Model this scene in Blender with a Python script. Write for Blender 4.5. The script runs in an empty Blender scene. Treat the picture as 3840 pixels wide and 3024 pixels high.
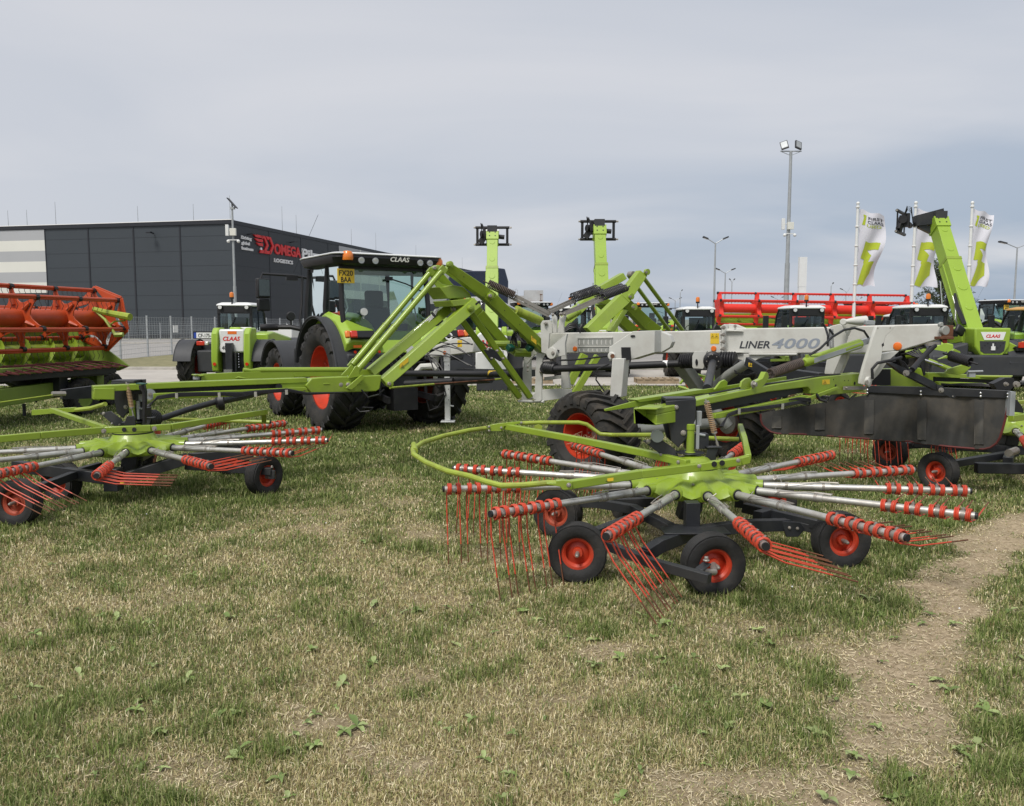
import bpy, math, random
import numpy as np
from mathutils import Vector, Matrix
PI = math.pi; rad = math.radians
random.seed(7)
SC = bpy.context.scene; COL = SC.collection
# ---------- camera geometry (photo pixels 3840x3024, focal 3100 px, eye 1.8 m) ----------
F = 3100.0; EYE = 1.8; PIT = math.atan(302/3100.0)
CP, SP = math.cos(PIT), math.sin(PIT)
def ray(px, py):
    u = (px-1920)/F; v = (1512-py)/F
    return Vector((u, CP+v*SP, -SP+v*CP))
def P(px, py, D):
    r = ray(px, py); return Vector((0, 0, EYE))+r*(D/r.y)
def G(px, py, z=0.0):
    r = ray(px, py); return Vector((0, 0, EYE))+r*((z-EYE)/r.z)
def lineD(a, b):
    """depth of the vertical plane through ground points a, b at pixel column px"""
    ax, ay = a; dx, dy = b[0]-a[0], b[1]-a[1]
    def f(px, off=0.0):
        u = (px-1920)/F
        t = (ay*u-ax)/(dx-dy*u)
        return ay+dy*t+off
    return f
# ---------- materials ----------
MATS = {}
def nt(m):
    m.use_nodes = True; n = m.node_tree; n.nodes.clear(); return n, n.nodes, n.links
def mat(name, col, rough=0.5, metal=0.0, var=0.0, vscale=6.0, dirt=0.0, dcol=(0.18, 0.15, 0.11), dscale=3.0, bump=0.0, bscale=40, coat=0.0, spec=0.5, emit=None):
    m = bpy.data.materials.new(name); t, N, L = nt(m)
    o = N.new('ShaderNodeOutputMaterial'); b = N.new('ShaderNodeBsdfPrincipled'); L.new(b.outputs[0], o.inputs[0])
    b.inputs['Base Color'].default_value = (*col, 1); b.inputs['Roughness'].default_value = rough
    b.inputs['Metallic'].default_value = metal; b.inputs['Coat Weight'].default_value = coat
    b.inputs['Coat Roughness'].default_value = 0.15
    b.inputs['Specular IOR Level'].default_value = spec
    tc = N.new('ShaderNodeTexCoord')
    cur = None
    if var > 0:
        nz = N.new('ShaderNodeTexNoise'); nz.inputs['Scale'].default_value = vscale; nz.inputs['Detail'].default_value = 5
        L.new(tc.outputs['Object'], nz.inputs['Vector'])
        hs = N.new('ShaderNodeHueSaturation'); hs.inputs['Color'].default_value = (*col, 1)
        mr = N.new('ShaderNodeMapRange'); mr.inputs['From Min'].default_value = 0.3; mr.inputs['From Max'].default_value = 0.7
        mr.inputs['To Min'].default_value = 1-var; mr.inputs['To Max'].default_value = 1+var
        L.new(nz.outputs[0], mr.inputs[0]); L.new(mr.outputs[0], hs.inputs['Value']); cur = hs.outputs[0]
    if dirt > 0:
        n2 = N.new('ShaderNodeTexNoise'); n2.inputs['Scale'].default_value = dscale; n2.inputs['Detail'].default_value = 8; n2.inputs['Roughness'].default_value = 0.65
        L.new(tc.outputs['Object'], n2.inputs['Vector'])
        r2 = N.new('ShaderNodeMapRange'); r2.inputs['From Min'].default_value = 0.48; r2.inputs['From Max'].default_value = 0.75
        r2.inputs['To Max'].default_value = dirt; L.new(n2.outputs[0], r2.inputs[0])
        mx = N.new('ShaderNodeMix'); mx.data_type = 'RGBA'; mx.inputs[7].default_value = (*dcol, 1)
        if cur: L.new(cur, mx.inputs[6])
        else: mx.inputs[6].default_value = (*col, 1)
        L.new(r2.outputs[0], mx.inputs[0]); cur = mx.outputs[2]
        rr = N.new('ShaderNodeMapRange'); rr.inputs['To Min'].default_value = rough; rr.inputs['To Max'].default_value = min(1, rough+0.4)
        L.new(r2.outputs[0], rr.inputs[0]); L.new(rr.outputs[0], b.inputs['Roughness'])
    if cur: L.new(cur, b.inputs['Base Color'])
    if bump > 0:
        n3 = N.new('ShaderNodeTexNoise'); n3.inputs['Scale'].default_value = bscale; n3.inputs['Detail'].default_value = 4
        L.new(tc.outputs['Object'], n3.inputs['Vector'])
        bp = N.new('ShaderNodeBump'); bp.inputs['Strength'].default_value = bump; bp.inputs['Distance'].default_value = 0.02
        L.new(n3.outputs[0], bp.inputs['Height']); L.new(bp.outputs[0], b.inputs['Normal'])
    if emit:
        b.inputs['Emission Color'].default_value = (*emit[:3], 1); b.inputs['Emission Strength'].default_value = emit[3]
    MATS[name] = m; return m
mat('green', (0.245, 0.350, 0.030), 0.36, var=0.10, vscale=3, dirt=0.5, dcol=(0.16, 0.17, 0.06), dscale=2.2, coat=0.25)
mat('green_clean', (0.285, 0.43, 0.040), 0.4, var=0.05, vscale=1.5, coat=0.2)
mat('green_old', (0.17, 0.25, 0.03), 0.55, var=0.15, vscale=2, dirt=0.6, dcol=(0.10, 0.10, 0.05), dscale=2)
mat('green_tube', (0.30, 0.38, 0.04), 0.42, var=0.08, vscale=4, dirt=0.6, dcol=(0.13, 0.10, 0.04), dscale=9)
mat('grey', (0.58, 0.58, 0.54), 0.42, var=0.05, vscale=1.2, dirt=0.40, dcol=(0.25, 0.21, 0.17), dscale=2.2)
mat('grey_dark', (0.30, 0.31, 0.29), 0.45, var=0.1, dirt=0.35, dscale=4)
mat('white', (0.70, 0.71, 0.70), 0.35, var=0.03, dirt=0.12, dcol=(0.4, 0.38, 0.34), dscale=3, coat=0.2)
mat('black', (0.012, 0.012, 0.014), 0.45, var=0.2, dirt=0.4, dcol=(0.035, 0.032, 0.03), dscale=5, bump=0.05)
mat('frame_black', (0.020, 0.022, 0.026), 0.42, var=0.15, dirt=0.4, dcol=(0.055, 0.05, 0.042), dscale=3)
mat('plastic', (0.036, 0.038, 0.043), 0.6, var=0.1, dirt=0.35, dcol=(0.07, 0.066, 0.06), dscale=2.5)
mat('rubber', (0.017, 0.017, 0.017), 0.75, var=0.25, vscale=8, dirt=0.7, dcol=(0.06, 0.052, 0.043), dscale=5, bump=0.2, bscale=30)
mat('rubber_dust', (0.024, 0.023, 0.021), 0.85, var=0.3, vscale=6, dirt=0.9, dcol=(0.085, 0.07, 0.052), dscale=4, bump=0.2, bscale=25)
mat('red', (0.52, 0.045, 0.016), 0.42, var=0.12, dirt=0.45, dcol=(0.22, 0.07, 0.04), dscale=4)
mat('rim_old', (0.36, 0.055, 0.022), 0.6, var=0.2, dirt=0.8, dcol=(0.12, 0.05, 0.03), dscale=9)
mat('tine', (0.54, 0.058, 0.024), 0.5, var=0.15, vscale=12, dirt=0.55, dcol=(0.16, 0.035, 0.02), dscale=14)
mat('orange', (0.46, 0.060, 0.012), 0.42, var=0.10, vscale=3, dirt=0.45, dcol=(0.24, 0.05, 0.015), dscale=4)
mat('bright_red', (0.68, 0.03, 0.016), 0.45, var=0.06, vscale=2)
mat('steel', (0.60, 0.59, 0.55), 0.40, metal=0.7, var=0.15, vscale=8, dirt=0.6, dcol=(0.16, 0.12, 0.08), dscale=6)
mat('chrome', (0.7, 0.7, 0.7), 0.25, metal=0.9, var=0.05)
mat('zinc', (0.33, 0.31, 0.28), 0.45, metal=0.5, var=0.15, dirt=0.5, dcol=(0.2, 0.15, 0.1), dscale=8)
mat('galv', (0.36, 0.38, 0.39), 0.5, metal=0.3, var=0.1, vscale=3)
mat('rust', (0.13, 0.05, 0.022), 0.8, var=0.4, vscale=12, dirt=0.5, dcol=(0.05, 0.03, 0.02), dscale=10)
mat('spring_brown', (0.065, 0.048, 0.04), 0.65, var=0.3, vscale=20, dirt=0.5, dcol=(0.11, 0.07, 0.05), dscale=10)
mat('spring_black', (0.025, 0.024, 0.026), 0.45, var=0.2)
mat('spring_tan', (0.42, 0.28, 0.16), 0.4, metal=0.3, var=0.1)
mat('amber', (0.75, 0.20, 0.02), 0.25, coat=0.5)
mat('amber_flat', (0.75, 0.16, 0.015), 0.5)
mat('lamp_red', (0.55, 0.03, 0.01), 0.2, coat=0.5)
mat('lamp_glass', (0.75, 0.75, 0.72), 0.1, metal=0.3, coat=0.6)
mat('yellow', (0.74, 0.50, 0.03), 0.5)
mat('ink', (0.012, 0.012, 0.014), 0.5)
mat('ink_grey', (0.040, 0.043, 0.052), 0.5)
mat('ink_blue', (0.26, 0.29, 0.34), 0.45)
mat('text_red', (0.62, 0.02, 0.02), 0.45)
mat('white_flat', (0.8, 0.8, 0.8), 0.5)
mat('navy', (0.010, 0.017, 0.042), 0.25, var=0.05, coat=0.5)
mat('blue', (0.02, 0.06, 0.35), 0.5)
mat('teal', (0.0, 0.06, 0.035), 0.5)
mat('seat', (0.035, 0.04, 0.045), 0.8, var=0.1)
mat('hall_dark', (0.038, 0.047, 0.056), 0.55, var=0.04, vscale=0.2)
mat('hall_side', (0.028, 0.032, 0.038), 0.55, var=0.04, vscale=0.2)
mat('hall_trim', (0.016, 0.018, 0.024), 0.5)
mat('hall_white', (0.66, 0.66, 0.60), 0.5, var=0.03, vscale=0.3)
mat('hall_grey', (0.38, 0.39, 0.40), 0.5, var=0.03, vscale=0.3)
mat('silo', (0.42, 0.43, 0.43), 0.6, var=0.12, vscale=0.6, dirt=0.3, dcol=(0.3, 0.18, 0.12), dscale=1)
mat('tan_roof', (0.55, 0.30, 0.07), 0.45)
mat('curtain', (0.040, 0.040, 0.038), 0.85, var=0.22, vscale=2.5, dirt=0.75, dcol=(0.13, 0.11, 0.085), dscale=2.0, bump=0.35, bscale=5)
mat('curtain_strap', (0.050, 0.049, 0.046), 0.6, var=0.3, vscale=3, dirt=0.6, dcol=(0.17, 0.15, 0.12), dscale=4)
mat('hem', (0.10, 0.016, 0.014), 0.7, var=0.2)
mat('wood', (0.30, 0.23, 0.15), 0.8, var=0.2, vscale=5)
mat('flag_green', (0.42, 0.50, 0.03), 0.7)
mat('flag_white', (0.66, 0.66, 0.72), 0.7)
mat('bark', (0.09, 0.07, 0.05), 0.9, var=0.3)
mat('kerb', (0.40, 0.38, 0.34), 0.8, var=0.15)
def glassmat(name, tint, a, rough=0.03):
    m = bpy.data.materials.new(name); t, N, L = nt(m)
    o = N.new('ShaderNodeOutputMaterial'); mx = N.new('ShaderNodeMixShader')
    tr = N.new('ShaderNodeBsdfTransparent'); tr.inputs[0].default_value = (*tint, 1)
    gl = N.new('ShaderNodeBsdfGlossy'); gl.inputs['Roughness'].default_value = rough; gl.inputs[0].default_value = (0.8, 0.9, 0.9, 1)
    fr = N.new('ShaderNodeFresnel'); fr.inputs[0].default_value = 1.5
    ma = N.new('ShaderNodeMath'); ma.operation = 'ADD'; ma.inputs[1].default_value = a
    L.new(fr.outputs[0], ma.inputs[0]); L.new(ma.outputs[0], mx.inputs[0]); L.new(tr.outputs[0], mx.inputs[1]); L.new(gl.outputs[0], mx.inputs[2]); L.new(mx.outputs[0], o.inputs[0])
    MATS[name] = m
glassmat('glass', (0.70, 0.82, 0.79), 0.05)
glassmat('glass_dark', (0.45, 0.55, 0.53), 0.08)
mat('mirror', (0.10, 0.11, 0.11), 0.08, metal=0.9)
# ---------- mesh builder ----------
def V(*a): return Vector(a)
def frame(d, up=(0, 0, 1)):
    d = Vector(d).normalized(); up = Vector(up)
    if abs(d.dot(up)) > 0.98*up.length: up = Vector((0, 1, 0)) if abs(d.y) < 0.9 else Vector((1, 0, 0))
    s = d.cross(up).normalized(); u = s.cross(d).normalized()
    return d, s, u
class MB:
    def __init__(s, m='black'):
        s.v = []; s.f = []; s.mi = []; s.ml = []; s.M = Matrix.Identity(4); s.m = m
    def mat(s, m): s.m = m; return s
    def at(s, M): s.M = M; return s
    def _i(s):
        if s.m not in s.ml: s.ml.append(s.m)
        return s.ml.index(s.m)
    def add(s, vs, fs):
        b = len(s.v); M = s.M
        s.v += [M @ Vector(v) for v in vs]; i = s._i()
        for f in fs: s.f.append(tuple(b+k for k in f)); s.mi.append(i)
        return s
    def box(s, x0, x1, y0, y1, z0, z1):
        vs = [(x, y, z) for z in (z0, z1) for y in (y0, y1) for x in (x0, x1)]
        return s.add(vs, [(0, 2, 3, 1), (4, 5, 7, 6), (0, 1, 5, 4), (2, 6, 7, 3), (0, 4, 6, 2), (1, 3, 7, 5)])
    def beam(s, a, b, w, h, up=(0, 0, 1), w2=None, h2=None):
        a = Vector(a); b = Vector(b); d, sd, u = frame(b-a, up); w2 = w if w2 is None else w2; h2 = h if h2 is None else h2
        vs = []
        for p, ww, hh in ((a, w, h), (b, w2, h2)):
            for i, j in ((-1, -1), (1, -1), (1, 1), (-1, 1)): vs.append(p+sd*(ww/2*i)+u*(hh/2*j))
        return s.add(vs, [(0, 1, 2, 3), (7, 6, 5, 4), (0, 4, 5, 1), (1, 5, 6, 2), (2, 6, 7, 3), (3, 7, 4, 0)])
    def tube(s, pts, r, n=8, closed=False):
        pts = [Vector(p) for p in pts]; m = len(pts); vs = []; up = None
        for i, p in enumerate(pts):
            if closed: t = pts[(i+1) % m]-pts[i-1]
            else: t = pts[min(i+1, m-1)]-pts[max(i-1, 0)]
            t.normalize()
            if up is None: _, sd, up = frame(t)
            sd = t.cross(up).normalized(); up = sd.cross(t).normalized()
            rr = r[i] if isinstance(r, (list, tuple)) else r
            for k in range(n):
                a = 2*PI*k/n; vs.append(p+(sd*math.cos(a)+up*math.sin(a))*rr)
        fs = []
        for i in range(m if closed else m-1):
            a0 = i*n; b0 = ((i+1) % m)*n
            for k in range(n): fs.append((a0+k, b0+k, b0+(k+1) % n, a0+(k+1) % n))
        if not closed:
            fs.append(tuple(range(n))); fs.append(tuple((m-1)*n+k for k in range(n-1, -1, -1)))
        return s.add(vs, fs)
    def cyl(s, a, b, r, r2=None, n=16): return s.tube([a, b], [r, r if r2 is None else r2], n)
    def poly(s, pts, ext):
        """planar polygon pts extruded by vector ext"""
        pts = [Vector(p) for p in pts]; n = len(pts); e = Vector(ext)
        nrm = Vector((0, 0, 0))
        for i in range(n): nrm += pts[i].cross(pts[(i+1) % n])
        if nrm.dot(e) > 0: pts = pts[::-1]
        vs = pts+[p+e for p in pts]
        fs = [tuple(range(n)), tuple(range(2*n-1, n-1, -1))]+[((i+1) % n, i, n+i, n+(i+1) % n) for i in range(n)]
        return s.add(vs, fs)
    def lathe(s, prof, c, ax, n=24, cap=True):
        """profile of (radius, along axis)"""
        c = Vector(c); d, sd, u = frame(ax); vs = []; m = len(prof)
        for r, h in prof:
            for k in range(n):
                a = 2*PI*k/n; vs.append(c+d*h+(sd*math.cos(a)+u*math.sin(a))*r)
        fs = [(i*n+k, i*n+(k+1) % n, (i+1)*n+(k+1) % n, (i+1)*n+k) for i in range(m-1) for k in range(n)]
        if cap: fs.append(tuple(range(n-1, -1, -1))); fs.append(tuple((m-1)*n+k for k in range(n)))
        return s.add(vs, fs)
    def ball(s, c, r, n=12, sz=1.0):
        pr = [(max(1e-4, r*math.sin(PI*i/8)), -r*sz*math.cos(PI*i/8)) for i in range(9)]
        return s.lathe(pr, c, (0, 0, 1), n)
    def helix(s, a, b, R, wire, turns, n=6, seg=10):
        a = Vector(a); b = Vector(b); d, sd, u = frame(b-a); L = (b-a).length
        m = int(turns*seg)+1
        pts = [a+d*(L*i/(m-1))+(sd*math.cos(2*PI*i/seg)+u*math.sin(2*PI*i/seg))*R for i in range(m)]
        return s.tube(pts, wire, n)
    def grid(s, nx, ny, fn):
        vs = [fn(i/nx, j/ny) for j in range(ny+1) for i in range(nx+1)]
        return s.add(vs, [(j*(nx+1)+i, j*(nx+1)+i+1, (j+1)*(nx+1)+i+1, (j+1)*(nx+1)+i) for j in range(ny) for i in range(nx)])
    def text(s, st, o, xd, yd, h, ext=0.003, shear=0.0, bold=0.0, wide=1.0, width=None, align='LEFT'):
        vs, fs = textgeo(st, ext/max(h, 1e-6), shear, bold)
        ws = max(v[0] for v in vs)-min(v[0] for v in vs); mn = min(v[0] for v in vs)
        y0 = 0; sy = h/0.73; sx = sy*wide
        if width: sx = width/ws
        off = -mn if align == 'LEFT' else -(mn+ws/2)
        xd = Vector(xd).normalized(); yd = Vector(yd).normalized(); z = xd.cross(yd)
        o = Vector(o)
        return s.add([o+xd*((v[0]+off)*sx)+yd*(v[1]*sy)+z*(v[2]*h) for v in vs], fs)
    def build(s, name, smooth=35, bevel=0, seg=2):
        me = bpy.data.meshes.new(name)
        c = Vector((0, 0, 0))
        if s.v:
            lo = Vector([min(v[i] for v in s.v) for i in range(3)]); hi = Vector([max(v[i] for v in s.v) for i in range(3)]); c = (lo+hi)/2
        me.from_pydata([v-c for v in s.v], [], s.f)
        for m in s.ml: me.materials.append(MATS[m])
        me.polygons.foreach_set('material_index', s.mi)
        me.update()
        if smooth: me.shade_smooth(); me.set_sharp_from_angle(angle=rad(smooth))
        o = bpy.data.objects.new(name, me); COL.objects.link(o)
        if bevel:
            b = o.modifiers.new('bevel', 'BEVEL'); b.width = bevel; b.segments = seg; b.limit_method = 'ANGLE'; b.angle_limit = rad(40)
        o['_c'] = 0
        del o['_c']
        return o, c
_tc = {}
def textgeo(st, ext, shear, bold):
    k = (st, round(ext, 4), shear, bold)
    if k in _tc: return _tc[k]
    cu = bpy.data.curves.new('t', 'FONT'); cu.body = st; cu.extrude = ext; cu.shear = shear; cu.offset = bold; cu.resolution_u = 3
    o = bpy.data.objects.new('t', cu); me = bpy.data.meshes.new_from_object(o)
    r = ([tuple(v.co) for v in me.vertices], [tuple(p.vertices) for p in me.polygons])
    bpy.data.objects.remove(o); bpy.data.curves.remove(cu); bpy.data.meshes.remove(me)
    _tc[k] = r; return r
SINGULAR = {'bellows': 'shaft_bellows', 'straps': 'strap', 'pins': 'pin', 'hoses': 'hose', 'bolts': 'bolt', 'guard_bolts': 'bolt', 'roof_lights': 'roof_light', 'bearing_clamps': 'bearing_clamp', 'end_pads': 'end_pad', 'arm_seals': 'arm_seal', 'bolt_holes': 'bolt_hole', 'bar_holes': 'bolt_hole', 'spring_links': 'spring_link', 'push_buttons': 'push_button', 'boom_slots': 'boom_slot', 'guard_brackets': 'guard_bracket', 'pressed_ribs': 'pressed_rib', 'rod_lugs': 'rod_lug', 'lug_plates': 'lug_plate', 'fork_plates': 'fork_plate', 'fittings': 'fitting', 'pin_holes': 'pin_hole', 'lug_bolt': 'bolt', 'bearers': 'bearer', 'panel_joints': 'panel_joint', 'undercarriage': 'undercarriage_bar', 'couplings': 'coupling', 'pivot_disc': 'pivot_disc', 'gear_bracket': 'gear_bracket', 'tow_coupler': 'tow_coupler', 'flap': 'flap', 'guard_tube': 'guard_tube', 'frame_posts': 'post', 'rear_window_strip': 'rear_window'}
def split_loose(mb):
    n = len(mb.v); par = list(range(n))
    def fd(i):
        while par[i] != i: par[i] = par[par[i]]; i = par[i]
        return i
    for f in mb.f:
        a = fd(f[0])
        for k in f[1:]: par[fd(k)] = a
    grp = {}
    for i, v in enumerate(mb.v): grp.setdefault(fd(i), []).append(i)
    ks = list(grp); bb = []
    for k in ks:
        p = [mb.v[i] for i in grp[k]]; bb.append([min(v[j] for v in p)-0.004 for j in range(3)]+[max(v[j] for v in p)+0.004 for j in range(3)])
    cl = list(range(len(ks)))
    def f2(i):
        while cl[i] != i: cl[i] = cl[cl[i]]; i = cl[i]
        return i
    for i in range(len(ks)):
        for j in range(i):
            if all(bb[i][q] <= bb[j][q+3] and bb[j][q] <= bb[i][q+3] for q in range(3)): cl[f2(i)] = f2(j)
    root = {k: f2(i) for i, k in enumerate(ks)}; out = {}
    for f, m in zip(mb.f, mb.mi):
        r = root[fd(f[0])]
        if r not in out: q = MB(mb.m); q.ml = list(mb.ml); q._map = {}; out[r] = q
        q = out[r]; g = []
        for k in f:
            if k not in q._map: q._map[k] = len(q.v); q.v.append(mb.v[k])
            g.append(q._map[k])
        q.f.append(tuple(g)); q.mi.append(m)
    return list(out.values())
class Thing:
    def __init__(s, name, label, cat, loc=(0, 0, 0), rotz=0, group=None, world=False, kind=None):
        o = bpy.data.objects.new(name, None); COL.objects.link(o); o.location = loc; o.rotation_euler = (0, 0, rotz)
        o.empty_display_size = 0.2
        if label: o['label'] = label; o['category'] = cat
        if group: o['group'] = group
        if kind: o['kind'] = kind
        s.o = o; s.off = Vector(loc) if world else Vector((0, 0, 0)); s.cs = {}
    def part(s, name, mb, parent=None, label=None, bevel=0, smooth=35, kind=None, seg=2):
        if name in SINGULAR:
            o = None
            for q in split_loose(mb): o = s.part_(SINGULAR[name], q, parent, label, bevel, smooth, kind, seg)
            return o
        return s.part_(name, mb, parent, label, bevel, smooth, kind, seg)
    def part_(s, name, mb, parent=None, label=None, bevel=0, smooth=35, kind=None, seg=2):
        o, c = mb.build(name, smooth, bevel, seg); c = c-s.off
        if parent is None: o.parent = s.o; o.location = c
        else: o.parent = parent; o.location = c-s.cs[parent.name]
        s.cs[o.name] = c
        if label: o['label'] = label
        if kind: o['kind'] = kind
        return o
def solo(name, mb, label, cat, group=None, bevel=0, smooth=35, kind=None):
    o, c = mb.build(name, smooth, bevel); o.location = c
    if label: o['label'] = label; o['category'] = cat
    if group: o['group'] = group
    if kind: o['kind'] = kind
    return o
def copy_tree(src, parent=None):
    c = src.copy(); COL.objects.link(c)
    if parent: c.parent = parent
    for ch in list(src.children): copy_tree(ch, c)
    return c
def dup(src, loc, rotz, label, group=None, scale=None):
    c = copy_tree(src); c.location = loc; c.rotation_euler = (0, 0, rotz); c['label'] = label
    if group: c['group'] = group
    if scale: c.scale = (scale,)*3
    return c
def T(x, y, z): return Matrix.Translation((x, y, z))
def Rz(a): return Matrix.Rotation(a, 4, 'Z')
def Rx(a): return Matrix.Rotation(a, 4, 'X')
def Ry(a): return Matrix.Rotation(a, 4, 'Y')
# ---------- wheels: axis along local x, outer side = -x ----------
def tyre_mb(R, w, rr, M, mt='rubber', lugs=0, ribs=0, lugh=0.03):
    m = MB(mt).at(M); h = w/2; s = R-rr
    base = R-lugh if lugs else R
    pr = [(rr, -h*0.72), (rr+s*0.25, -h*0.95), (rr+s*0.6, -h), (base-s*0.12, -h*0.95), (base-0.01, -h*0.80)]
    if ribs:
        for k in range(ribs+1):
            x = -h*0.72+h*1.44*k/ribs; q = 0.012
            pr += [(base, x-h*1.44/ribs*0.33), (base, x+0.0), (base-q, x+0.002), (base-q, x+h*1.44/ribs*0.1)]
        pr = [p for p in pr if p[1] < h*0.78]
    else: pr += [(base, -h*0.5), (base+0.004, 0), (base, h*0.5)]
    pr += [(base-0.01, h*0.80), (base-s*0.12, h*0.95), (rr+s*0.6, h), (rr+s*0.25, h*0.95), (rr, h*0.72)]
    m.lathe(pr, (0, 0, 0), (1, 0, 0), 48 if R > 0.6 else 32, cap=False)
    if lugs:
        for k in range(lugs):
            for sg in (-1, 1):
                a = 2*PI*(k+(0.5 if sg > 0 else 0))/lugs; sw = 1.25*2*PI/lugs
                pts = []
                n = 4
                for i in range(n+1):
                    t = i/n; x = sg*h*(0.97*(1-t)-0.06*t); an = a+sw*t
                    rt = R if i else R-0.035
                    rb = base-0.03
                    wd = 2*PI/lugs*0.19*(1.0 if i else 1.25)
                    for da, r_ in ((-wd, rb), (-wd*0.8, rt), (wd*0.8, rt), (wd, rb)):
                        pts.append((x, math.cos(an+da)*r_, math.sin(an+da)*r_))
                    if i == 0:
                        pass
                fs = []
                for i in range(n):
                    for q in range(3):
                        f = (i*4+q, i*4+q+1, i*4+q+5, i*4+q+4); fs.append(f if sg > 0 else f[::-1])
                fs.append((0, 1, 2, 3) if sg < 0 else (3, 2, 1, 0)); e = n*4; fs.append((e+3, e+2, e+1, e) if sg < 0 else (e, e+1, e+2, e+3))
                m.add(pts, fs)
                # shoulder block on the side wall
                x0 = sg*h
                m.add([(x0*0.96, math.cos(a+d)*r_, math.sin(a+d)*r_) for d in (-wd*1.2, wd*1.2) for r_ in (R-0.035, R-0.16)]+[(x0*1.02, math.cos(a+d)*r_, math.sin(a+d)*r_) for d in (-wd, wd) for r_ in (R-0.05, R-0.14)],
                      [(4, 5, 7, 6), (0, 2, 6, 4), (1, 5, 7, 3), (0, 4, 5, 1), (2, 3, 7, 6)])
    return m
def rim_mb(rr, w, M, mt='red', dish=0.5, ribs=0):
    m = MB(mt).at(M); h = w/2*0.74
    x1 = -h+w*dish
    pr = [(rr+0.012, -h-0.004), (rr+0.012, -h+0.012), (rr-0.015, -h+0.014), (rr-0.03, -h+w*0.18), (rr*0.86, x1-0.01), (rr*0.80, x1), (rr*0.35, x1-0.02), (rr*0.30, x1-0.05), (0.001, x1-0.05)]
    m.lathe(pr, (0, 0, 0), (1, 0, 0), 40, cap=False)
    m.lathe([(rr+0.012, h+0.004), (rr+0.012, h-0.012), (rr-0.015, h-0.014), (rr-0.03, h-w*0.15), (rr*0.86, x1+0.03), (rr*0.3, x1+0.02), (0.001, x1+0.03)], (0, 0, 0), (1, 0, 0), 32, cap=False)
    if ribs:
        for k in range(ribs):
            a = 2*PI*k/ribs
            m.tube([(x1-0.015+(0.0 if q else -0.02), math.cos(a)*r_, math.sin(a)*r_) for q, r_ in ((0, rr*0.83), (1, rr*0.70))], 0.016, 6)
    return m
def hub_mb(r, w, M, x1, mt='zinc', bolts=6):
    m = MB(mt).at(M); m.lathe([(r*0.5, x1+0.05), (r*0.5, x1-0.03), (r*0.55, x1-0.05), (r*0.35, x1-0.075), (0.001, x1-0.08)], (0, 0, 0), (1, 0, 0), 14, cap=False)
    m.mat('zinc')
    for k in range(bolts):
        a = 2*PI*k/bolts; y, z = math.cos(a)*r, math.sin(a)*r; m.cyl((x1-0.02, y, z), (x1-0.055, y, z), 0.014 if r > 0.1 else 0.008, n=6)
    return m
def wheel(t, M, R, w, rr, mt='rubber', rmat='red', lugs=0, ribs=0, dish=0.5, lugh=0.03, hr=None, hm='zinc', rimribs=0, bolts=6, name='wheel'):
    x1 = -w/2*0.74+w*dish-0.05
    hb = t.part(name, hub_mb(hr or rr*0.3, w, M, x1, hm, bolts))
    t.part('tyre', tyre_mb(R, w, rr, M, mt, lugs, ribs, lugh), hb); t.part('rim', rim_mb(rr, w, M, rmat, dish, rimribs), hb)
    return hb
def bolt(m, p, d, r=0.018, l=0.02, mt='zinc'):
    o = m.m; r *= 0.72; m.mat(mt); p = Vector(p); d = Vector(d).normalized(); m.cyl(p, p+d*l*0.35, r*1.5, n=12); m.cyl(p, p+d*l, r, n=6); m.mat(o)
# ================= camera, light, sky =================
cam = bpy.data.objects.new('camera', bpy.data.cameras.new('camera')); COL.objects.link(cam)
cam.location = (0, 0, EYE); cam.rotation_euler = (PI/2-PIT, 0, 0)
cam.data.lens = F/3840*36; cam.data.sensor_width = 36; cam.data.clip_end = 3000; cam.data.clip_start = 0.05
SC.camera = cam
SC.view_settings.view_transform = 'Standard'; SC.view_settings.look = 'None'; SC.view_settings.exposure = 0.42; SC.view_settings.gamma = 1
SUN_EL, SUN_AZ = rad(56), rad(-150)      # azimuth of the sun seen from above, from +Y clockwise
sl = bpy.data.lights.new('sun', 'SUN'); sl.energy = 2.3; sl.angle = rad(18); sl.color = (1.0, 0.96, 0.9)
so = bpy.data.objects.new('sun', sl); COL.objects.link(so)
sd = Vector((math.sin(SUN_AZ)*math.cos(SUN_EL), math.cos(SUN_AZ)*math.cos(SUN_EL), math.sin(SUN_EL)))
so.rotation_euler = sd.to_track_quat('Z', 'Y').to_euler(); so.location = sd*50
w = bpy.data.worlds.new('World'); SC.world = w; w.use_nodes = True; t = w.node_tree; N = t.nodes; L = t.links; N.clear()
wo = N.new('ShaderNodeOutputWorld'); bg = N.new('ShaderNodeBackground'); bg.inputs[1].default_value = 0.11; L.new(bg.outputs[0], wo.inputs[0])
sky = N.new('ShaderNodeTexSky'); sky.sky_type = 'NISHITA'; sky.sun_disc = False; sky.sun_elevation = SUN_EL; sky.sun_rotation = SUN_AZ; sky.dust_density = 2.5
tc = N.new('ShaderNodeTexCoord'); sep = N.new('ShaderNodeSeparateXYZ'); L.new(tc.outputs['Generated'], sep.inputs[0])
def math_(op, a, b=None, clamp=False):
    n = N.new('ShaderNodeMath'); n.operation = op; n.use_clamp = clamp
    for i, x in enumerate((a, b)):
        if x is None: continue
        if isinstance(x, (int, float)): n.inputs[i].default_value = x
        else: L.new(x, n.inputs[i])
    return n.outputs[0]
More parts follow.
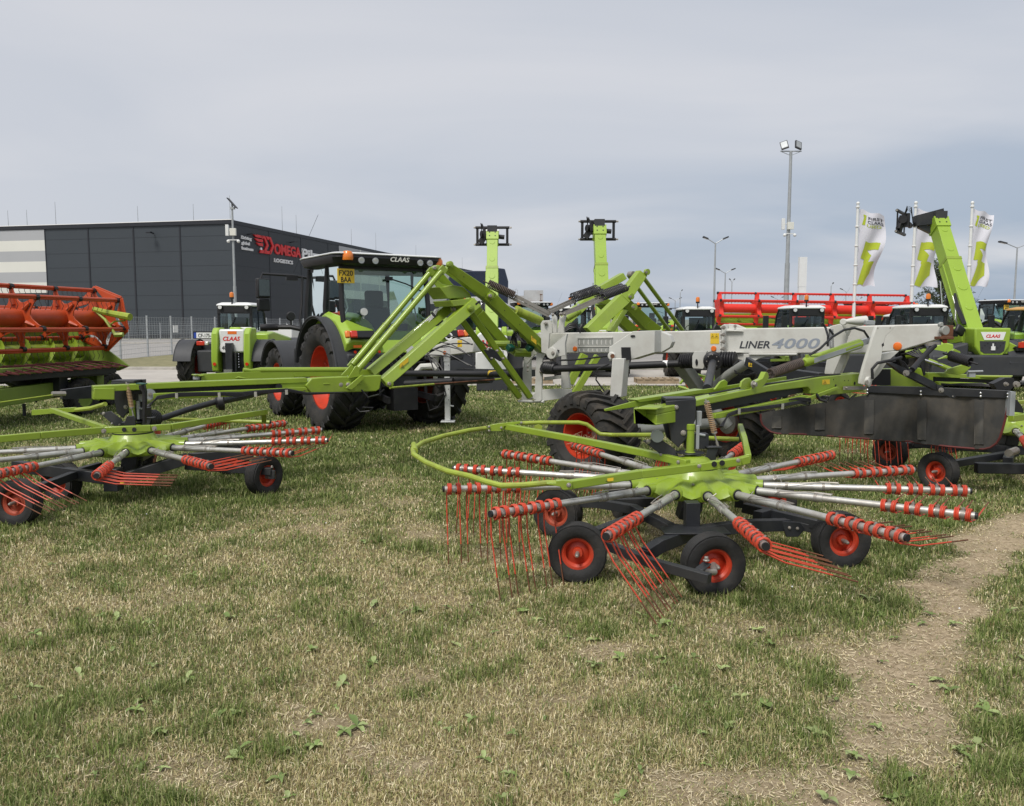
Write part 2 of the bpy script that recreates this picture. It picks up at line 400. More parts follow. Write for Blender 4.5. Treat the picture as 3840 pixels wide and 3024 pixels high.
# cloud deck projected onto a high plane so that bands flatten towards the horizon
zz = math_('ADD', math_('MAXIMUM', sep.outputs[2], 0.0), 0.16)
cx = math_('DIVIDE', sep.outputs[0], zz); cy = math_('DIVIDE', sep.outputs[1], zz)
cmb = N.new('ShaderNodeCombineXYZ'); L.new(cx, cmb.inputs[0]); L.new(cy, cmb.inputs[1])
mp = N.new('ShaderNodeMapping'); mp.inputs['Scale'].default_value = (0.55, 0.8, 1); mp.inputs['Rotation'].default_value = (0, 0, rad(-25)); mp.inputs['Location'].default_value = (2.3, 0.7, 0); L.new(cmb.outputs[0], mp.inputs[0])
nz = N.new('ShaderNodeTexNoise'); nz.inputs['Scale'].default_value = 1.0; nz.inputs['Detail'].default_value = 9; nz.inputs['Roughness'].default_value = 0.47; nz.inputs['Distortion'].default_value = 0.5; L.new(mp.outputs[0], nz.inputs[0])
# base veil: grey lilac, bluer and darker low on the right
az = math_('MULTIPLY_ADD', sep.outputs[0], 0.9); az.node.inputs[2].default_value = 0.50
low = math_('SUBTRACT', 1.0, math_('MULTIPLY', sep.outputs[2], 2.1), True)
dk = math_('MULTIPLY', math_('MULTIPLY', az, low), 1.0, True)
cA = N.new('ShaderNodeMix'); cA.data_type = 'RGBA'; cA.inputs[6].default_value = (4.2, 4.35, 4.72, 1); cA.inputs[7].default_value = (2.2, 2.8, 3.65, 1); L.new(dk, cA.inputs[0])
mr = N.new('ShaderNodeMapRange'); mr.inputs['From Min'].default_value = 0.40; mr.inputs['From Max'].default_value = 0.74; mr.inputs['To Max'].default_value = 0.85; L.new(nz.outputs[0], mr.inputs[0])
cB = N.new('ShaderNodeMix'); cB.data_type = 'RGBA'; cB.inputs[7].default_value = (5.1, 5.08, 5.25, 1); L.new(cA.outputs[2], cB.inputs[6]); L.new(mr.outputs[0], cB.inputs[0])
cC = N.new('ShaderNodeMix'); cC.data_type = 'RGBA'; cC.inputs[0].default_value = 0.93; L.new(sky.outputs[0], cC.inputs[6]); L.new(cB.outputs[2], cC.inputs[7])
L.new(cC.outputs[2], bg.inputs[0])
# ================= ground =================
rng = np.random.default_rng(5)
LAT = rng.random((256, 256))
def vnoise(x, y):
    xi = np.floor(x).astype(int); yi = np.floor(y).astype(int); fx = x-xi; fy = y-yi
    fx = fx*fx*(3-2*fx); fy = fy*fy*(3-2*fy)
    a = LAT[xi % 256, yi % 256]; b = LAT[(xi+1) % 256, yi % 256]; c = LAT[xi % 256, (yi+1) % 256]; d = LAT[(xi+1) % 256, (yi+1) % 256]
    return (a*(1-fx)+b*fx)*(1-fy)+(c*(1-fx)+d*fx)*fy
def fbm(x, y, o=4):
    s = 0; a = 0.5; n = 0
    for k in range(o): s = s+a*vnoise(x+17.3*k, y+9.1*k); n += a; a *= 0.5; x = x*2.03; y = y*2.03
    return s/n
def smooth(x, a, b):
    t = np.clip((x-a)/(b-a), 0, 1); return t*t*(3-2*t)
TRK = [G(p[0], p[1]) for p in ((2900, 3400), (3110, 3024), (3235, 2850), (3310, 2700), (3385, 2540), (3460, 2400), (3545, 2258), (3640, 2130), (3760, 2005), (4200, 1840))]
BARE = [(G(1200, 2700), 0.16, 0.9), (G(2060, 2620), 0.10, 0.6), (G(1650, 2520), 0.22, 0.8), (G(1100, 2660), 0.14, 0.9), (G(1420, 2870), 0.14, 0.7), (G(2280, 2440), 0.09, 0.7), (G(300, 2700), 0.2, 0.6),
        (G(1560, 2010), 0.28, 0.6), (G(3560, 2250), 0.30, 0.7), (G(2600, 2970), 0.2, 0.8), (G(2900, 2960), 0.25, 0.9), (G(3200, 2450), 0.14, 0.6), (G(560, 2260), 0.35, 0.3), (G(1900, 2430), 0.14, 0.5), (G(700, 2900), 0.12, 0.6)]
def fields(x, y):
    """returns bare-soil amount and greenness at ground points"""
    d = np.full(x.shape, 9.0)
    for a, b in zip(TRK[:-1], TRK[1:]):
        ax, ay, bx, by = a.x, a.y, b.x, b.y; L2 = (bx-ax)**2+(by-ay)**2
        tt = np.clip(((x-ax)*(bx-ax)+(y-ay)*(by-ay))/L2, 0, 1)
        d = np.minimum(d, np.hypot(x-ax-tt*(bx-ax), y-ay-tt*(by-ay)))
    wob = (fbm(x*3.2, y*3.2, 5)-0.5)*0.8
    bare = 0.95*(1-smooth(d+wob*0.75, 0.06, 0.36))
    for c, r, s in BARE:
        q = np.hypot((x-c.x)/1.5, y-c.y); bare = np.maximum(bare, 0.8*s*(1-smooth(q+wob*0.6, r*0.15, r*1.2)))
    bare = bare*(0.74+0.32*smooth(fbm(x*7.5+3, y*7.5+61, 4), 0.34, 0.56))
    n = fbm(x*1.3+40, y*1.3+11); bare = np.maximum(bare, 0.4*smooth(n, 0.60, 0.80))
    g = fbm(x*0.55+7, y*0.55+3)*0.55+fbm(x*2.3+70, y*2.3+33)*0.45
    green = 0.43+0.58*smooth(y, 6.2, 8.8)+(g-0.5)*1.9
    green = green+0.42*np.exp(-((x-2.3)**2/2.6+(y-6.0)**2/1.6))+0.3*smooth(x, 1.6, 3.2)*(1-smooth(y, 5, 8)) - 0.26*np.exp(-((x+1.2)**2/2.5+(y-5.4)**2/1.8))
    green = green-0.8*bare
    return bare, np.clip(green, 0, 1)
def gheight(x, y):
    b = fbm(x*1.1, y*1.1)
    return (b-0.5)*0.05*smooth(y, -5, 3)
def axis(fine, lim, a, b):
    xs = list(np.arange(a, b, fine)); s = fine; q = b
    while q < lim: xs.append(q); s *= 1.25; q += s
    xs.append(lim); s = fine; q = a-fine
    while q > -lim: s *= 1.25; xs.insert(0, q); q -= s
    xs.insert(0, -lim); return np.array(xs)
def ground_mat():
    m = bpy.data.materials.new('soil_and_turf'); t, N, L = nt(m)
    o = N.new('ShaderNodeOutputMaterial'); b = N.new('ShaderNodeBsdfPrincipled'); L.new(b.outputs[0], o.inputs[0]); b.inputs['Roughness'].default_value = 0.95; b.inputs['Specular IOR Level'].default_value = 0.1
    at = N.new('ShaderNodeAttribute'); at.attribute_name = 'cover'; sp = N.new('ShaderNodeSeparateColor'); L.new(at.outputs['Color'], sp.inputs[0])
    tc = N.new('ShaderNodeTexCoord')
    def noise(s, d=6, r=0.6):
        n = N.new('ShaderNodeTexNoise'); n.inputs['Scale'].default_value = s; n.inputs['Detail'].default_value = d; n.inputs['Roughness'].default_value = r; L.new(tc.outputs['Object'], n.inputs[0]); return n.outputs[0]
    def ramp(f, cols):
        r = N.new('ShaderNodeValToRGB'); L.new(f, r.inputs[0]); e = r.color_ramp.elements
        e[0].position, e[0].color = cols[0][0], (*cols[0][1], 1); e[1].position, e[1].color = cols[-1][0], (*cols[-1][1], 1)
        for p, c in cols[1:-1]: q = e.new(p); q.color = (*c, 1)
        return r.outputs[0]
    soil = ramp(noise(28, 10, 0.7), [(0.3, (0.17, 0.125, 0.075)), (0.5, (0.41, 0.325, 0.215)), (0.7, (0.58, 0.475, 0.33))])
    thatch = ramp(noise(60, 8, 0.75), [(0.32, (0.08, 0.065, 0.034)), (0.5, (0.23, 0.19, 0.11)), (0.68, (0.42, 0.35, 0.23))])
    turf = ramp(noise(45, 8, 0.75), [(0.3, (0.035, 0.055, 0.018)), (0.5, (0.085, 0.115, 0.038)), (0.7, (0.17, 0.17, 0.075))])
    def mix(f, a, c):
        x = N.new('ShaderNodeMix'); x.data_type = 'RGBA'; L.new(f, x.inputs[0]); L.new(a, x.inputs[6]); L.new(c, x.inputs[7]); return x.outputs[2]
    c = mix(sp.outputs[1], thatch, turf); c = mix(sp.outputs[0], c, soil); L.new(c, b.inputs['Base Color'])
    bp = N.new('ShaderNodeBump'); bp.inputs['Strength'].default_value = 0.9; bp.inputs['Distance'].default_value = 0.02; L.new(noise(35, 10, 0.75), bp.inputs['Height']); L.new(bp.outputs[0], b.inputs['Normal'])
    return m
MATS['ground'] = ground_mat()
def sheet(name, xs, ys, zf, material):
    X, Y = np.meshgrid(xs, ys); Z = zf(X, Y); nx, ny = len(xs), len(ys)
    me = bpy.data.meshes.new(name); v = np.stack([X, Y, Z], -1).reshape(-1, 3)
    i = np.arange(nx*ny).reshape(ny, nx); q = np.stack([i[:-1, :-1], i[:-1, 1:], i[1:, 1:], i[1:, :-1]], -1).reshape(-1, 4)
    me.vertices.add(len(v)); me.vertices.foreach_set('co', v.ravel().astype(np.float32))
    me.loops.add(q.size); me.loops.foreach_set('vertex_index', q.ravel()); me.polygons.add(len(q)); me.polygons.foreach_set('loop_start', np.arange(0, q.size, 4)); me.update(calc_edges=True); me.validate()
    me.materials.append(MATS[material]); me.shade_smooth(); o = bpy.data.objects.new(name, me); COL.objects.link(o); o['kind'] = 'structure'
    return o, X, Y
xs = axis(0.09, 900, -9.5, 9.5); ys = axis(0.09, 1500, 1.5, 19)
gro, GX, GY = sheet('grass_field_ground', xs, ys, lambda X, Y: gheight(X, Y)*(1-smooth(Y, 20, 23)), 'ground')
b_, g_ = fields(GX.ravel(), GY.ravel()); ca = gro.data.color_attributes.new('cover', 'FLOAT_COLOR', 'POINT')
ca.data.foreach_set('color', np.stack([b_*0.95, g_, g_*0, g_*0+1], -1).ravel().astype(np.float32))
# ---- hard surfaces ----
def surf_mat(name, c0, c1, s, joints=0):
    m = bpy.data.materials.new(name); t, N, L = nt(m)
    o = N.new('ShaderNodeOutputMaterial'); b = N.new('ShaderNodeBsdfPrincipled'); L.new(b.outputs[0], o.inputs[0]); b.inputs['Roughness'].default_value = 0.9
    tc = N.new('ShaderNodeTexCoord'); n = N.new('ShaderNodeTexNoise'); n.inputs['Scale'].default_value = s; n.inputs['Detail'].default_value = 10; n.inputs['Roughness'].default_value = 0.65; L.new(tc.outputs['Object'], n.inputs[0])
    r = N.new('ShaderNodeValToRGB'); L.new(n.outputs[0], r.inputs[0]); r.color_ramp.elements[0].position = 0.35; r.color_ramp.elements[0].color = (*c0, 1); r.color_ramp.elements[1].position = 0.65; r.color_ramp.elements[1].color = (*c1, 1)
    L.new(r.outputs[0], b.inputs['Base Color']); MATS[name] = m
surf_mat('concrete', (0.36, 0.335, 0.30), (0.46, 0.43, 0.385), 0.8)
surf_mat('asphalt', (0.25, 0.24, 0.225), (0.32, 0.305, 0.285), 0.5)
surf_mat('verge', (0.13, 0.13, 0.055), (0.26, 0.23, 0.12), 3.0)
surf_mat('gravel', (0.30, 0.28, 0.25), (0.42, 0.40, 0.36), 3.0)
def plane(name, pts, z, m, lab=None):
    b = MB(m); b.add([(p[0], p[1], z) for p in pts], [tuple(range(len(pts)))]); o, c = b.build(name); o.location = c; o['kind'] = 'structure'; return o
plane('concrete_road', [(-120, 22.6), (160, 24.2), (160, 31.0), (-120, 31.0)], 0.03, 'concrete')
plane('asphalt_yard', [(-160, 31.0), (260, 31.0), (260, 150), (-7, 150), (-31.5, 89.5), (-160, 112)], 0.026, 'asphalt')
vg = MB('verge').at(Matrix.Identity(4)); v0 = [(-17.0, 31.3), (-5.0, 31.3), (-5.0, 50), (-17.8, 48.5), (-18.2, 36.0)]
vg.poly([(x, y, 0.01) for x, y in v0], (0, 0, 0.10)); o, c = vg.build('grass_verge_ground'); o.location = c; o['kind'] = 'structure'
kb = MB('kerb'); kb.box(-30, 60, 31.0, 31.18, 0.0, 0.14); kb.box(-60, -6, 70.0, 70.2, 0, 0.14); o, c = kb.build('kerb', bevel=0.015); o.location = c; o['kind'] = 'structure'
plane('gravel_strip', [(-100, 97), (-30.3, 88.2), (-29.2, 88.5), (-6, 182), (-2, 182), (-24, 84), (-100, 92)], 0.034, 'gravel')
# ---- grass blades ----
def blades(name, n, seed, ylo, yhi, pw, hmin, hmax, wide, kindf):
    R = np.random.default_rng(seed); k = 1-pw
    u = R.random(n); y = ((yhi**k-ylo**k)*u+ylo**k)**(1/k); x = (R.random(n)*2-1)*(0.74*y+0.8)
    # gather blades into tufts
    nt_ = max(1, n//7); tx = np.repeat(x[:nt_], 7)[:n]; ty = np.repeat(y[:nt_], 7)[:n]; m = len(tx)
    sp = 0.010+0.004*ty
    x = tx+R.normal(0, 1, m)*sp; y = ty+R.normal(0, 1, m)*sp
    bare, green = fields(x, y)
    keep = R.random(m) > bare*0.80; x, y, bare, green = x[keep], y[keep], bare[keep], green[keep]; m = len(x)
    clump = 0.85*smooth(fbm(x*5.4+5, y*5.4+90, 5), 0.40, 0.84)
    isg = R.random(m) < np.clip(green*0.9+0.45*(clump-0.35), 0.05, 0.93)
    h = (hmin+(hmax-hmin)*R.random(m)**1.6)*(0.70+0.95*clump*isg+0.28*green)*(1-0.45*bare)*np.where(isg, 1.0, 0.85)
    lean = R.random(m)*np.where(isg, 1.15, 1.5); ang = R.random(m)*2*PI; fa = ang+PI/2+R.normal(0, 0.4, m)
    lean += 0.7*(bare > 0.4)
    dx, dy = np.cos(ang), np.sin(ang); wx, wy = np.cos(fa), np.sin(fa)
    wd = (0.0013+0.0012*R.random(m))*np.maximum(1, y/3.6)*wide
    z0 = gheight(x, y)*(1-smooth(y, 20, 23))-0.004
    def pt(s, side, ww, bend):
        px = x+dx*h*s*np.sin(lean*bend)+wx*wd*side*ww; py = y+dy*h*s*np.sin(lean*bend)+wy*wd*side*ww; pz = z0+h*s*np.cos(lean*bend); return np.stack([px, py, pz], -1)
    vs = np.stack([pt(0, -1, 1, 0), pt(0, 1, 1, 0), pt(0.55, -1, 0.85, 0.6), pt(0.55, 1, 0.85, 0.6), pt(1, 0, 0, 1.0)], 1).reshape(-1, 3)
    base = np.arange(m)*5
    quads = np.stack([base, base+1, base+3, base+2], -1); tris = np.stack([base+2, base+3, base+4], -1)
    me = bpy.data.meshes.new(name); me.vertices.add(len(vs)); me.vertices.foreach_set('co', vs.ravel().astype(np.float32))
    li = np.concatenate([quads.ravel(), tris.ravel()]); me.loops.add(len(li)); me.loops.foreach_set('vertex_index', li)
    me.polygons.add(2*m); me.polygons.foreach_set('loop_start', np.concatenate([np.arange(m)*4, 4*m+np.arange(m)*3]))
    me.update(calc_edges=True)
    pal_g = np.array([(0.10, 0.155, 0.034), (0.18, 0.24, 0.060), (0.26, 0.31, 0.095), (0.37, 0.385, 0.17), (0.13, 0.17, 0.050)])
    pal_s = np.array([(0.70, 0.60, 0.35), (0.55, 0.47, 0.25), (0.85, 0.77, 0.52), (0.40, 0.36, 0.17), (0.28, 0.21, 0.11), (0.43, 0.43, 0.18)])
    c = np.where(isg[:, None], pal_g[R.integers(0, 5, m)], pal_s[R.integers(0, 6, m)])*(0.8+0.4*R.random(m))[:, None]
    cc = np.concatenate([np.repeat(c, 5, 0), np.ones((m*5, 1))], 1)
    ca = me.color_attributes.new('blade', 'FLOAT_COLOR', 'POINT'); ca.data.foreach_set('color', cc.ravel().astype(np.float32))
    me.materials.append(MATS['blade']); o = bpy.data.objects.new(name, me); COL.objects.link(o); o['kind'] = 'stuff'; o['label'] = kindf; o['category'] = 'grass'; return o
m = bpy.data.materials.new('blade'); t, N, L = nt(m); o = N.new('ShaderNodeOutputMaterial'); b = N.new('ShaderNodeBsdfPrincipled'); b.inputs['Roughness'].default_value = 0.6; b.inputs['Specular IOR Level'].default_value = 0.25
at = N.new('ShaderNodeAttribute'); at.attribute_name = 'blade'; L.new(at.outputs['Color'], b.inputs['Base Color'])
tl = N.new('ShaderNodeBsdfTranslucent'); L.new(at.outputs['Color'], tl.inputs[0]); ms = N.new('ShaderNodeMixShader'); ms.inputs[0].default_value = 0.25
L.new(b.outputs[0], ms.inputs[1]); L.new(tl.outputs[0], ms.inputs[2]); L.new(ms.outputs[0], o.inputs[0]); MATS['blade'] = m
blades('grass', 1150000, 3, 2.3, 23.5, 1.15, 0.018, 0.070, 1.0, 'mown green and straw coloured grass blades covering the field')
# ---- straw litter lying on the soil, small stones ----
def litter(n):
    R = np.random.default_rng(11); b = MB('straw'); y = 2.4*(9/2.4)**R.random(n); x = (R.random(n)*2-1)*(0.72*y+0.5); bare, gr = fields(x, y)
    ok = R.random(n) < bare*1.2+0.10
    for i in np.nonzero(ok)[0]:
        a = R.random()*2*PI; l = 0.008+0.045*R.random()**2.5; w_ = 0.00085*(1+y[i]/6); z = gheight(x[i:i+1], y[i:i+1])[0]+0.003+R.random()*0.008
        dx, dy = math.cos(a)*l, math.sin(a)*l; nx, ny = -dy/l*w_, dx/l*w_
        b.add([(x[i]+nx, y[i]+ny, z), (x[i]-nx, y[i]-ny, z), (x[i]+dx-nx, y[i]+dy-ny, z+0.008*R.random()), (x[i]+dx+nx, y[i]+dy+ny, z+0.004)], [(0, 1, 2, 3)])
    return solo('straw_litter', b, 'dry straw stalks lying loose on the bare trodden soil', 'straw', kind='stuff', smooth=0)
mat('straw', (0.56, 0.48, 0.32), 0.8, var=0.3, vscale=3)
litter(42000)
# ---- broad leaved weeds ----
mat('leaf', (0.15, 0.215, 0.055), 0.5, var=0.35, vscale=4); mat('leaf_pale', (0.28, 0.34, 0.13), 0.5, var=0.3, vscale=5)
def weeds():
    R = random.Random(4); b = MB('leaf')
    spots = [(1000, 2520), (1290, 2740), (820, 2690), (700, 2560), (420, 2450), (440, 2330), (560, 2345), (1170, 2450), (1400, 2490), (210, 2640), (900, 2810), (1050, 2920), (1080, 3000), (2130, 2400), (2230, 2410), (2330, 2480), (2480, 2480), (2700, 2520), (2780, 2630), (2860, 2660), (2730, 2740), (3060, 2770), (2890, 2420), (2010, 2330), (1960, 2300), (2230, 2500), (3560, 2600), (3700, 2680), (3590, 2820), (3660, 2880), (3390, 3000), (3790, 2290), (1560, 2300), (1260, 2650), (540, 2640), (300, 2540), (1340, 2720), (610, 2760), (1180, 2800), (2600, 2480), (2480, 2350), (3250, 2250), (3130, 2640), (3740, 2420), (130, 2390), (860, 2330), (1400, 2280), (720, 2160), (1120, 2120), (1700, 2420)]
    for i in range(150):
        if i < len(spots): g = G(*spots[i]); s = R.uniform(0.6, 0.95)
        else: g = G(R.uniform(-50, 3890), R.uniform(1900, 3010)); s = R.uniform(0.35, 0.8)
        bare, gr = fields(np.array([g.x]), np.array([g.y]))
        n = R.randint(2, 5); a0 = R.uniform(0, 6)
        z0 = float(gheight(np.array([g.x]), np.array([g.y]))[0])
        for k in range(n):
            a = a0+k*2*PI/n+R.uniform(-0.4, 0.4); l = s*R.uniform(0.04, 0.09); wd = l*R.uniform(0.34, 0.62); el = R.uniform(0.1, 1.0); b.mat('leaf' if R.random() < 0.55 else 'leaf_pale')
            d = Vector((math.cos(a), math.sin(a), 0)); sd_ = Vector((-d.y, d.x, 0))
            vs = []; nn = 6
            for q in range(nn+1):
                tt = q/nn; r = l*tt; wv = wd*(math.sin(PI*min(1, tt**0.75))**0.8)*0.5+0.0008; hz = z0+0.012+l*math.sin(el)*tt-l*0.55*tt*tt*R.uniform(0.6, 1)
                c = Vector((g.x, g.y, 0))+d*(r*math.cos(el*0.6)); c.z = hz
                vs += [c-sd_*wv+V(0, 0, wv*0.45), c, c+sd_*wv+V(0, 0, wv*0.45)]
            b.add(vs, [(q*3+j, q*3+j+1, q*3+j+4, q*3+j+3) for q in range(nn) for j in (0, 1)])
    solo('broadleaf_weeds', b, 'low plantain and dock leaves scattered through the grass', 'weeds', kind='stuff', smooth=60)
    c = MB('white_flat')
    for i in range(12):
        g = G(*R.choice([(R.uniform(2500, 3800), R.uniform(1700, 2350)), (R.uniform(0, 1900), R.uniform(1600, 2100))])); c.ball((g.x, g.y, 0.05), 0.006, 6)
    solo('clover_flowers', c, 'tiny white clover flower heads in the grass', 'flowers', kind='stuff')
weeds()
# ================= hall =================
HA = Vector((-30.4, 91.0)); hd1 = Vector((-0.976, 0.218)); hd2 = Vector((0.24, 0.97)).normalized(); HH = 12.8
hall = Thing('warehouse', 'long dark grey warehouse with white striped panels and red roofline sign', 'warehouse', (HA.x, HA.y, 0), world=True)
def hp(s, z, wl, off=0.0):
    """point on a hall wall, s along it from the corner, off outwards"""
    d = hd1 if wl == 1 else hd2; n = Vector((-0.218, -0.976)) if wl == 1 else Vector((0.97, -0.24)).normalized()
    p = HA+d*s+n*off; return Vector((p.x, p.y, z))
def wbox(b, s0, s1, z0, z1, wl, o0, o1):
    b.poly([hp(s0, z0, wl, o0), hp(s1, z0, wl, o0), hp(s1, z1, wl, o0), hp(s0, z1, wl, o0)], hp(0, 0, wl, o1)-hp(0, 0, wl, o0))
L1, L2 = 75, 93.5
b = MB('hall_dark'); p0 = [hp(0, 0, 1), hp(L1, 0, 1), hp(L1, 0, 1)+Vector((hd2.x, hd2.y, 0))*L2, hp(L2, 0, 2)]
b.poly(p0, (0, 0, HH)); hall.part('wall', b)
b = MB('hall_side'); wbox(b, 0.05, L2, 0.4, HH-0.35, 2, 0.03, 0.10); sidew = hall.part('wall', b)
b = MB('hall_trim')
wbox(b, -0.15, L1, HH-0.35, HH+0.05, 1, 0.0, 0.16); wbox(b, 0.16, L2, HH-0.35, HH+0.05, 2, 0.0, 0.16)
def sofpx(px, wl):
    u = (px-1920)/F; d = hd1 if wl == 1 else hd2; return (HA.x-HA.y*u)/(d.y*u-d.x)
for px in (193, 354, 521, 693): s = sofpx(px, 1); wbox(b, s-0.09, s+0.09, 0.5, HH-0.35, 1, 0.0, 0.05)
for k in range(1, 12): s = k*7.6; wbox(b, s-0.07, s+0.07, 0.5, HH-0.35, 2, 0.10, 0.13)
for z in [1.6*k for k in range(1, 8)]: wbox(b, 0.2, L1, z, z+0.02, 1, 0.0, 0.012); wbox(b, 0.2, L2, z, z+0.02, 2, 0.1, 0.112)
hall.part('panel_joints', b)
b = MB('white_flat'); wbox(b, -0.2, L1, HH+0.05, HH+0.13, 1, -0.3, 0.2); hall.part('roof_edge', b)
def stripes(wl, s0, s1, off):
    b = MB('hall_white'); n = 6; z1, z0 = HH-0.4, 5.2
    for k in range(n):
        b.mat('hall_grey' if k % 2 == 0 else 'hall_white'); wbox(b, s0, s1, z1-(z1-z0)*(k+1)/n, z1-(z1-z0)*k/n, wl, off, off+0.05)
    b.mat('hall_white')
    s = s0+7
    while s < s1: wbox(b, s-0.15, s+0.15, z0, z1, wl, off+0.05, off+0.09); s += 7
    hall.part('striped_panel', b)
stripes(1, sofpx(193, 1), L1, 0.01); stripes(2, sofpx(1276, 2), L2-6, 0.11)
b = MB('hall_trim'); wbox(b, 0.1, L1, 0, 0.5, 1, 0, 0.06); wbox(b, 0.1, L2, 0, 0.4, 2, 0.02, 0.16); hall.part('plinth', b)
for s, wl in ((9.5, 1), (3.0, 2), (12.5, 2)):
    b = MB('hall_trim'); o = 0.1; b.beam(hp(s, HH-1.2, wl, o), hp(s, HH-1.1, wl, o+0.7), 0.12, 0.12); b.beam(hp(s, HH-1.1, wl, o+0.6), hp(s, HH-1.2, wl, o+1.0), 0.5, 0.12); hall.part('wall_floodlight', b)
for px, wl, top in ((41, 1, 806), (111, 1, 806), (218, 1, 768), (523, 1, 794), (730, 1, 782), (866, 1, 745), (1094, 2, 785), (1145, 2, 815), (1345, 2, 866), (1434, 2, 880), (1580, 2, 925), (1749, 2, 970)):
    s = max(0.2, sofpx(px, wl)); q = hp(s, HH, wl, -0.8); zt = EYE+(1210-top)*q.y/F
    b = MB('galv'); b.cyl((q.x, q.y, HH), (q.x, q.y, max(zt, HH+2)), 0.035, 0.02, n=5); hall.part('lightning_rod', b)
# sign on the side wall
def stext(st, s0, s1, z0, z1, m, bold=0.0, shear=0, name='lettering'):
    b = MB(m); b.text(st, hp(s0, z0, 2, 0.13), (hd2.x, hd2.y, 0), (0, 0, 1), z1-z0, ext=0.10, bold=bold, shear=shear, width=s1-s0); hall.part(name, b, sidew)
stext('OMEGA', 8.55, 15.0, 9.95, 11.15, 'text_red', 0.035); stext('Pilzno', 15.35, 22.6, 9.95, 11.15, 'white_flat', 0.03)
stext('LOGISTICS', 8.5, 12.9, 8.95, 9.4, 'white_flat', 0.02)
for i, wd in enumerate(('Driving', 'global', 'business')): stext(wd, 1.6, (3.6, 3.2, 3.9)[i], 11.0-i*0.58, 11.35-i*0.58, 'white_flat', 0.03)
b = MB('text_red')
def lp(pts): b.poly([hp(s, z, 2, 0.13) for s, z in pts], hp(0, 0, 2, 0.16)-hp(0, 0, 2, 0))
lp([(3.95, 11.75), (5.9, 11.75), (5.9, 11.45), (4.45, 11.45)]); lp([(4.2, 11.3), (5.9, 11.3), (5.9, 11.0), (4.75, 11.0)]); lp([(4.5, 10.85), (5.9, 10.85), (5.9, 10.55), (5.1, 10.55)])
for dx in (0.0, 1.25):
    lp([(5.0+dx+0.35, 11.75), (6.2+dx, 11.75), (6.0+dx, 11.4), (5.4+dx+0.3, 11.4)]); lp([(6.0+dx, 11.75), (6.4+dx, 11.75), (7.15+dx, 10.75), (6.7+dx, 10.75)]); lp([(7.15+dx, 10.75), (6.7+dx, 10.75), (5.9+dx, 9.75), (6.35+dx, 9.75)]); lp([(5.2+dx, 9.75), (6.2+dx, 9.75), (6.35+dx, 10.1), (5.4+dx, 10.1)])
b.mat('white_flat'); b.cyl(hp(5.6, 10.2, 2, 0.12), hp(5.6, 10.2, 2, 0.24), 0.18); hall.part('logo', b, sidew)
# ================= fences =================
def fence(name, label, pts, h, pw=0.07, group=None, vstep=0.25):
    x, y = pts[0]; t = Thing(name, label, 'fence', (x, y, 0), group=group, world=True)
    for i, (x, y) in enumerate(pts):
        b = MB('galv'); b.beam((x, y, 0), (x, y, h+0.06), pw, pw); b.box(x-pw*0.6, x+pw*0.6, y-pw*0.6, y+pw*0.6, h+0.06, h+0.075); t.part('post', b)
    for (x0, y0), (x1, y1) in zip(pts[:-1], pts[1:]):
        b = MB('galv'); ln = math.hypot(x1-x0, y1-y0); n = max(3, int(ln/vstep))
        for k in range(10): z = 0.08+(h-0.1)*k/9; b.beam((x0, y0, z), (x1, y1, z), 0.008, 0.012)
        for k in range(1, n): q = k/n; b.beam((x0+(x1-x0)*q, y0+(y1-y0)*q, 0.06), (x0+(x1-x0)*q, y0+(y1-y0)*q, h), 0.007, 0.007, up=(1, 0, 0))
        t.part('wire_panel', b)
    return t
pf = []
for px, y in ((398, 34.5), (454, 38.2), (557, 42.3), (646, 44.8), (724, 48.5)): pf.append(((px-1920)/F*y, y))
y = 52
while y < 92: pf.append((-18.6+(y-52)*0.02, y)); y += 3.4
f1 = fence('mesh_fence', 'galvanised wire mesh fence on square posts between verge and yard', pf, 2.08)
b = MB('white_flat'); q = G(669, 1222, 1.3); b.box(-18.50, -18.47, 45.3, 45.9, 1.25, 1.65); f1.part('notice_plate', b)
fence('mesh_fence', 'low wire mesh fence far off along the foot of the warehouse', [(-42+3.2*k, 84.0) for k in range(12)], 1.7, 0.06)
t = Thing('bar_gate', 'galvanised gate of upright bars under the orange reel end', 'gate', (-17, 33, 0), world=True)
b = MB('galv'); xa, ya, xb, yb = -16.9, 33.4, -15.9, 31.8
for z in (0.12, 1.7): b.beam((xa, ya, z), (xb, yb, z), 0.04, 0.05)
t.part('frame', b); b = MB('galv')
for k in range(13): q = k/12; b.cyl((xa+(xb-xa)*q, ya+(yb-ya)*q, 0.1), (xa+(xb-xa)*q, ya+(yb-ya)*q, 1.75), 0.012, n=5)
t.part('bars', b)
for q in (0, 1): b = MB('galv'); b.box(xa+(xb-xa)*q-0.05, xa+(xb-xa)*q+0.05, ya+(yb-ya)*q-0.05, ya+(yb-ya)*q+0.05, 0, 1.9); t.part('post', b)
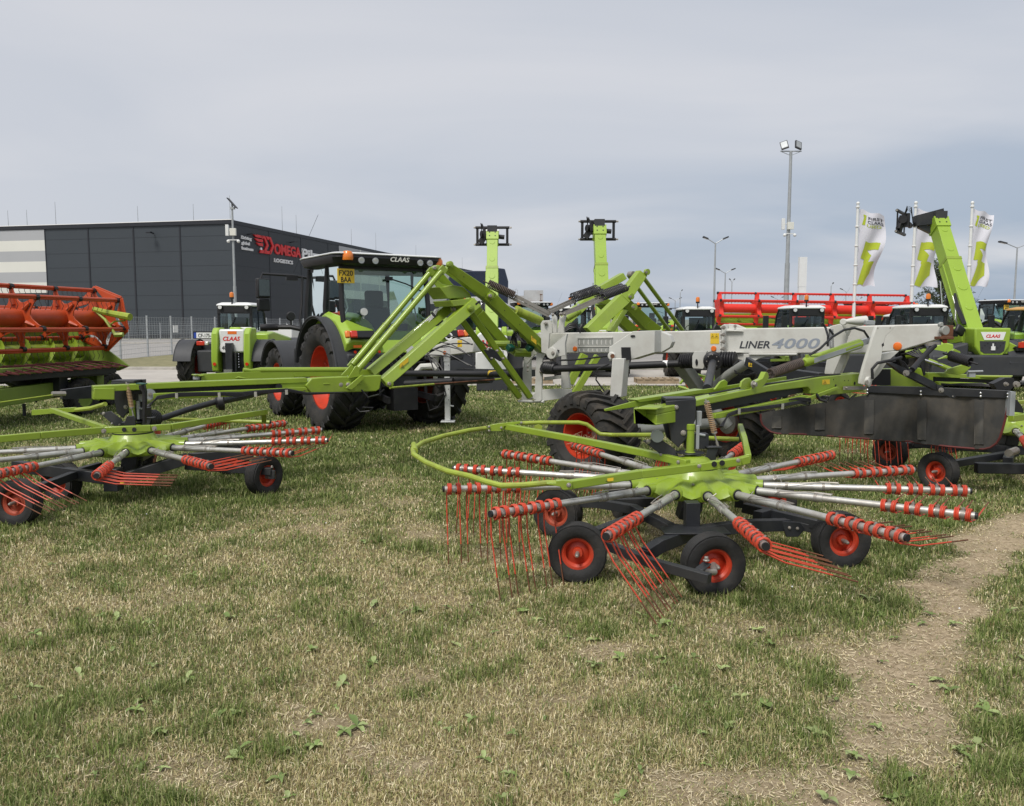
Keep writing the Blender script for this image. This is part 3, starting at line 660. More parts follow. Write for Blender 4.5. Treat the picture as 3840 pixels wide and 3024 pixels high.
# ================= masts and lamps =================
def mast(px, D, top, label, heads, boxes=True, r=0.11, tip=None):
    q = P(px, top, D); t = Thing('floodlight_mast' if heads == 2 else 'camera_mast', label, 'mast', (q.x, q.y, 0), world=True); H = q.z
    b = MB('galv'); n = 3; b.tube([(q.x, q.y, 0), (q.x, q.y, H*0.45), (q.x, q.y, H*0.45), (q.x, q.y, H)], [r, r*0.85, r*0.7, r*0.5], 12); pole = t.part('pole', b)
    if heads == 2:
        b = MB('galv'); b.beam((q.x-0.62, q.y, H), (q.x+0.62, q.y, H), 0.06, 0.06); b.beam((q.x-0.62, q.y, H), (q.x, q.y, H-0.25), 0.03, 0.03); b.beam((q.x+0.62, q.y, H), (q.x, q.y, H-0.25), 0.03, 0.03); t.part('crossarm', b)
        for sx in (-1, 1):
            b = MB('plastic').at(T(q.x+sx*0.42, q.y-0.05, H+0.36)@Rz(sx*0.35)@Ry(sx*0.28)@Rx(-0.35)); b.box(-0.22, 0.22, -0.03, 0.07, -0.26, 0.24); b.mat('galv'); b.box(-0.18, 0.18, -0.04, -0.031, -0.2, 0.2); t.part('floodlight', b, bevel=0.01)
    else:
        b = MB('black').at(T(q.x, q.y, H+0.05)@Ry(0.85)); b.box(-0.36, 0.40, -0.22, 0.22, -0.02, 0.03); t.part('solar_panel', b)
        b = MB('galv'); b.cyl((q.x, q.y, H-0.2), (q.x, q.y, H+0.05), 0.05); b.box(q.x-0.1, q.x+0.15, q.y-0.1, q.y+0.1, H-0.32, H-0.2); t.part('bracket', b)
    zb = P(px, 885 if heads != 2 else 862, D).z
    b = MB('white'); b.box(q.x-0.42, q.x-0.24, q.y-0.1, q.y+0.05, zb, zb+0.65); b.box(q.x-0.25, q.x-0.08, q.y-0.03, q.y+0.03, zb+0.3, zb+0.35); t.part('antenna_box', b, bevel=0.01)
    b = MB('hall_white'); b.box(q.x-0.12, q.x+0.24, q.y-0.25, q.y-0.08, zb, zb+0.42); t.part('junction_box', b, bevel=0.01)
    b = MB('white'); b.beam((q.x-0.25, q.y-0.1, zb-0.25), (q.x+0.35, q.y-0.1, zb-0.25), 0.05, 0.05); b.ball((q.x-0.25, q.y-0.12, zb-0.33), 0.1); b.ball((q.x+0.35, q.y-0.12, zb-0.33), 0.1); t.part('camera', b)
    return t
mast(870, 50, 765, 'grey mast with small dark panel on top beside the warehouse corner', 1)
mast(2966, 50, 568, 'tallest grey mast with two floodlights and white boxes halfway', 2, r=0.17)
def lamp(px, D, top, label, arm=1.6, kind=2, lean=0):
    q = P(px, top, D); H = q.z; t = Thing('street_lamp', label, 'street lamp', (q.x, q.y, 0), group='street lamps along the far road', world=True)
    b = MB('galv'); b.tube([(q.x, q.y, 0), (q.x, q.y, H)], [0.10, 0.05], 8); t.part('pole', b)
    for s in ((-1, 1) if kind == 2 else ((1,) if kind == 1 else (-1,))):
        b = MB('galv'); b.tube([(q.x, q.y, H-0.05), (q.x+s*arm*0.8, q.y, H+0.30)], 0.035, 6); t.part('arm', b)
        b = MB('plastic'); b.beam((q.x+s*arm*0.75, q.y, H+0.28), (q.x+s*arm*1.25, q.y, H+0.42), 0.3, 0.10); b.mat('lamp_glass'); b.beam((q.x+s*arm*0.8, q.y, H+0.235), (q.x+s*arm*1.15, q.y, H+0.335), 0.2, 0.02); t.part('lantern', b)
lamp(2683, 58, 912, 'tall twin-arm street lamp left of the big floodlight mast, highest lamp beside it', 0.7)
lamp(2720, 80, 1024, 'middle-height twin-arm street lamp left of the floodlight mast', 0.75)
lamp(3815, 62, 928, 'twin-arm street lamp at the far right edge above the tractor', 1.1)
lamp(2532, 130, 1127, 'small distant twin-arm street lamp right of the far green linkage', 0.8)
lamp(2551, 120, 1098, 'thin distant lamp post with a single short head', 0.25, 1)
lamp(2745, 110, 1058, 'thin distant post with a small spotlight cluster', 0.3)
lamp(2916, 125, 1123, 'distant twin-arm lamp just left of the floodlight mast foot', 0.8)
lamp(2732, 170, 1135, 'faint far-off lamp over the red reel left end', 0.8)
lamp(3117, 115, 1072, 'thin distant post with one small dark head', 0.25, 1)
lamp(3173, 120, 1094, 'distant lamp with arm to the left beside the first flag', 0.7, 0)
lamp(3217, 150, 1125, 'faint lamp behind the beacon right of the first flag', 0.6)
lamp(3528, 75, 1089, 'twin-arm lamp in front of the tall tree', 0.65)
lamp(3705, 140, 1132, 'small far lamp right of the raised boom', 0.5, 0)
q = P(3012, 965, 60); zt = q.z; zb = P(3012, 1100, 60).z
t = Thing('pylon_sign', 'narrow white pylon sign on a grey post beside the floodlight mast', 'sign', (q.x, q.y, 0), world=True)
b = MB('galv'); b.box(q.x-0.17, q.x+0.10, q.y-0.1, q.y+0.1, 0, zb+0.01); t.part('post', b)
b = MB('white'); b.box(q.x-0.30, q.x+0.24, q.y-0.18, q.y+0.15, zb+0.45, zt); b.box(q.x-0.28, q.x+0.24, q.y-0.17, q.y+0.15, zb, zb+0.43); t.part('panel', b)
# ================= flags =================
def flag(px0, px1, top, bot, D, label, wid, vis_text=True, seed=0):
    q = P(px0, top, D); z0 = q.z; zb = P(px1, bot, D).z; t = Thing('flag_pole', label, 'flag', (q.x, q.y, 0), group='white and green flags on poles', world=True)
    X = q.x; Y = q.y
    b = MB('white'); b.tube([(X, Y, 0), (X, Y, z0+0.15)], [0.075, 0.05], 12); b.ball((X, Y, z0+0.17), 0.07)
    for k in range(5): b.lathe([(0.075, 0), (0.085, 0.01), (0.085, 0.04), (0.075, 0.05)], (X, Y, zb+(z0-zb)*k/4), (0, 0, 1), 12)
    pole = t.part('pole', b)
    Hf = z0-zb
    def fp(u, v, o=0.0):   # u across 0..1, v down 0..1
        tw = 0.22+0.30*v**1.3                                     # the foot of the cloth swings away from the viewer
        x = X+0.09+wid*u*math.cos(tw+0.25*math.sin(3*u+seed))
        yy = Y+0.05+wid*u*math.sin(tw)*0.9+0.10*math.sin(7*u+9*v+seed)*u
        zz_ = z0-0.05-Hf*v*(1-0.04*u)-0.22*u*(1-0.6*v)+0.03*math.sin(10*u+seed)
        sh = 0.10*math.sin(6*v+seed)*u*wid
        return Vector((x+sh, yy, zz_))+Vector((0, -o, 0))
    b = MB('flag_white'); b.grid(16, 40, lambda i, j: fp(i, j)); cl = t.part('cloth', b, smooth=80)
    # green bolt emblem, drawn as strips that follow the cloth
    b = MB('flag_green')
    def quadstrip(rows):      # rows: (v, u0, u1)
        for (v0, a0, b0), (v1, a1, b1) in zip(rows[:-1], rows[1:]):
            n = 6; m_ = 3
            b.grid(n, m_, lambda i, j: fp((a0+(a1-a0)*j)+((b0+(b1-b0)*j)-(a0+(a1-a0)*j))*i, v0+(v1-v0)*j, 0.012))
    quadstrip([(0.40, 0.30, 0.88), (0.50, 0.26, 0.86)]); quadstrip([(0.50, 0.26, 0.46), (0.58, 0.20, 0.68), (0.64, 0.15, 0.62)])
    quadstrip([(0.64, 0.38, 0.62), (0.68, 0.34, 0.58), (0.66, 0.36, 0.60)][:2]); quadstrip([(0.665, 0.37, 0.86), (0.70, 0.36, 0.84), (0.84, 0.20, 0.78), (0.93, 0.08, 0.50), (0.985, 0.01, 0.36)])
    t.part('emblem', b, cl, smooth=80)
    if vis_text:
        for st, v, u, m, sh in (('FIRST', 0.105, 0.34, 'ink_grey', 0), ('CLAAS', 0.155, 0.32, 'ink_grey', 0), ('USED', 0.205, 0.27, 'flag_green', 0.2)):
            vs, fs = textgeo(st, 0.0, sh, 0.012); b = MB(m); sc = 0.19 if st != 'USED' else 0.18
            mx_ = max(p[0] for p in vs); b.add([fp(u+p[0]/mx_*(0.62 if st != 'CLAAS' else 0.64)*0.98, v-p[1]*0.055, 0.012) for p in vs], fs); t.part('lettering', b, cl, smooth=0)
        b = MB('flag_green'); quadstrip([(0.062, 0.17, 0.29), (0.085, 0.16, 0.28)]); quadstrip([(0.085, 0.20, 0.28), (0.20, 0.11, 0.22)]); t.part('emblem', b, cl, smooth=80)
FD = 33
flag(3217, 3211, 780, 1069, FD, 'leftmost of three flags, white with green bolt, standing clear', 1.15)
flag(3434, 3424, 778, 1073, FD, 'middle flag with its top hidden behind the raised boom head', 1.10, False, 1.3)
flag(3646, 3636, 778, 1071, FD, 'rightmost flag, right of the raised boom, cloth folded narrow', 0.85, True, 2.4)
# ================= vegetation =================
def foliage(b, c, rad_, n, sz, rr, mats=('crown', 'crown_lt')):
    for i in range(n):
        d = Vector((rr.gauss(0, 1), rr.gauss(0, 1), rr.gauss(0, 1))); d.normalize(); r = rr.random()**0.4
        p = Vector(c)+Vector((d.x*rad_[0], d.y*rad_[1], d.z*rad_[2]))*r
        n1 = Vector((rr.gauss(0, 1), rr.gauss(0, 1), rr.gauss(0, 1))).normalized(); a, s_, u = frame(n1); s2 = sz*rr.uniform(0.6, 1.3)
        b.mat(mats[0] if rr.random() < 0.6 else mats[1])
        b.add([p-s_*s2, p-u*s2*0.5, p+s_*s2, p+u*s2*0.5], [(0, 1, 2, 3)])
mat('crown', (0.030, 0.050, 0.018), 0.7, var=0.3, vscale=1); mat('crown_lt', (0.065, 0.092, 0.032), 0.7, var=0.3, vscale=1)
def tree(px, D, top, halfpx, label, n=60, base=0.2, seed=1):
    rr = random.Random(seed); q = P(px, top, D); H = q.z; Rr = halfpx/F*D
    t = Thing('poplar_tree', label, 'tree', (q.x, q.y, 0)); b = MB('bark')
    b.tube([(0, 0, 0), (0.1, 0, H*0.35), (-0.05, 0, H*0.7), (0, 0, H*0.96)], [H*0.022, H*0.016, H*0.009, 0.02], 8)
    cr = MB('crown')
    for i in range(n):
        h = base+(1-base)*(i+0.5)/n; a = i*2.4; env = Rr*(1.0-0.72*((h-base)/(1-base))**1.4)*(0.55+0.6*rr.random())
        if h < base+0.12: env *= 0.75
        e = Vector((math.cos(a)*env, math.sin(a)*env, H*h+env*0.35)); s_ = Vector((0, 0, H*h-env*0.5))
        b.tube([s_, (s_+e)/2+Vector((0, 0, -0.1)), e], [0.05, 0.03, 0.012], 5)
        for q2 in (0.35, 0.65, 1.0):
            c = s_.lerp(e, q2); k = H*0.035*(0.7+0.6*rr.random()); foliage(cr, c, (k*1.5, k*1.5, k*1.1), 46, H*0.0105, rr)
    t.part('trunk', b); t.part('crown', cr, smooth=0)
tree(3536, 70, 985, 118, 'tall ragged dark green tree behind the raised boom', 84, 0.12, 3)
def bush(px, D, top, halfpx, label, seed):
    rr = random.Random(seed); q = P(px, top, D); H = q.z; Rr = halfpx/F*D; t = Thing('bushy_tree', label, 'tree', (q.x, q.y, 0), group='low trees on the skyline at right')
    b = MB('bark'); b.cyl((0, 0, 0), (0, 0, H*0.6), 0.15, 0.06, n=6); cr = MB('crown')
    for i in range(26):
        a = rr.random()*6.3; r = Rr*rr.random()**0.6*0.85; h = H*(0.15+0.72*rr.random()*(1-0.3*r/Rr)); b.cyl((0, 0, h*0.5), (math.cos(a)*r, math.sin(a)*r, h), 0.05, 0.02, n=5); foliage(cr, (math.cos(a)*r, math.sin(a)*r, h), (Rr*0.26, Rr*0.26, H*0.13), 55, H*0.022, rr)
    t.part('trunk', b); t.part('crown', cr, smooth=0)
bush(3655, 75, 1155, 32, 'small dark bushy tree right behind the raised boom', 1); bush(3700, 95, 1186, 48, 'low spreading tree on the skyline left of the dark cab', 2); bush(3765, 98, 1190, 42, 'low tree partly behind the dark cab at right', 3); bush(3480, 60, 1150, 34, 'shrubby dark tree at the foot of the tall tree, left', 4); bush(3570, 62, 1140, 40, 'shrubby dark tree at the foot of the tall tree, right', 5)
# ================= far structures =================
q = P(2000, 1089, 110)
t = Thing('silo_building', 'pale grey stained silo tower with lower wing on the skyline', 'silo', (q.x, q.y, 0), world=True)
k = q.y/F
b = MB('silo'); b.box(q.x-1.2, q.x+1.3, q.y, q.y+4, 0, q.z); b.box(q.x-2.0, q.x-1.21, q.y+0.5, q.y+3, 0, q.z-0.7)
t.part('tower', b); b = MB('silo'); b.box(q.x-7, q.x-2.01, q.y+1, q.y+8, 0, q.z-1.0); t.part('wing', b)
b = MB('galv')
for i in range(4): b.box(q.x-3.6, q.x-2.1, q.y+0.9, q.y+0.95, q.z-1.0+i*0.35, q.z-0.96+i*0.35)
for i in (0, 1.5): b.box(q.x-3.6+i, q.x-3.55+i, q.y+0.9, q.y+0.95, q.z-1, q.z+0.1)
t.part('railing', b)
b = MB('rust')
for i in range(5): b.box(q.x+0.85, q.x+1.2, q.y-0.03, q.y-0.001, q.z-0.6-i*0.8, q.z-0.52-i*0.8)
b.box(q.x+0.95, q.x+1.0, q.y-0.05, q.y-0.03, q.z-4.0, q.z-0.5); t.part('ladder', b)
b = MB('gravel'); b.box(14, 46, 118, 126, 0, 2.2); b.mat('silo')
for i in range(9): b.box(15+i*3.4, 17.2+i*3.4, 117.9, 117.99, 0.6, 1.8)
o = solo('storage_shed', b, 'long low brownish shed far off behind the parked machines', 'shed')
# ================= tractor (local: x right, y forward, rear axle at origin) =================
def arcpts(cy, cz, r, a0, a1, n): return [(cy+r*math.cos(rad(a0+(a1-a0)*i/n)), cz+r*math.sin(rad(a0+(a1-a0)*i/n))) for i in range(n+1)]
def fender(b, x0, x1, cy, cz, r, a0, a1, th=0.03, n=16, lip=0.0):
    o = arcpts(cy, cz, r, a0, a1, n); i_ = arcpts(cy, cz, r-th, a0, a1, n)
    vs = []; fs = []
    for (p, q) in zip(o, i_): vs += [(x0, *p), (x1, *p), (x0, *q), (x1, *q)]
    for k in range(n):
        a = k*4; c = a+4; fs += [(a, c, c+1, a+1), (a+2, a+3, c+3, c+2), (a, a+2, c+2, c), (a+1, c+1, c+3, a+3)]
    fs += [(0, 1, 3, 2), (n*4, n*4+2, n*4+3, n*4+1)]
    b.add(vs, fs)
    if lip:
        for x in (x0, x1): b.tube([(x, *p) for p in o], lip, 6)
def loft(b, secs):
    """sections: lists of 3D points with equal counts, closed rings"""
    n = len(secs[0]); vs = [p for s_ in secs for p in s_]; fs = []
    for i in range(len(secs)-1):
        for k in range(n): fs.append((i*n+k, i*n+(k+1) % n, (i+1)*n+(k+1) % n, (i+1)*n+k))
    fs.append(tuple(range(n-1, -1, -1))); fs.append(tuple((len(secs)-1)*n+k for k in range(n))); b.add(vs, fs)
def tractor(name, label, loc, rotz, plate=True):
    t = Thing(name, label, 'tractor', loc, rotz)
    RW, RR = 0.90, 0.53; XW = 0.93
    for sx in (-1, 1):
        M = T(sx*XW, 0, RW-0.01)@(Matrix.Identity(4) if sx < 0 else Rz(PI))
        wheel(t, M, RW, 0.60, RR, lugs=20, dish=0.42, lugh=0.05, hr=0.15, hm='galv', rimribs=12, bolts=8)
        M = T(sx*0.90, 2.62, 0.66)@(Matrix.Identity(4) if sx < 0 else Rz(PI))
        wheel(t, M, 0.67, 0.46, 0.37, lugs=18, dish=0.30, lugh=0.045, hr=0.13, hm='galv', rimribs=10, bolts=8)
    b = MB('plastic'); b.box(-0.28, 0.28, -0.45, 3.3, 0.5, 1.15); b.box(-0.7, 0.7, -0.12, 0.12, 0.8, 1.0); b.box(-0.75, 0.75, 2.5, 2.72, 0.56, 0.76); b.box(-0.34, 0.34, -0.62, -0.1, 0.72, 1.25); t.part('chassis', b, bevel=0.02)
    # bonnet
    b = MB('green_clean')
    def ring(y, w_, z0, z1): return [(-w_, y, z0), (w_, y, z0), (w_, y, z1-0.16), (w_*0.72, y, z1-0.02), (-w_*0.72, y, z1-0.02), (-w_, y, z1-0.16)]
    loft(b, [ring(1.0, 0.50, 1.12, 1.72), ring(1.8, 0.46, 1.12, 1.74), ring(2.8, 0.42, 1.15, 1.68), ring(3.5, 0.38, 1.05, 1.55), ring(3.62, 0.33, 1.05, 1.42)])
    hood = t.part('bonnet', b, bevel=0.02)
    b = MB('ink')
    for k in range(7):
        for sx in (-1, 1): b.box(min(sx*0.488, sx*0.505), max(sx*0.488, sx*0.505), 1.15+k*0.13, 1.25+k*0.13, 1.42-0.02*k, 1.60)
    t.part('grille', b, hood)
    # battery and fuel boxes between the wheels
    b = MB('plastic'); b.box(-1.02, -0.45, 0.98, 1.62, 0.62, 1.38); b.box(-0.98, -0.45, 1.62, 1.90, 0.70, 1.36); b.box(0.45, 1.02, 0.98, 1.9, 0.62, 1.38); t.part('fuel_tank', b, bevel=0.05, seg=3)
    b = MB('plastic'); b.lathe([(0.10, 0), (0.095, 0.05), (0.08, 0.06), (0.08, 0.13), (0.085, 0.14), (0.07, 0.2), (0.062, 0.24), (0.0, 0.25)], (-0.55, 1.62, 1.36), (0, 0, 1), 16); t.part('air_intake', b)
    for sx in (-1, 1):
        x0, x1 = (sx*0.66, sx*1.17) if sx > 0 else (-1.17, -0.66)
        b = MB('plastic'); fender(b, x0, x1, 2.62, 0.70, 0.76, 20, 165, 0.03, 14, 0.012); t.part('front_fender', b)
        b = MB('plastic'); fender(b, (-1.24 if sx < 0 else 0.62), (-0.62 if sx < 0 else 1.24), 0.02, 0.90, 1.0, 12, 180, 0.035, 20, 0.018); t.part('rear_fender', b)
        # green body panel inside the fender
        b = MB('green_clean')
        def gr(x, s_=1.0): return [(x, -0.92, 1.38), (x, -0.98, 1.52), (x, -0.86, 1.66), (x, -0.55, 1.88), (x, 0.0, 2.0 if s_ else 1.9), (x, 0.75, 1.78), (x, 1.0, 1.38), (x, 0.2, 1.72), (x, -0.55, 1.50)]
        xs_ = (sx*1.06, sx*0.95, sx*0.5, sx*0.36)
        def gs(x, dz, dy): return [(x, p[1]+dy if p[1] < -0.5 else p[1], p[2]+dz) for p in gr(x)]
        loft(b, [gs(xs_[0], -0.06, 0.06), gs(xs_[1], 0, 0), gs(xs_[2], -0.04, 0.10), gs(xs_[3], -0.12, 0.22)]); pn = t.part('body_panel', b, bevel=0.015)
        b = MB('ink'); b.at(T(sx*0.80, -0.96, 1.60)@Rx(-0.35)); b.box(-0.20, 0.20, -0.05, 0.04, -0.065, 0.065); b.mat('lamp_red'); b.box(*sorted((sx*0.22, sx*0.10)), -0.075, -0.02, -0.06, 0.06); b.mat('amber'); b.box(*sorted((sx*0.30, sx*0.221)), -0.07, -0.01, -0.06, 0.06); t.part('tail_light', b, pn, bevel=0.02)
        b = MB('amber_flat'); b.box(*sorted((sx*0.95, sx*0.82)), -0.985, -0.96, 1.405, 1.445); b.mat('lamp_red')
        for k, q in enumerate((0.93, 0.52)): b.cyl((sx*q, -0.97, 1.335), (sx*q, -0.99, 1.335), 0.022, n=10)
        b.mat('ink')
        for q in (0.84, 0.75, 0.66, 0.59): b.cyl((sx*q, -0.965, 1.34), (sx*q, -0.985, 1.34), 0.028, n=10)
        t.part('push_buttons', b, pn)
        b = MB('plastic'); b.box(*sorted((sx*1.05, sx*0.40)), -0.95, -0.55, 1.16, 1.31); t.part('fender_skirt', b, bevel=0.03)
        b = MB('galv'); b.cyl((sx*0.66, -0.70, 1.86), (sx*0.66, -0.70, 1.93), 0.015); b.lathe([(0.03, 0.08), (0.062, 0.02), (0.066, 0)], (sx*0.66, -0.72, 1.97), (0, 1, 0), 14); b.mat('lamp_glass'); b.cyl((sx*0.66, -0.72, 1.97), (sx*0.66, -0.735, 1.97), 0.058); t.part('work_lamp', b)
    b = MB('green_clean'); b.poly([(-0.5, -0.78, 1.30), (0.5, -0.78, 1.30), (0.5, -0.62, 1.66), (-0.5, -0.62, 1.66)], (0, 0.25, 0)); t.part('rear_panel', b, bevel=0.02)
    # cab: lower corners and upper corners
    zb, zt = 1.50, 2.80; yb0, yb1, yt0, yt1 = -0.62, 1.05, -0.50, 1.0; wb, wt = 0.80, 0.78
    B = {(-1, 0): V(-wb+0.06, yb0, zb), (1, 0): V(wb-0.06, yb0, zb), (-1, 1): V(-wb, yb1, zb), (1, 1): V(wb, yb1, zb)}
    U = {(-1, 0): V(-wt+0.03, yt0, zt), (1, 0): V(wt-0.03, yt0, zt), (-1, 1): V(-wt+0.04, yt1, zt), (1, 1): V(wt-0.04, yt1, zt)}
    mid = {(s_, 'b'): V(s_*wb, 0.12, zb) for s_ in (-1, 1)}; midt = {(s_, 't'): V(s_*(wt), 0.05, zt) for s_ in (-1, 1)}
    b = MB('ink')
    for k in B: b.tube([B[k], B[k].lerp(U[k], 0.5)+V(k[0]*0.03, 0, 0), U[k]], 0.045, 8)
    for s_ in (-1, 1): b.tube([mid[(s_, 'b')], mid[(s_, 'b')].lerp(midt[(s_, 't')], 0.5)+V(s_*0.03, 0, 0), midt[(s_, 't')]], 0.035, 8)
    b.tube([B[(-1, 0)], V(-0.35, -0.72, 1.38), V(0, -0.74, 1.34), V(0.35, -0.72, 1.38), B[(1, 0)]], 0.03, 8)
    b.tube([B[(-1, 1)], B[(1, 1)]], 0.04, 8)
    for s_ in (-1, 1): b.tube([B[(s_, 0)], mid[(s_, 'b')], B[(s_, 1)]], 0.04, 8)
    b.box(-wt+0.03, wt-0.03, yt0-0.02, yt1, zt-0.06, zt); cabf = t.part('cab_frame', b)
    def pane(name, pts):
        b = MB('glass'); b.add([tuple(p) for p in pts], [tuple(range(len(pts)))]); t.part(name, b, cabf, smooth=0)
    pane('rear_window', [B[(-1, 0)], V(-0.35, -0.72, 1.38), V(0, -0.74, 1.34), V(0.35, -0.72, 1.38), B[(1, 0)], U[(1, 0)]+V(0, 0, -0.05), U[(-1, 0)]+V(0, 0, -0.05)])
    pane('windscreen', [B[(-1, 1)], B[(1, 1)], U[(1, 1)], U[(-1, 1)]])
    for s_ in (-1, 1): pane('side_window', [B[(s_, 0)], mid[(s_, 'b')], midt[(s_, 't')], U[(s_, 0)]]); pane('door', [mid[(s_, 'b')], B[(s_, 1)], U[(s_, 1)], midt[(s_, 't')]])
    # interior
    b = MB('plastic'); b.box(-0.66, 0.66, -0.45, 0.95, 1.42, 1.50); b.box(0.3, 0.6, -0.2, 0.5, 1.5, 1.86); t.part('cab_floor', b, cabf)
    b = MB('seat'); b.box(-0.26, 0.26, -0.05, 0.42, 1.62, 1.78); b.at(T(0, -0.12, 1.7)@Rx(-0.1)); b.box(-0.25, 0.25, -0.08, 0.07, 0, 0.42); b.box(-0.16, 0.16, -0.06, 0.05, 0.43, 0.72); b.at(T(0, 0, 0)); b.box(0.28, 0.38, 0.0, 0.5, 1.72, 1.80); t.part('seat', b, cabf, bevel=0.04, seg=3)
    b = MB('ink'); b.tube([(0.2*math.cos(a)-0.05, 0.66+0.13*math.sin(a), 1.86-0.14*math.sin(a)) for a in [2*PI*k/20 for k in range(20)]], 0.016, 6, closed=True); b.cyl((-0.05, 0.9, 1.5), (-0.05, 0.66, 1.86), 0.04); b.tube([(-0.05-0.2, 0.66, 1.86), (0.15, 0.66, 1.86)], 0.015); b.box(0.34, 0.52, 0.55, 0.60, 1.95, 2.15); t.part('steering_wheel', b, cabf)
    b = MB('galv'); b.tube([(-0.62, -0.36, 1.62), (-0.66, -0.34, 1.95), (-0.58, -0.34, 2.12), (-0.66, -0.34, 2.42)], 0.014, 6); b.tube([(0.62, -0.36, 1.62), (0.66, -0.34, 1.95), (0.60, -0.34, 2.3)], 0.014, 6); t.part('grab_rail', b, cabf)
    # roof
    def rr_(z, e, f=0.0, n=7):
        x1, y0, y1 = 0.97-e, -0.80+e*1.1, 1.06-e; r = 0.26; pts = []
        for cx_, cy_, a0 in ((x1-r, y1-r, 0), (-x1+r, y1-r, 90), (-x1+r*0.6, y0+r*0.6, 180), (x1-r*0.6, y0+r*0.6, 270)):
            q = r if a0 < 100 else r*0.6
            for k in range(n): a = rad(a0+90*k/(n-1)); pts.append((cx_+q*math.cos(a), cy_+q*math.sin(a), z+f*(cy_-0.3)))
        return pts
    b = MB('ink'); loft(b, [rr_(2.79, 0.14), rr_(2.82, 0.05), rr_(2.91, 0.012), rr_(2.955, 0.02)]); roof = t.part('roof', b)
    b = MB('white'); loft(b, [rr_(2.956, 0.0, 0.0), rr_(2.968, -0.004, 0.0), rr_(2.992, 0.05, 0.002), rr_(3.012, 0.25, 0.003), rr_(3.016, 0.5)]); t.part('roof_skin', b, roof, smooth=50)
    b = MB('lamp_glass')
    for x in (-0.52, -0.28, 0.52, 0.70): b.mat('galv'); b.lathe([(0.04, 0.03), (0.050, 0.0), (0.052, -0.03)], (x, -0.77, 2.865), (0, 1, 0), 14); b.mat('lamp_glass'); b.cyl((x, -0.79, 2.865), (x, -0.802, 2.862), 0.038, n=14)
    t.part('roof_lights', b, roof)
    b = MB('hall_white'); b.text('CLAAS', (-0.02, -0.802, 2.865), (1, 0, 0), (0, 0, 1), 0.075, ext=0.004, shear=0.25, bold=0.02, width=0.34); t.part('lettering', b, roof, smooth=0)
    for p in ((-0.74, -0.70, 2.90), (0.90, -0.62, 2.86)):
        b = MB('ink'); b.cyl((p[0], p[1], p[2]-0.06), p, 0.05); b.cyl((p[0], p[1]+0.1, p[2]-0.04), (p[0], p[1], p[2]-0.04), 0.02); b.mat('amber'); b.lathe([(0.085, 0), (0.092, 0.04), (0.088, 0.10), (0.06, 0.14), (0.001, 0.15)], (p[0], p[1]-0.06, p[2]-0.04), (0, 0, 1), 16); t.part('beacon', b)
    if plate:
        pm = Matrix.Translation((-0.72, -0.62, 2.63))
        b = MB('yellow').at(pm); b.box(-0.145, 0.145, -0.012, 0.0, -0.125, 0.105); pl = t.part('number_plate', b, bevel=0.004)
        b = MB('ink').at(pm); b.text('FX20', (0, -0.013, -0.005), (1, 0, 0), (0, 0, 1), 0.085, ext=0.003, bold=0.012, width=0.235, align='C'); b.text('BAA', (0, -0.013, -0.108), (1, 0, 0), (0, 0, 1), 0.085, ext=0.003, bold=0.012, width=0.175, align='C'); t.part('lettering', b, pl, smooth=0)
    # mirrors, wiper, mudguard lamp, handles
    for s_ in (-1, 1):
        b = MB('ink'); b.tube([(s_*0.72, 1.15, 2.66), (s_*1.0, 1.2, 2.70), (s_*1.50, 1.25, 2.72), (s_*1.54, 1.24, 2.62)], 0.022, 8); b.beam((s_*0.9, 1.18, 2.66), (s_*1.1, 1.2, 2.66), 0.05, 0.09); arm = t.part('mirror_arm', b)
        b = MB('ink').at(T(s_*1.50, 1.22, 2.42)@Rz(-s_*0.25)); b.box(-0.12, 0.12, -0.035, 0.06, -0.12, 0.22); b.box(-0.115, 0.115, -0.03, 0.05, -0.34, -0.13); b.mat('glass_dark'); t.part('mirror', b, arm, bevel=0.02)
        b = MB('mirror').at(T(s_*1.50, 1.22, 2.42)@Rz(-s_*0.25)); b.box(-0.10, 0.10, -0.040, -0.036, -0.08, 0.20); t.part('mirror_glass', b, arm)
    b = MB('ink'); b.tube([(-0.82, 1.16, 2.68), (-0.86, 1.12, 2.2), (-0.92, 1.05, 1.95), (-0.9, 1.0, 1.6)], 0.022, 8); b.tube([(-0.84, 1.05, 1.75), (-1.05, 1.15, 1.80), (-1.25, 1.35, 1.80)], 0.045, 10); b.tube([(-1.22, 1.34, 1.80), (-1.52, 1.42, 1.79)], 0.062, 12); b.cyl((-1.05, 1.15, 1.82), (-1.05, 1.15, 1.94), 0.02); b.lathe([(0.07, 0.03), (0.085, 0), (0.07, -0.03)], (-1.05, 1.15, 1.99), (0, 1, 0), 16); t.part('handrail', b)
    b = MB('ink'); b.tube([(0.05, -0.60, 2.60), (0.35, -0.60, 2.52), (0.66, -0.58, 2.40)], 0.012, 6); b.box(-0.02, 0.10, -0.62, -0.57, 2.57, 2.63); t.part('wiper', b, cabf)
    b = MB('ink'); b.tube([(0.80, -0.55, 1.7), (0.93, -0.60, 1.78)], 0.02); b.box(0.86, 1.02, -0.66, -0.60, 1.66, 1.92); t.part('side_box', b, bevel=0.015)
    b = MB('ink'); b.cyl((-1.0, 1.1, 2.75), (-0.60, 0.9, 3.75), 0.003, n=4); t.part('antenna', b)
    # rear linkage
    b = MB('black'); b.box(-0.22, 0.22, -0.85, -0.55, 0.35, 0.72); b.tube([(0.18, -0.4, 1.5), (0.10, -0.72, 1.25), (0.16, -0.8, 0.95)], 0.03); b.tube([(-0.2, -0.4, 1.45), (-0.25, -0.75, 1.2), (-0.2, -0.8, 0.9)], 0.03)
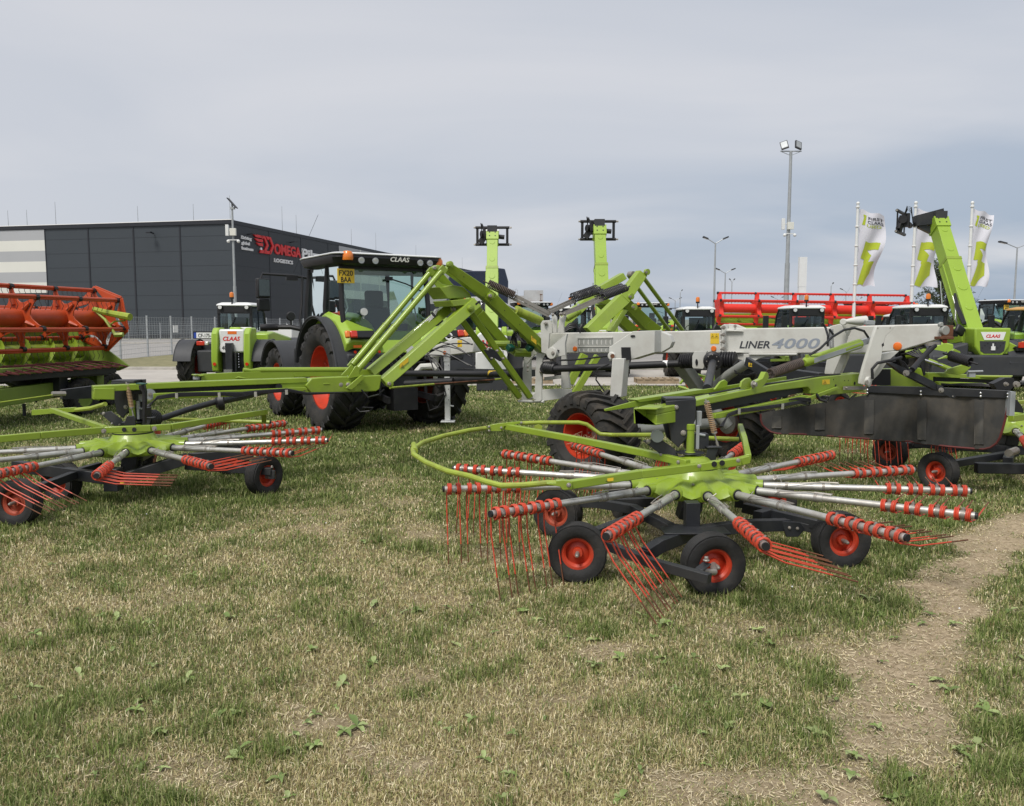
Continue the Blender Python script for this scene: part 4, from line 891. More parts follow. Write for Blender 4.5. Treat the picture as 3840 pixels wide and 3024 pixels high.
    for s_ in (-1, 1): b.beam((s_*0.32, -0.2, 0.62), (s_*0.42, -1.10, 0.55), 0.05, 0.10); b.tube([(s_*0.38, -0.15, 1.28), (s_*0.42, -0.72, 1.15), (s_*0.42, -0.75, 0.6)], 0.028)
    t.part('hitch', b)
    b = MB('white'); b.cyl((0.12, -0.72, 1.35), (0.12, -0.80, 1.35), 0.07); b.box(0.06, 0.2, -0.80, -0.7, 1.15, 1.3); b.mat('chrome'); b.tube([(0.3, -0.7, 1.2), (0.28, -0.8, 1.4)], 0.02)
    for k in range(5): b.mat('ink'); b.tube([(-0.3+k*0.12, -0.62, 1.35-0.02*k), (-0.32+k*0.13, -0.86, 1.2), (-0.1+k*0.05, -0.95, 0.95+0.05*k), (0.05+0.05*k, -1.0, 1.15)], 0.012, 6)
    t.part('couplings', b)
    for c in t.o.children:
        if c.name.split('.')[0] in ('cab_frame', 'roof', 'beacon', 'number_plate', 'mirror_arm', 'handrail', 'side_box', 'antenna'): c.location.x -= 0.20; c.location.z -= 0.08
    return t
TA = rad(33)
trac = tractor('tractor', 'big lime green tractor with black cab, orange rims and yellow number plate', (-2.22, 14.35, 0), TA)
# ================= telehandlers (local: rear faces -y) =================
def telehandler(label, loc, cdx=0.0, boom=None, shell='white', roof='white', cabz=2.42, lod=0, rimc='red', rotz=0, text='CLAAS', blen=4.1, group='telehandlers parked in a row', bodyc='plastic', bh='full'):
    t = Thing('telehandler', label, 'telehandler', loc, rotz, group=group)
    for sx in (-1, 1):
        for y in (-1.35, 1.45):
            M = T(sx*1.0, y, 0.60)@(Matrix.Identity(4) if sx < 0 else Rz(PI))
            wheel(t, M, 0.61, 0.44, 0.31, mt='rubber_dust', rmat=rimc, lugs=14, dish=0.3, lugh=0.04, hr=0.11, bolts=6)
            if y < 0 or lod == 0:
                b = MB('plastic'); fender(b, (-1.24 if sx < 0 else 0.78), (-0.78 if sx < 0 else 1.24), y, 0.62, 0.72, (60 if y > 0 else 35), (200 if y > 0 else 168), 0.03, 14, 0.015); t.part('fender', b)
    b = MB(bodyc); b.box(-0.72, 0.72, -1.75, 2.2, 0.45, 1.05); b.box(-0.78, 0.0, -1.2, -0.55, 1.0, 1.25); t.part('chassis', b, bevel=0.04)
    b = MB('green_clean'); b.poly([(0.62, -1.2, 1.0), (0.62, 1.2, 1.0), (0.62, 1.2, 1.35), (0.62, -0.6, 1.55), (0.62, -1.2, 1.5)], (0.45, 0, 0)); t.part('engine_cover', b, bevel=0.05, seg=3)
    # rear shell around the boom foot
    bx = 0.33
    if shell == 'white':
        b = MB('white'); b.box(bx-0.34, bx+0.34, -2.02, -1.5, 1.0, 1.62); sh = t.part('rear_shell', b, bevel=0.05, seg=3)
        for s_ in (-1, 1):
            b = MB('green_clean'); b.poly([(bx+s_*0.34, -2.10, 0.50), (bx+s_*0.34, -2.16, 0.8), (bx+s_*0.34, -2.10, 1.50), (bx+s_*0.34, -1.95, 1.66), (bx+s_*0.34, -1.5, 1.66), (bx+s_*0.34, -1.5, 0.9), (bx+s_*0.34, -1.8, 0.46)], (s_*0.18, 0, 0)); t.part('pillar', b, bevel=0.04, seg=3)
            b = MB('lamp_red'); b.cyl((bx+s_*0.43, -2.125, 0.70), (bx+s_*0.43, -2.16, 0.70), 0.045); t.part('reflector', b)
        b = MB('text_red'); b.text(text, (bx, -2.021, 1.32), (1, 0, 0), (0, 0, 1), 0.11, ext=0.004, shear=0.25, bold=0.03, width=0.46, align='C'); t.part('lettering', b, sh, smooth=0)
        b = MB('white_flat'); b.cyl((bx-0.20, -2.02, 1.13), (bx-0.20, -2.03, 1.13), 0.125, n=24); b.mat('ink'); b.text('40', (bx-0.20, -2.032, 1.075), (1, 0, 0), (0, 0, 1), 0.11, ext=0.003, bold=0.01, width=0.12, align='C'); b.mat('amber_flat'); b.box(bx-0.10, bx+0.14, -2.024, -2.02, 1.49, 1.57); t.part('speed_disc', b, sh)
        b = MB('frame_black'); b.box(bx-0.12, bx+0.06, -2.2, -2.04, 0.48, 1.26); b.cyl((bx+0.12, -2.1, 0.5), (bx+0.12, -2.1, 1.0), 0.03); b.box(bx-0.3, bx+0.3, -1.9, -1.7, 0.45, 1.0); t.part('hitch_ram', b, bevel=0.01)
        b = MB('chrome'); b.box(bx-0.16, bx+0.06, -2.24, -2.1, 0.40, 0.56); b.cyl((bx-0.2, -2.2, 0.45), (bx+0.1, -2.2, 0.45), 0.03)
        for k in range(6): b.cyl((bx+0.16+0.02*(k % 2), -2.02, 0.60+k*0.07), (bx+0.20, -2.10, 0.62+k*0.07), 0.012, n=6)
        t.part('couplings', b)
        b = MB('ink'); b.box(-0.80, -0.10, -1.75, -1.70, 1.36, 1.56); b.mat('white_flat'); b.box(-0.70, -0.10, -1.765, -1.75, 1.38, 1.53); b.mat('blue'); b.box(-0.77, -0.70, -1.765, -1.75, 1.38, 1.53); pl = t.part('number_plate', b)
        b = MB('ink'); b.text('CF-175-XD' if text == 'CLAAS' and lod == 0 else 'TE 12', (-0.40, -1.767, 1.405), (1, 0, 0), (0, 0, 1), 0.10, ext=0.003, bold=0.01, width=0.50, align='C'); t.part('lettering', b, pl, smooth=0)
        b = MB('lamp_red'); b.box(-0.70, -0.48, -1.80, -1.72, 1.18, 1.30); b.mat('lamp_glass'); b.box(-0.479, -0.38, -1.80, -1.72, 1.19, 1.29); t.part('tail_light', b, bevel=0.02)
    else:
        b = MB('green_clean'); b.poly([(bx-0.46, -2.0, 1.66), (bx+0.46, -2.0, 1.66), (bx+0.44, -2.0, 1.2), (bx+0.28, -2.0, 0.95), (bx-0.28, -2.0, 0.95), (bx-0.44, -2.0, 1.2)], (0, 0.5, 0)); sh = t.part('rear_shell', b, bevel=0.04, seg=3)
        b = MB('white_flat'); b.poly([(bx-0.32, -2.0, 1.56), (bx+0.32, -2.0, 1.56), (bx+0.26, -2.0, 1.36), (bx-0.22, -2.0, 1.36)], (0, -0.012, 0)); t.part('badge', b, sh)
        b = MB('text_red'); b.text(text, (bx, -2.013, 1.42), (1, 0, 0), (0, 0, 1), 0.08, ext=0.004, shear=0.2, bold=0.03, width=0.36, align='C'); t.part('lettering', b, sh, smooth=0)
        b = MB('plastic'); b.poly([(bx-0.33, -2.0, 1.33), (bx+0.33, -2.0, 1.33), (bx+0.30, -2.0, 1.08), (bx+0.2, -2.0, 1.02), (bx-0.2, -2.0, 1.02), (bx-0.30, -2.0, 1.08)], (0, -0.01, 0)); b.mat('white_flat'); b.box(bx-0.04, bx+0.06, -2.03, -2.011, 1.10, 1.20); b.box(bx-0.01, bx+0.02, -2.03, -2.011, 1.20, 1.27)
        b.mat('ink')
        for k in range(9): b.cyl((bx-0.26+0.065*k, -2.011, 1.16+0.06*(k % 3)), (bx-0.26+0.065*k, -2.018, 1.16+0.06*(k % 3)), 0.012, n=8)
        t.part('socket_panel', b, sh)
        b = MB('plastic'); b.box(-1.2, 1.2, -2.05, -1.6, 0.42, 0.98); b.poly([(-1.25, -1.7, 1.0), (-0.2, -1.9, 1.3), (-0.2, -1.9, 0.6), (-1.25, -1.7, 0.6)], (0, 0.4, 0)); t.part('counterweight', b, bevel=0.06, seg=3)
        for s_ in (-1, 1):
            b = MB('green_clean'); b.poly([(s_*0.62, -1.95, 0.99), (s_*0.62, -1.95, 1.25), (s_*0.85, -1.9, 1.3), (s_*1.22, -1.85, 1.12), (s_*1.25, -1.85, 1.0)], (0, 0.7, 0)); t.part('body_panel', b, bevel=0.03)
        b = MB('white_flat'); b.cyl((-0.55, -1.96, 0.82), (-0.55, -1.975, 0.82), 0.13, n=24); b.mat('ink'); b.text('40', (-0.55, -1.977, 0.76), (1, 0, 0), (0, 0, 1), 0.12, ext=0.003, bold=0.01, width=0.12, align='C'); t.part('speed_disc', b)
        b = MB('ink'); b.tube([(0.85, -1.8, 1.1), (1.0, -2.0, 1.2)], 0.02); b.box(0.95, 1.2, -2.0, -1.9, 1.08, 1.2); b.mat('lamp_red'); b.box(0.98, 1.25, -2.06, -1.99, 1.16, 1.30); b.mat('amber'); b.box(1.26, 1.36, -2.06, -1.99, 1.17, 1.29); t.part('tail_light', b, bevel=0.02)
        b = MB('ink').at(T(-0.30, -1.6, 1.60)@Rz(0.4)@Ry(0.5)); b.box(-0.15, 0.15, -0.05, 0.05, -0.12, 0.12); t.part('mirror', b, bevel=0.04)
    # cab on the left
    x0, x1, y0, y1, z0, zt = -1.08+cdx, -0.13+cdx, -0.55, 0.85, 1.05, cabz-0.16
    b = MB('ink'); k = 0.045
    for x in (x0+0.02, x1-0.02):
        b.tube([(x, y0, z0), (x, y0+0.02, zt)], k, 8); b.tube([(x, y1, z0), (x, y1-0.02, z0+0.5), (x, y1-0.18, zt-0.2), (x, y1-0.4, zt)], k, 8); b.tube([(x, y0, z0), (x, y1, z0)], k, 6); b.tube([(x, 0.15, z0), (x, 0.12, zt)], 0.025, 6)
    b.box(x0, x1, y0-0.045, y0-0.002, zt-0.21, zt); b.box(x0, x1, y0-0.03, y0+0.03, z0-0.05, z0+0.12); b.box(x0, x1, y1-0.4, y1-0.3, zt-0.05, zt)
    b.box(x0+0.2, x1-0.2, y0-0.055, y0-0.04, zt-0.18, zt-0.05); cf = t.part('cab_frame', b)
    for nm, pts in (('rear_window', [(x0, y0, z0), (x1, y0, z0), (x1, y0, zt), (x0, y0, zt)]), ('side_window', [(x0, y0, z0), (x0, y1, z0), (x0, y1-0.02, z0+0.5), (x0, y1-0.4, zt), (x0, y0, zt)]), ('side_window', [(x1, y0, z0), (x1, y1, z0), (x1, y1-0.02, z0+0.5), (x1, y1-0.4, zt), (x1, y0, zt)]), ('windscreen', [(x0, y1, z0), (x1, y1, z0), (x1, y1, z0+0.5), (x1, y1-0.4, zt), (x0, y1-0.4, zt), (x0, y1, z0+0.5)][:3]+[(x0, y1, z0+0.5)])):
        b = MB('glass' if nm != 'windscreen' else 'glass_dark'); b.add(pts, [tuple(range(len(pts)))]); t.part(nm, b, cf, smooth=0)
    b = MB('seat'); b.box(x0+0.25, x1-0.22, -0.15, 0.3, 1.25, 1.4); b.box(x0+0.27, x1-0.24, -0.22, -0.1, 1.35, 1.95); b.tube([(x0+0.46+0.17*math.cos(a), 0.48+0.1*math.sin(a), 1.62-0.1*math.sin(a)) for a in [2*PI*q/14 for q in range(14)]], 0.014, 5, closed=True); b.box(x0+0.06, x1-0.06, y0+0.1, y1-0.1, 1.0, 1.08); t.part('seat', b, cf, bevel=0.03)
    b = MB(roof)
    def ring(z, e, c): return [(x0-0.03+e, y0-0.07+e*0.5, z), (x1+0.03-e, y0-0.07+e*0.5, z), (x1+0.03-e, y1-0.3-c, z), (x1-0.06-e, y1-0.12-c, z), (x0+0.06+e, y1-0.12-c, z), (x0-0.03+e, y1-0.3-c, z)]
    loft(b, [ring(zt+0.002, 0.0, 0), ring(zt+0.055, 0.01, 0.04), ring(zt+0.105, 0.14, 0.28)]); rf = t.part('roof', b, bevel=0.03, seg=3)
    for x in (x0+0.10, x1-0.10): b = MB('ink'); b.cyl((x, y0-0.05, zt-0.03), (x, y0-0.11, zt-0.03), 0.062); b.mat('lamp_glass'); b.cyl((x, y0-0.11, zt-0.03), (x, y0-0.118, zt-0.03), 0.054); t.part('work_lamp', b, rf)
    b = MB('ink'); bxx = (x0+x1)/2-0.05; b.cyl((bxx, y0-0.05, zt+0.05), (bxx, y0-0.05, zt+0.22), 0.018); b.cyl((bxx, y0-0.05, zt+0.2), (bxx, y0-0.05, zt+0.25), 0.06); b.mat('amber'); b.lathe([(0.058, 0), (0.062, 0.08), (0.05, 0.13), (0.001, 0.15)], (bxx, y0-0.05, zt+0.25), (0, 0, 1), 14); t.part('beacon', b, rf)
    b = MB('ink'); b.tube([(x0+0.5, y0-0.05, zt-0.3), (x0+0.35, y0-0.06, zt-0.62)], 0.012, 5); b.tube([(x0+0.35, y0-0.06, zt-0.55), (x0+0.28, y0-0.06, zt-0.85)], 0.016, 5); t.part('wiper', b, cf)
    b = MB('ink'); b.tube([(x1-0.02, y0, 1.55), (x1+0.05, -1.0, 1.62), (x1-0.1, -1.3, 1.60)], 0.016, 6); b.at(T(x1-0.22, -1.32, 1.52)); b.box(-0.14, 0.14, -0.04, 0.04, -0.09, 0.10); t.part('mirror', b, bevel=0.04, seg=3)
    b = MB('ink'); b.tube([(x0, y1-0.1, 1.9), (x0-0.25, y1-0.05, 1.95)], 0.015, 5); b.box(x0-0.36, x0-0.2, y1-0.1, y1-0.03, 1.6, 2.0); t.part('mirror', b, bevel=0.03)
    # boom
    pv = V(bx, -1.75, 1.50)
    if boom is None:
        d = Vector((0, 1, -0.14)).normalized(); b = MB('green_clean'); b.beam(pv, pv+d*4.6, 0.30, 0.36); t.part('boom', b, bevel=0.03); b = MB('white' if shell == 'white' else 'green_clean'); b.beam(pv+d*0.9+V(0, 0, 0.1), pv+d*2.6+V(0, 0, 0.1), 0.34, 0.40); t.part('boom_cover', b, bevel=0.03)
    else:
        e = rad(boom); d = Vector((0, math.cos(e), math.sin(e))); up = Vector((0, -math.sin(e), math.cos(e))); tip = pv+d*blen
        b = MB('green_clean'); b.beam(pv-d*0.1, pv+d*blen*0.62, 0.42, 0.50, up); b.beam(pv+d*0.2-up*0.02, pv+d*blen*0.60-up*0.02, 0.46, 0.06, up)
        for k in (0.18, 0.36, 0.52): c = pv+d*blen*k+up*0.25; b.cyl(c, c+up*0.012, 0.105 if k != 0.36 else 0.14, n=24)
        bm = t.part('boom', b, bevel=0.02)
        b = MB('green_clean'); b.beam(pv+d*blen*0.62, tip, 0.37, 0.44, up)
        for k in (0.70, 0.88):
            c = pv+d*blen*k+up*0.22; b.cyl(c, c+up*0.01, 0.09, n=20)
        b.mat('green'); b.beam(pv+d*blen*0.60, pv+d*blen*0.625, 0.44, 0.52, up); t.part('boom_extension', b, bm, bevel=0.015)
        b = MB('green_clean'); b.beam(tip-d*0.35, tip, 0.43, 0.50, up); b.mat('ink')
        for q in (-0.10, 0.10):
            for r in (-0.08, -0.22): c = tip+d*r+V(q, 0, 0)+up*0.25; b.cyl(c, c+up*0.008, 0.024, n=10)
        b.mat('white'); b.beam(tip-d*0.03, tip+d*0.03, 0.46, 0.52, up) if bh == 'full' else None
        t.part('boom_nose', b, bm, bevel=0.01)
        b = MB('plastic'); b.box(bx-0.18, bx+0.16, tip.y-0.25, tip.y+0.3, tip.z-0.02, tip.z+0.28)
        if bh == 'side':
            b.mat('frame_black'); b.beam((bx+0.15, tip.y, tip.z+0.16), (bx-0.62, tip.y+0.15, tip.z+0.02), 0.36, 0.42, h2=0.30); b.beam((bx-0.5, tip.y+0.1, tip.z-0.1), (bx-0.15, tip.y+0.05, tip.z-0.28), 0.2, 0.16); b.at(T(tip.x-0.78, tip.y, 0.02)@Rz(0.95)@T(-tip.x, -tip.y, 0))
        b.mat('black')
        for dz in (0.26, -0.34): b.cyl((bx-0.62, tip.y+0.28, tip.z+dz), (bx+0.60, tip.y+0.28, tip.z+dz), 0.05, n=10)
        for x in (-0.55, 0.52): b.beam((bx+x, tip.y+0.28, tip.z+0.28), (bx+x, tip.y+0.28, tip.z-0.38), 0.03, 0.09, up=(1, 0, 0))
        b.cyl((bx-0.30, tip.y+0.2, tip.z+0.02), (bx-0.42, tip.y+0.15, tip.z+0.02), 0.12); b.beam((bx-0.45, tip.y+0.25, tip.z-0.3), (bx-0.2, tip.y+0.2, tip.z+0.1), 0.12, 0.2); b.cyl((bx+0.22, tip.y+0.1, tip.z-0.08), (bx+0.42, tip.y+0.1, tip.z-0.1), 0.08); b.box(bx-0.3, bx-0.18, tip.y, tip.y+0.2, tip.z-0.2, tip.z+0.2)
        b.mat('zinc')
        for dz in (0.26, -0.34):
            for s_ in (-1, 1): b.cyl((bx+s_*0.61, tip.y+0.28, tip.z+dz), (bx+s_*0.68, tip.y+0.28, tip.z+dz), 0.03, n=8)
        b.mat('ink')
        for k in range(4): b.tube([(bx-0.20-0.03*k, tip.y-0.1, tip.z-0.1), (bx-0.30-0.02*k, tip.y-0.05, tip.z+0.20+0.05*k), (bx-0.36-0.02*k, tip.y+0.05, tip.z+0.30+0.03*k), (bx-0.42+0.02*k, tip.y+0.2, tip.z-0.1)], 0.014, 6)
        t.part('quick_carriage', b, bm)
        b = MB('chrome')
        for k in range(5): a_ = pv+V(-0.28-0.03*k, 0.1, 0.1+0.08*k); b.tube([a_, a_+V(-0.08+0.03*k, 0.1, 0.30), a_+V(0.02, 0.25, 0.62)], 0.008, 6)
        b.mat('ink')
        for k in range(3): b.tube([pv+V(-0.22-0.03*k, -0.1, 0.25), pv+V(-0.30-0.03*k, 0.2, 0.75), pv+V(-0.27, 0.45, 1.1)], 0.035, 6)
        t.part('hoses', b)
        b = MB('chrome'); b.tube([pv+V(-0.24, 0.9, -0.2), pv+d*blen*0.5-up*0.3+V(-0.24, 0, 0)], 0.02, 6); b.mat('frame_black'); b.cyl(pv+V(0, 1.6, -0.5), pv+d*1.9-up*0.2, 0.07); t.part('lift_ram', b)
    return t
th1 = telehandler('white and green telehandler, boom lowered, between orange reel and big tractor', (-7.80, 24.1, 0), cdx=0.55)
telehandler('boom telehandler nearest the blue truck, arm raised steeply, pale head bracket', (-1.02, 29.8, 0), boom=63, blen=3.84, lod=1, shell='white')
telehandler('telehandler with raised boom standing left of the white roofed cabs', (2.62, 28.6, 0), boom=66, blen=3.80, lod=1, shell='green', bh='bare')
ta = telehandler('white roofed telehandler in front of the left end of the bright red reel', (6.30, 25.9, 0), cabz=2.34, lod=1, shell='green')
E2 = None
dup(ta.o, (8.93, 24.0, 0), 0, 'white roofed telehandler behind the grey beam lettering, middle of three cabs')
dup(ta.o, (11.85, 23.0, 0), 0, 'white roofed telehandler in front of the right end of the bright red reel')
telehandler('nearest raised-boom telehandler with white badge panel at the right', (12.32, 24.6, 0), boom=57, blen=3.92, shell='green', cabz=2.12, lod=1, bh='side')
tb = telehandler('black telehandler with orange roof cut by the right picture edge', (14.85, 22.6, 0), shell='green', roof='tan_roof', cabz=2.28, lod=1, group='vehicles at the right edge', bodyc='ink')
dup(trac.o, (24.9, 41.5, 0), 0.25, 'green tractor with black cab behind the orange roofed telehandler', 'far tractors')
dup(trac.o, (8.2, 47.5, 0), -0.2, 'pale roofed tractor behind the right green linkage', 'far tractors', 1.0)
dup(trac.o, (1.1, 40.0, 0), 0.15, 'tractor roof with round lamps between blue truck and silo', 'far tractors', 0.95)
dup(trac.o, (18.4, 42.5, 0), 0.1, 'tractor roof with beacon behind the red reel by the first flag', 'far tractors', 0.98)
dup(trac.o, (2.9, 36.0, 0), 0.0, 'tractor half hidden behind raised boom and grey spring bars', 'far tractors', 0.85)
# ================= truck =================
k = Thing('truck', 'dark blue truck cab with red stripe behind the raised boom', 'truck', (-1.75, 38.5, 0), rad(6))
b = MB('navy'); 
def tr(y, w_, z0, z1): return [(-w_, y, z0), (w_, y, z0), (w_, y, z1-0.5), (w_*0.86, y, z1-0.1), (w_*0.6, y, z1), (-w_*0.6, y, z1), (-w_*0.86, y, z1-0.1), (-w_, y, z1-0.5)]
loft(b, [tr(-1.2, 1.28, 1.0, 4.1), tr(0.2, 1.28, 1.0, 4.05), tr(0.9, 1.25, 1.0, 3.7), tr(1.1, 1.2, 1.0, 3.0)]); cab = k.part('cab', b, bevel=0.05)
b = MB('navy'); b.poly([(1.15, -1.9, 1.2), (1.36, -1.9, 1.2), (1.40, -1.9, 3.6), (1.25, -1.9, 4.15), (0.8, -1.9, 4.2), (0.8, -1.9, 4.0)], (0, 0.7, 0)); k.part('side_deflector', b, bevel=0.04)
b = MB('text_red'); b.box(-1.3, 1.33, -1.25, -1.19, 1.15, 1.45); k.part('stripe', b, cab)
b = MB('lamp_glass'); b.box(-1.0, -0.55, -1.23, -1.195, 2.75, 2.95); b.box(-0.3, 0.3, -1.23, -1.195, 2.75, 2.95); b.box(0.5, 0.9, -1.23, -1.195, 2.75, 2.95); k.part('rear_window', b, cab)
b = MB('ink'); b.box(-1.5, -1.28, -1.0, -0.7, 2.3, 2.65); b.box(-1.1, 1.1, -4.5, 0.8, 0.6, 0.98); k.part('chassis', b)
for sx in (-1, 1):
    for y in (0.2, -3.4): wheel(k, T(sx*1.05, y, 0.5)@(Matrix.Identity(4) if sx < 0 else Rz(PI)), 0.5, 0.3, 0.29, rmat='galv', ribs=3)
# ================= combine headers =================
def header(label, a, b_, R, colr, ntube, trough, ph=0.0, name='combine_header', npl=8, tr_dir=None, tines=True, up=V(0, 0, 1), group=None, pth=0.024):
    """reel between world points a and b_"""
    a = Vector(a); b_ = Vector(b_); d = (b_-a).normalized(); L_ = (b_-a).length; back = d.cross(up).normalized()*(tr_dir or 1); upv = back.cross(d).normalized()
    if upv.z < 0: upv = -upv
    t = Thing(name, label, 'harvester header', (a.x, a.y, 0), world=True, group=group)
    def rp(s_, ang, r): return a+d*s_+(back*math.cos(ang)+upv*math.sin(ang))*r
    b = MB(colr); b.cyl(a+d*0.05, a+d*(L_-0.05), R*0.29, n=24); t.part('reel_tube', b)
    angs = [ph+2*PI*k/6 for k in range(6)]
    for k, an in enumerate(angs):
        b = MB(colr); b.cyl(rp(0, an, R), rp(L_, an, R), 0.032 if R > 0.5 else 0.03, n=8); b.cyl(rp(0, an, R)+V(0, 0, -0.035), rp(L_, an, R)+V(0, 0, -0.035), 0.022, n=6)
        bar = t.part('reel_bar', b)
        if tines:
            b = MB('spring_brown' if colr == 'orange' else 'bright_red'); n = int(L_/0.13)
            for i in range(n):
                p = rp((i+0.5)*L_/n, an, R); q = back*0.03
                if colr == 'orange': b.tube([p, p+V(0, 0, -0.09)+q*0.4, p+V(0, 0, -0.16)-q, p+V(0, 0, -0.24)+q*0.5], 0.0055, 4)
                else: b.tube([p+V(0, 0, -0.03), p+V(0, 0, -0.085)-q], 0.008, 4)
            t.part('reel_tines', b, bar)
    for i in range(npl+1):
        s_ = L_*i/npl; b = MB(colr); pts = []
        for k in range(6):
            an = angs[k]
            for da, r in ((-0.10, 0.80), (-0.07, 0.98), (0.07, 0.98), (0.10, 0.80), (0.30, 0.56 if 0 < i < npl else 0.66), (PI/6, 0.50 if 0 < i < npl else 0.62), (PI/3-0.30, 0.56 if 0 < i < npl else 0.66)): pts.append(rp(s_-0.012, an+da, R*r))
        b.poly(pts, d*pth)
        for k in range(6): an = angs[k]+0.0; b.tube([rp(s_+0.02, an, R*0.4), rp(s_+0.025, an, R*0.72)], [0.05*R/0.6, 0.02], 6)
        pl = t.part('star_plate', b, bevel=0.004)
        b = MB('ink')
        for k in range(6): b.cyl(rp(s_-0.04, angs[k], R*0.97), rp(s_+0.04, angs[k], R*0.97), 0.055, n=8)
        t.part('bearing_clamps', b, pl)
    return t, rp, d, back, upv, L_, angs
ra = P(372, 1196, 17.2); rb = P(-420, 1186, 12.6); rl = P(0, 1192, 14.8)
rb = ra+(rl-ra)*1.7
t, rp, d, back, upv, L_, angs = header('orange combine reel header resting on a trailer at the left edge', ra, rb, 0.60, 'orange', 6, None, ph=0.35, npl=4)
bk = Vector((-0.95, 0.25, 0)).normalized()
b = MB('orange')   # solid hexagonal shield at the reel end
hx = [rp(-0.06, an, 0.66) for an in angs]
for k in range(6): p, q = hx[k], hx[(k+1) % 6]; c = (p+q)/2+(ra-(p+q)/2)*0.30; b.poly([p, q, q+(c-q)*0.6, c, p+(c-p)*0.6], d*0.03); b.beam(p, q, 0.03, 0.07, up=(c-p))
t.part('end_shield', b, bevel=0.006)
b = MB('green_tube'); b.tube([P(352, 1160, 16.9), P(395, 1172, 16.8), P(488, 1190, 16.6)], [0.05, 0.06, 0.075], 8); b.tube([P(352, 1160, 16.9), P(395, 1200, 16.8), P(430, 1253, 16.7)], 0.03, 6); b.tube([P(430, 1257, 16.7), P(462, 1255, 16.7)], 0.05, 6); b.tube([P(408, 1222, 16.8), P(430, 1206, 16.8), P(468, 1203, 16.8), P(473, 1192, 16.7)], 0.018, 6); t.part('crop_divider', b)
def gp(s_, o, z): p = ra+d*s_+bk*o; p.z = z; return p
b = MB('green_old')
prof = [(0.95, 1.95), (1.05, 1.2), (0.85, 0.92), (0.4, 0.84), (-0.35, 0.80), (-0.62, 0.90)]
vs = [gp(s_, o, z) for s_ in (-0.1, L_) for o, z in prof]; n = len(prof); b.add(vs, [(i, i+1, n+i+1, n+i) for i in range(n-1)]); b.poly([gp(-0.1, o, z) for o, z in prof]+[gp(-0.1, 0.3, 1.5)], d*0.04); t.part('trough', b)
b = MB('green')
b.cyl(gp(0.1, 0.45, 1.22), gp(L_, 0.45, 1.22), 0.16, n=16)
for k in range(int(L_/0.6)):
    s0 = 0.15+k*0.6; vs = []
    for i in range(13):
        an = 2*PI*i/12
        for r in (0.16, 0.28): p = gp(s0+0.6*i/12, 0.45, 1.22); vs.append(p+bk*math.cos(an)*r+V(0, 0, 1)*math.sin(an)*r)
    b.add(vs, [(2*i, 2*i+1, 2*i+3, 2*i+2) for i in range(12)])
t.part('auger', b)
b = MB('hem'); n = int(L_/0.24)
for i in range(n): s_ = 0.1+i*L_/n; b.poly([gp(s_, -0.55, 0.93), gp(s_+0.20, -0.55, 0.93), gp(s_+0.10, -0.80, 0.90)], (0, 0, 0.02)); b.tube([gp(s_+0.1, -0.62, 0.95), gp(s_+0.12, -0.3, 1.0), gp(s_+0.35, 0.05, 1.02)], 0.014, 4)
t.part('knife_fingers', b)
b = MB('ink'); b.beam(gp(0.3, -0.55, 0.84), gp(L_, -0.55, 0.84), 0.12, 0.10); b.beam(gp(-0.1, 0.3, 0.76), gp(L_, 0.3, 0.76), 0.8, 0.10); t.part('underframe', b)
# trailer below
t = Thing('header_trailer', 'green trailer with small knobbly tyres carrying the orange reel header', 'trailer', (ra.x, ra.y, 0), world=True)
b = MB('green_old'); b.beam(P(-60, 1500, 13.6), P(300, 1448, 16.6), 0.16, 0.30); b.beam(P(-60, 1500, 13.6), P(-500, 1560, 11), 0.16, 0.30); t.part('main_beam', b, bevel=0.01)
b = MB('green_old'); b.beam(P(-40, 1402, 14.0), P(262, 1382, 16.6), 0.30, 0.16); t.part('support_rail', b, bevel=0.01)
b = MB('green_old'); b.beam(P(280, 1480, 16.8), P(330, 1370, 17.2), 0.25, 0.30); b.beam(P(300, 1375, 17.0), P(380, 1373, 17.2), 0.30, 0.16); b.beam(P(358, 1380, 17.2), P(358, 1470, 17.2), 0.28, 0.22, up=(1, 0, 0)); t.part('end_frame', b, bevel=0.01)
b = MB('frame_black'); b.beam(P(90, 1445, 15.2), P(262, 1388, 16.4), 0.12, 0.14); b.beam(P(25, 1415, 14.2), P(90, 1450, 15.2), 0.12, 0.2); b.beam(P(-50, 1440, 13.8), P(40, 1403, 14.6), 0.12, 0.16); b.box(*(lambda p: (p.x-0.05, p.x+0.3, p.y-0.1, p.y+0.2, p.z-0.25, p.z+0.25))(P(175, 1440, 15.6))); b.beam(P(255, 1395, 16.4), P(290, 1385, 16.6), 0.16, 0.16); t.part('brace', b, bevel=0.008)
b = MB('ink'); b.tube([P(165, 1390, 15.5), P(150, 1450, 15.4), P(135, 1510, 15.3)], 0.02, 6); b.tube([P(90, 1515, 14.8), P(92, 1560, 14.8)], 0.03); b.tube([P(345, 1355, 17), P(375, 1362, 17), P(380, 1385, 17), P(320, 1412, 17)], 0.012, 5); t.part('straps', b)
for px, yy in ((322, 17.6), (404, 17.9), (300, 16.0)):
    q = P(px, 1400, yy); wheel(t, T(q.x, q.y, 0.36)@Rz(rad(-15)), 0.37, 0.28, 0.20, mt='rubber_dust', rmat='green_old', lugs=18, lugh=0.02)
b = MB('frame_black'); q0 = P(322, 1400, 17.6); q1 = P(404, 1400, 17.9); b.beam((q0.x, q0.y, 0.38), (q1.x, q1.y, 0.38), 0.1, 0.1); b.beam((q0.x+0.2, q0.y, 0.38), (q0.x+0.2, q0.y, 0.8), 0.1, 0.1); t.part('axle', b)
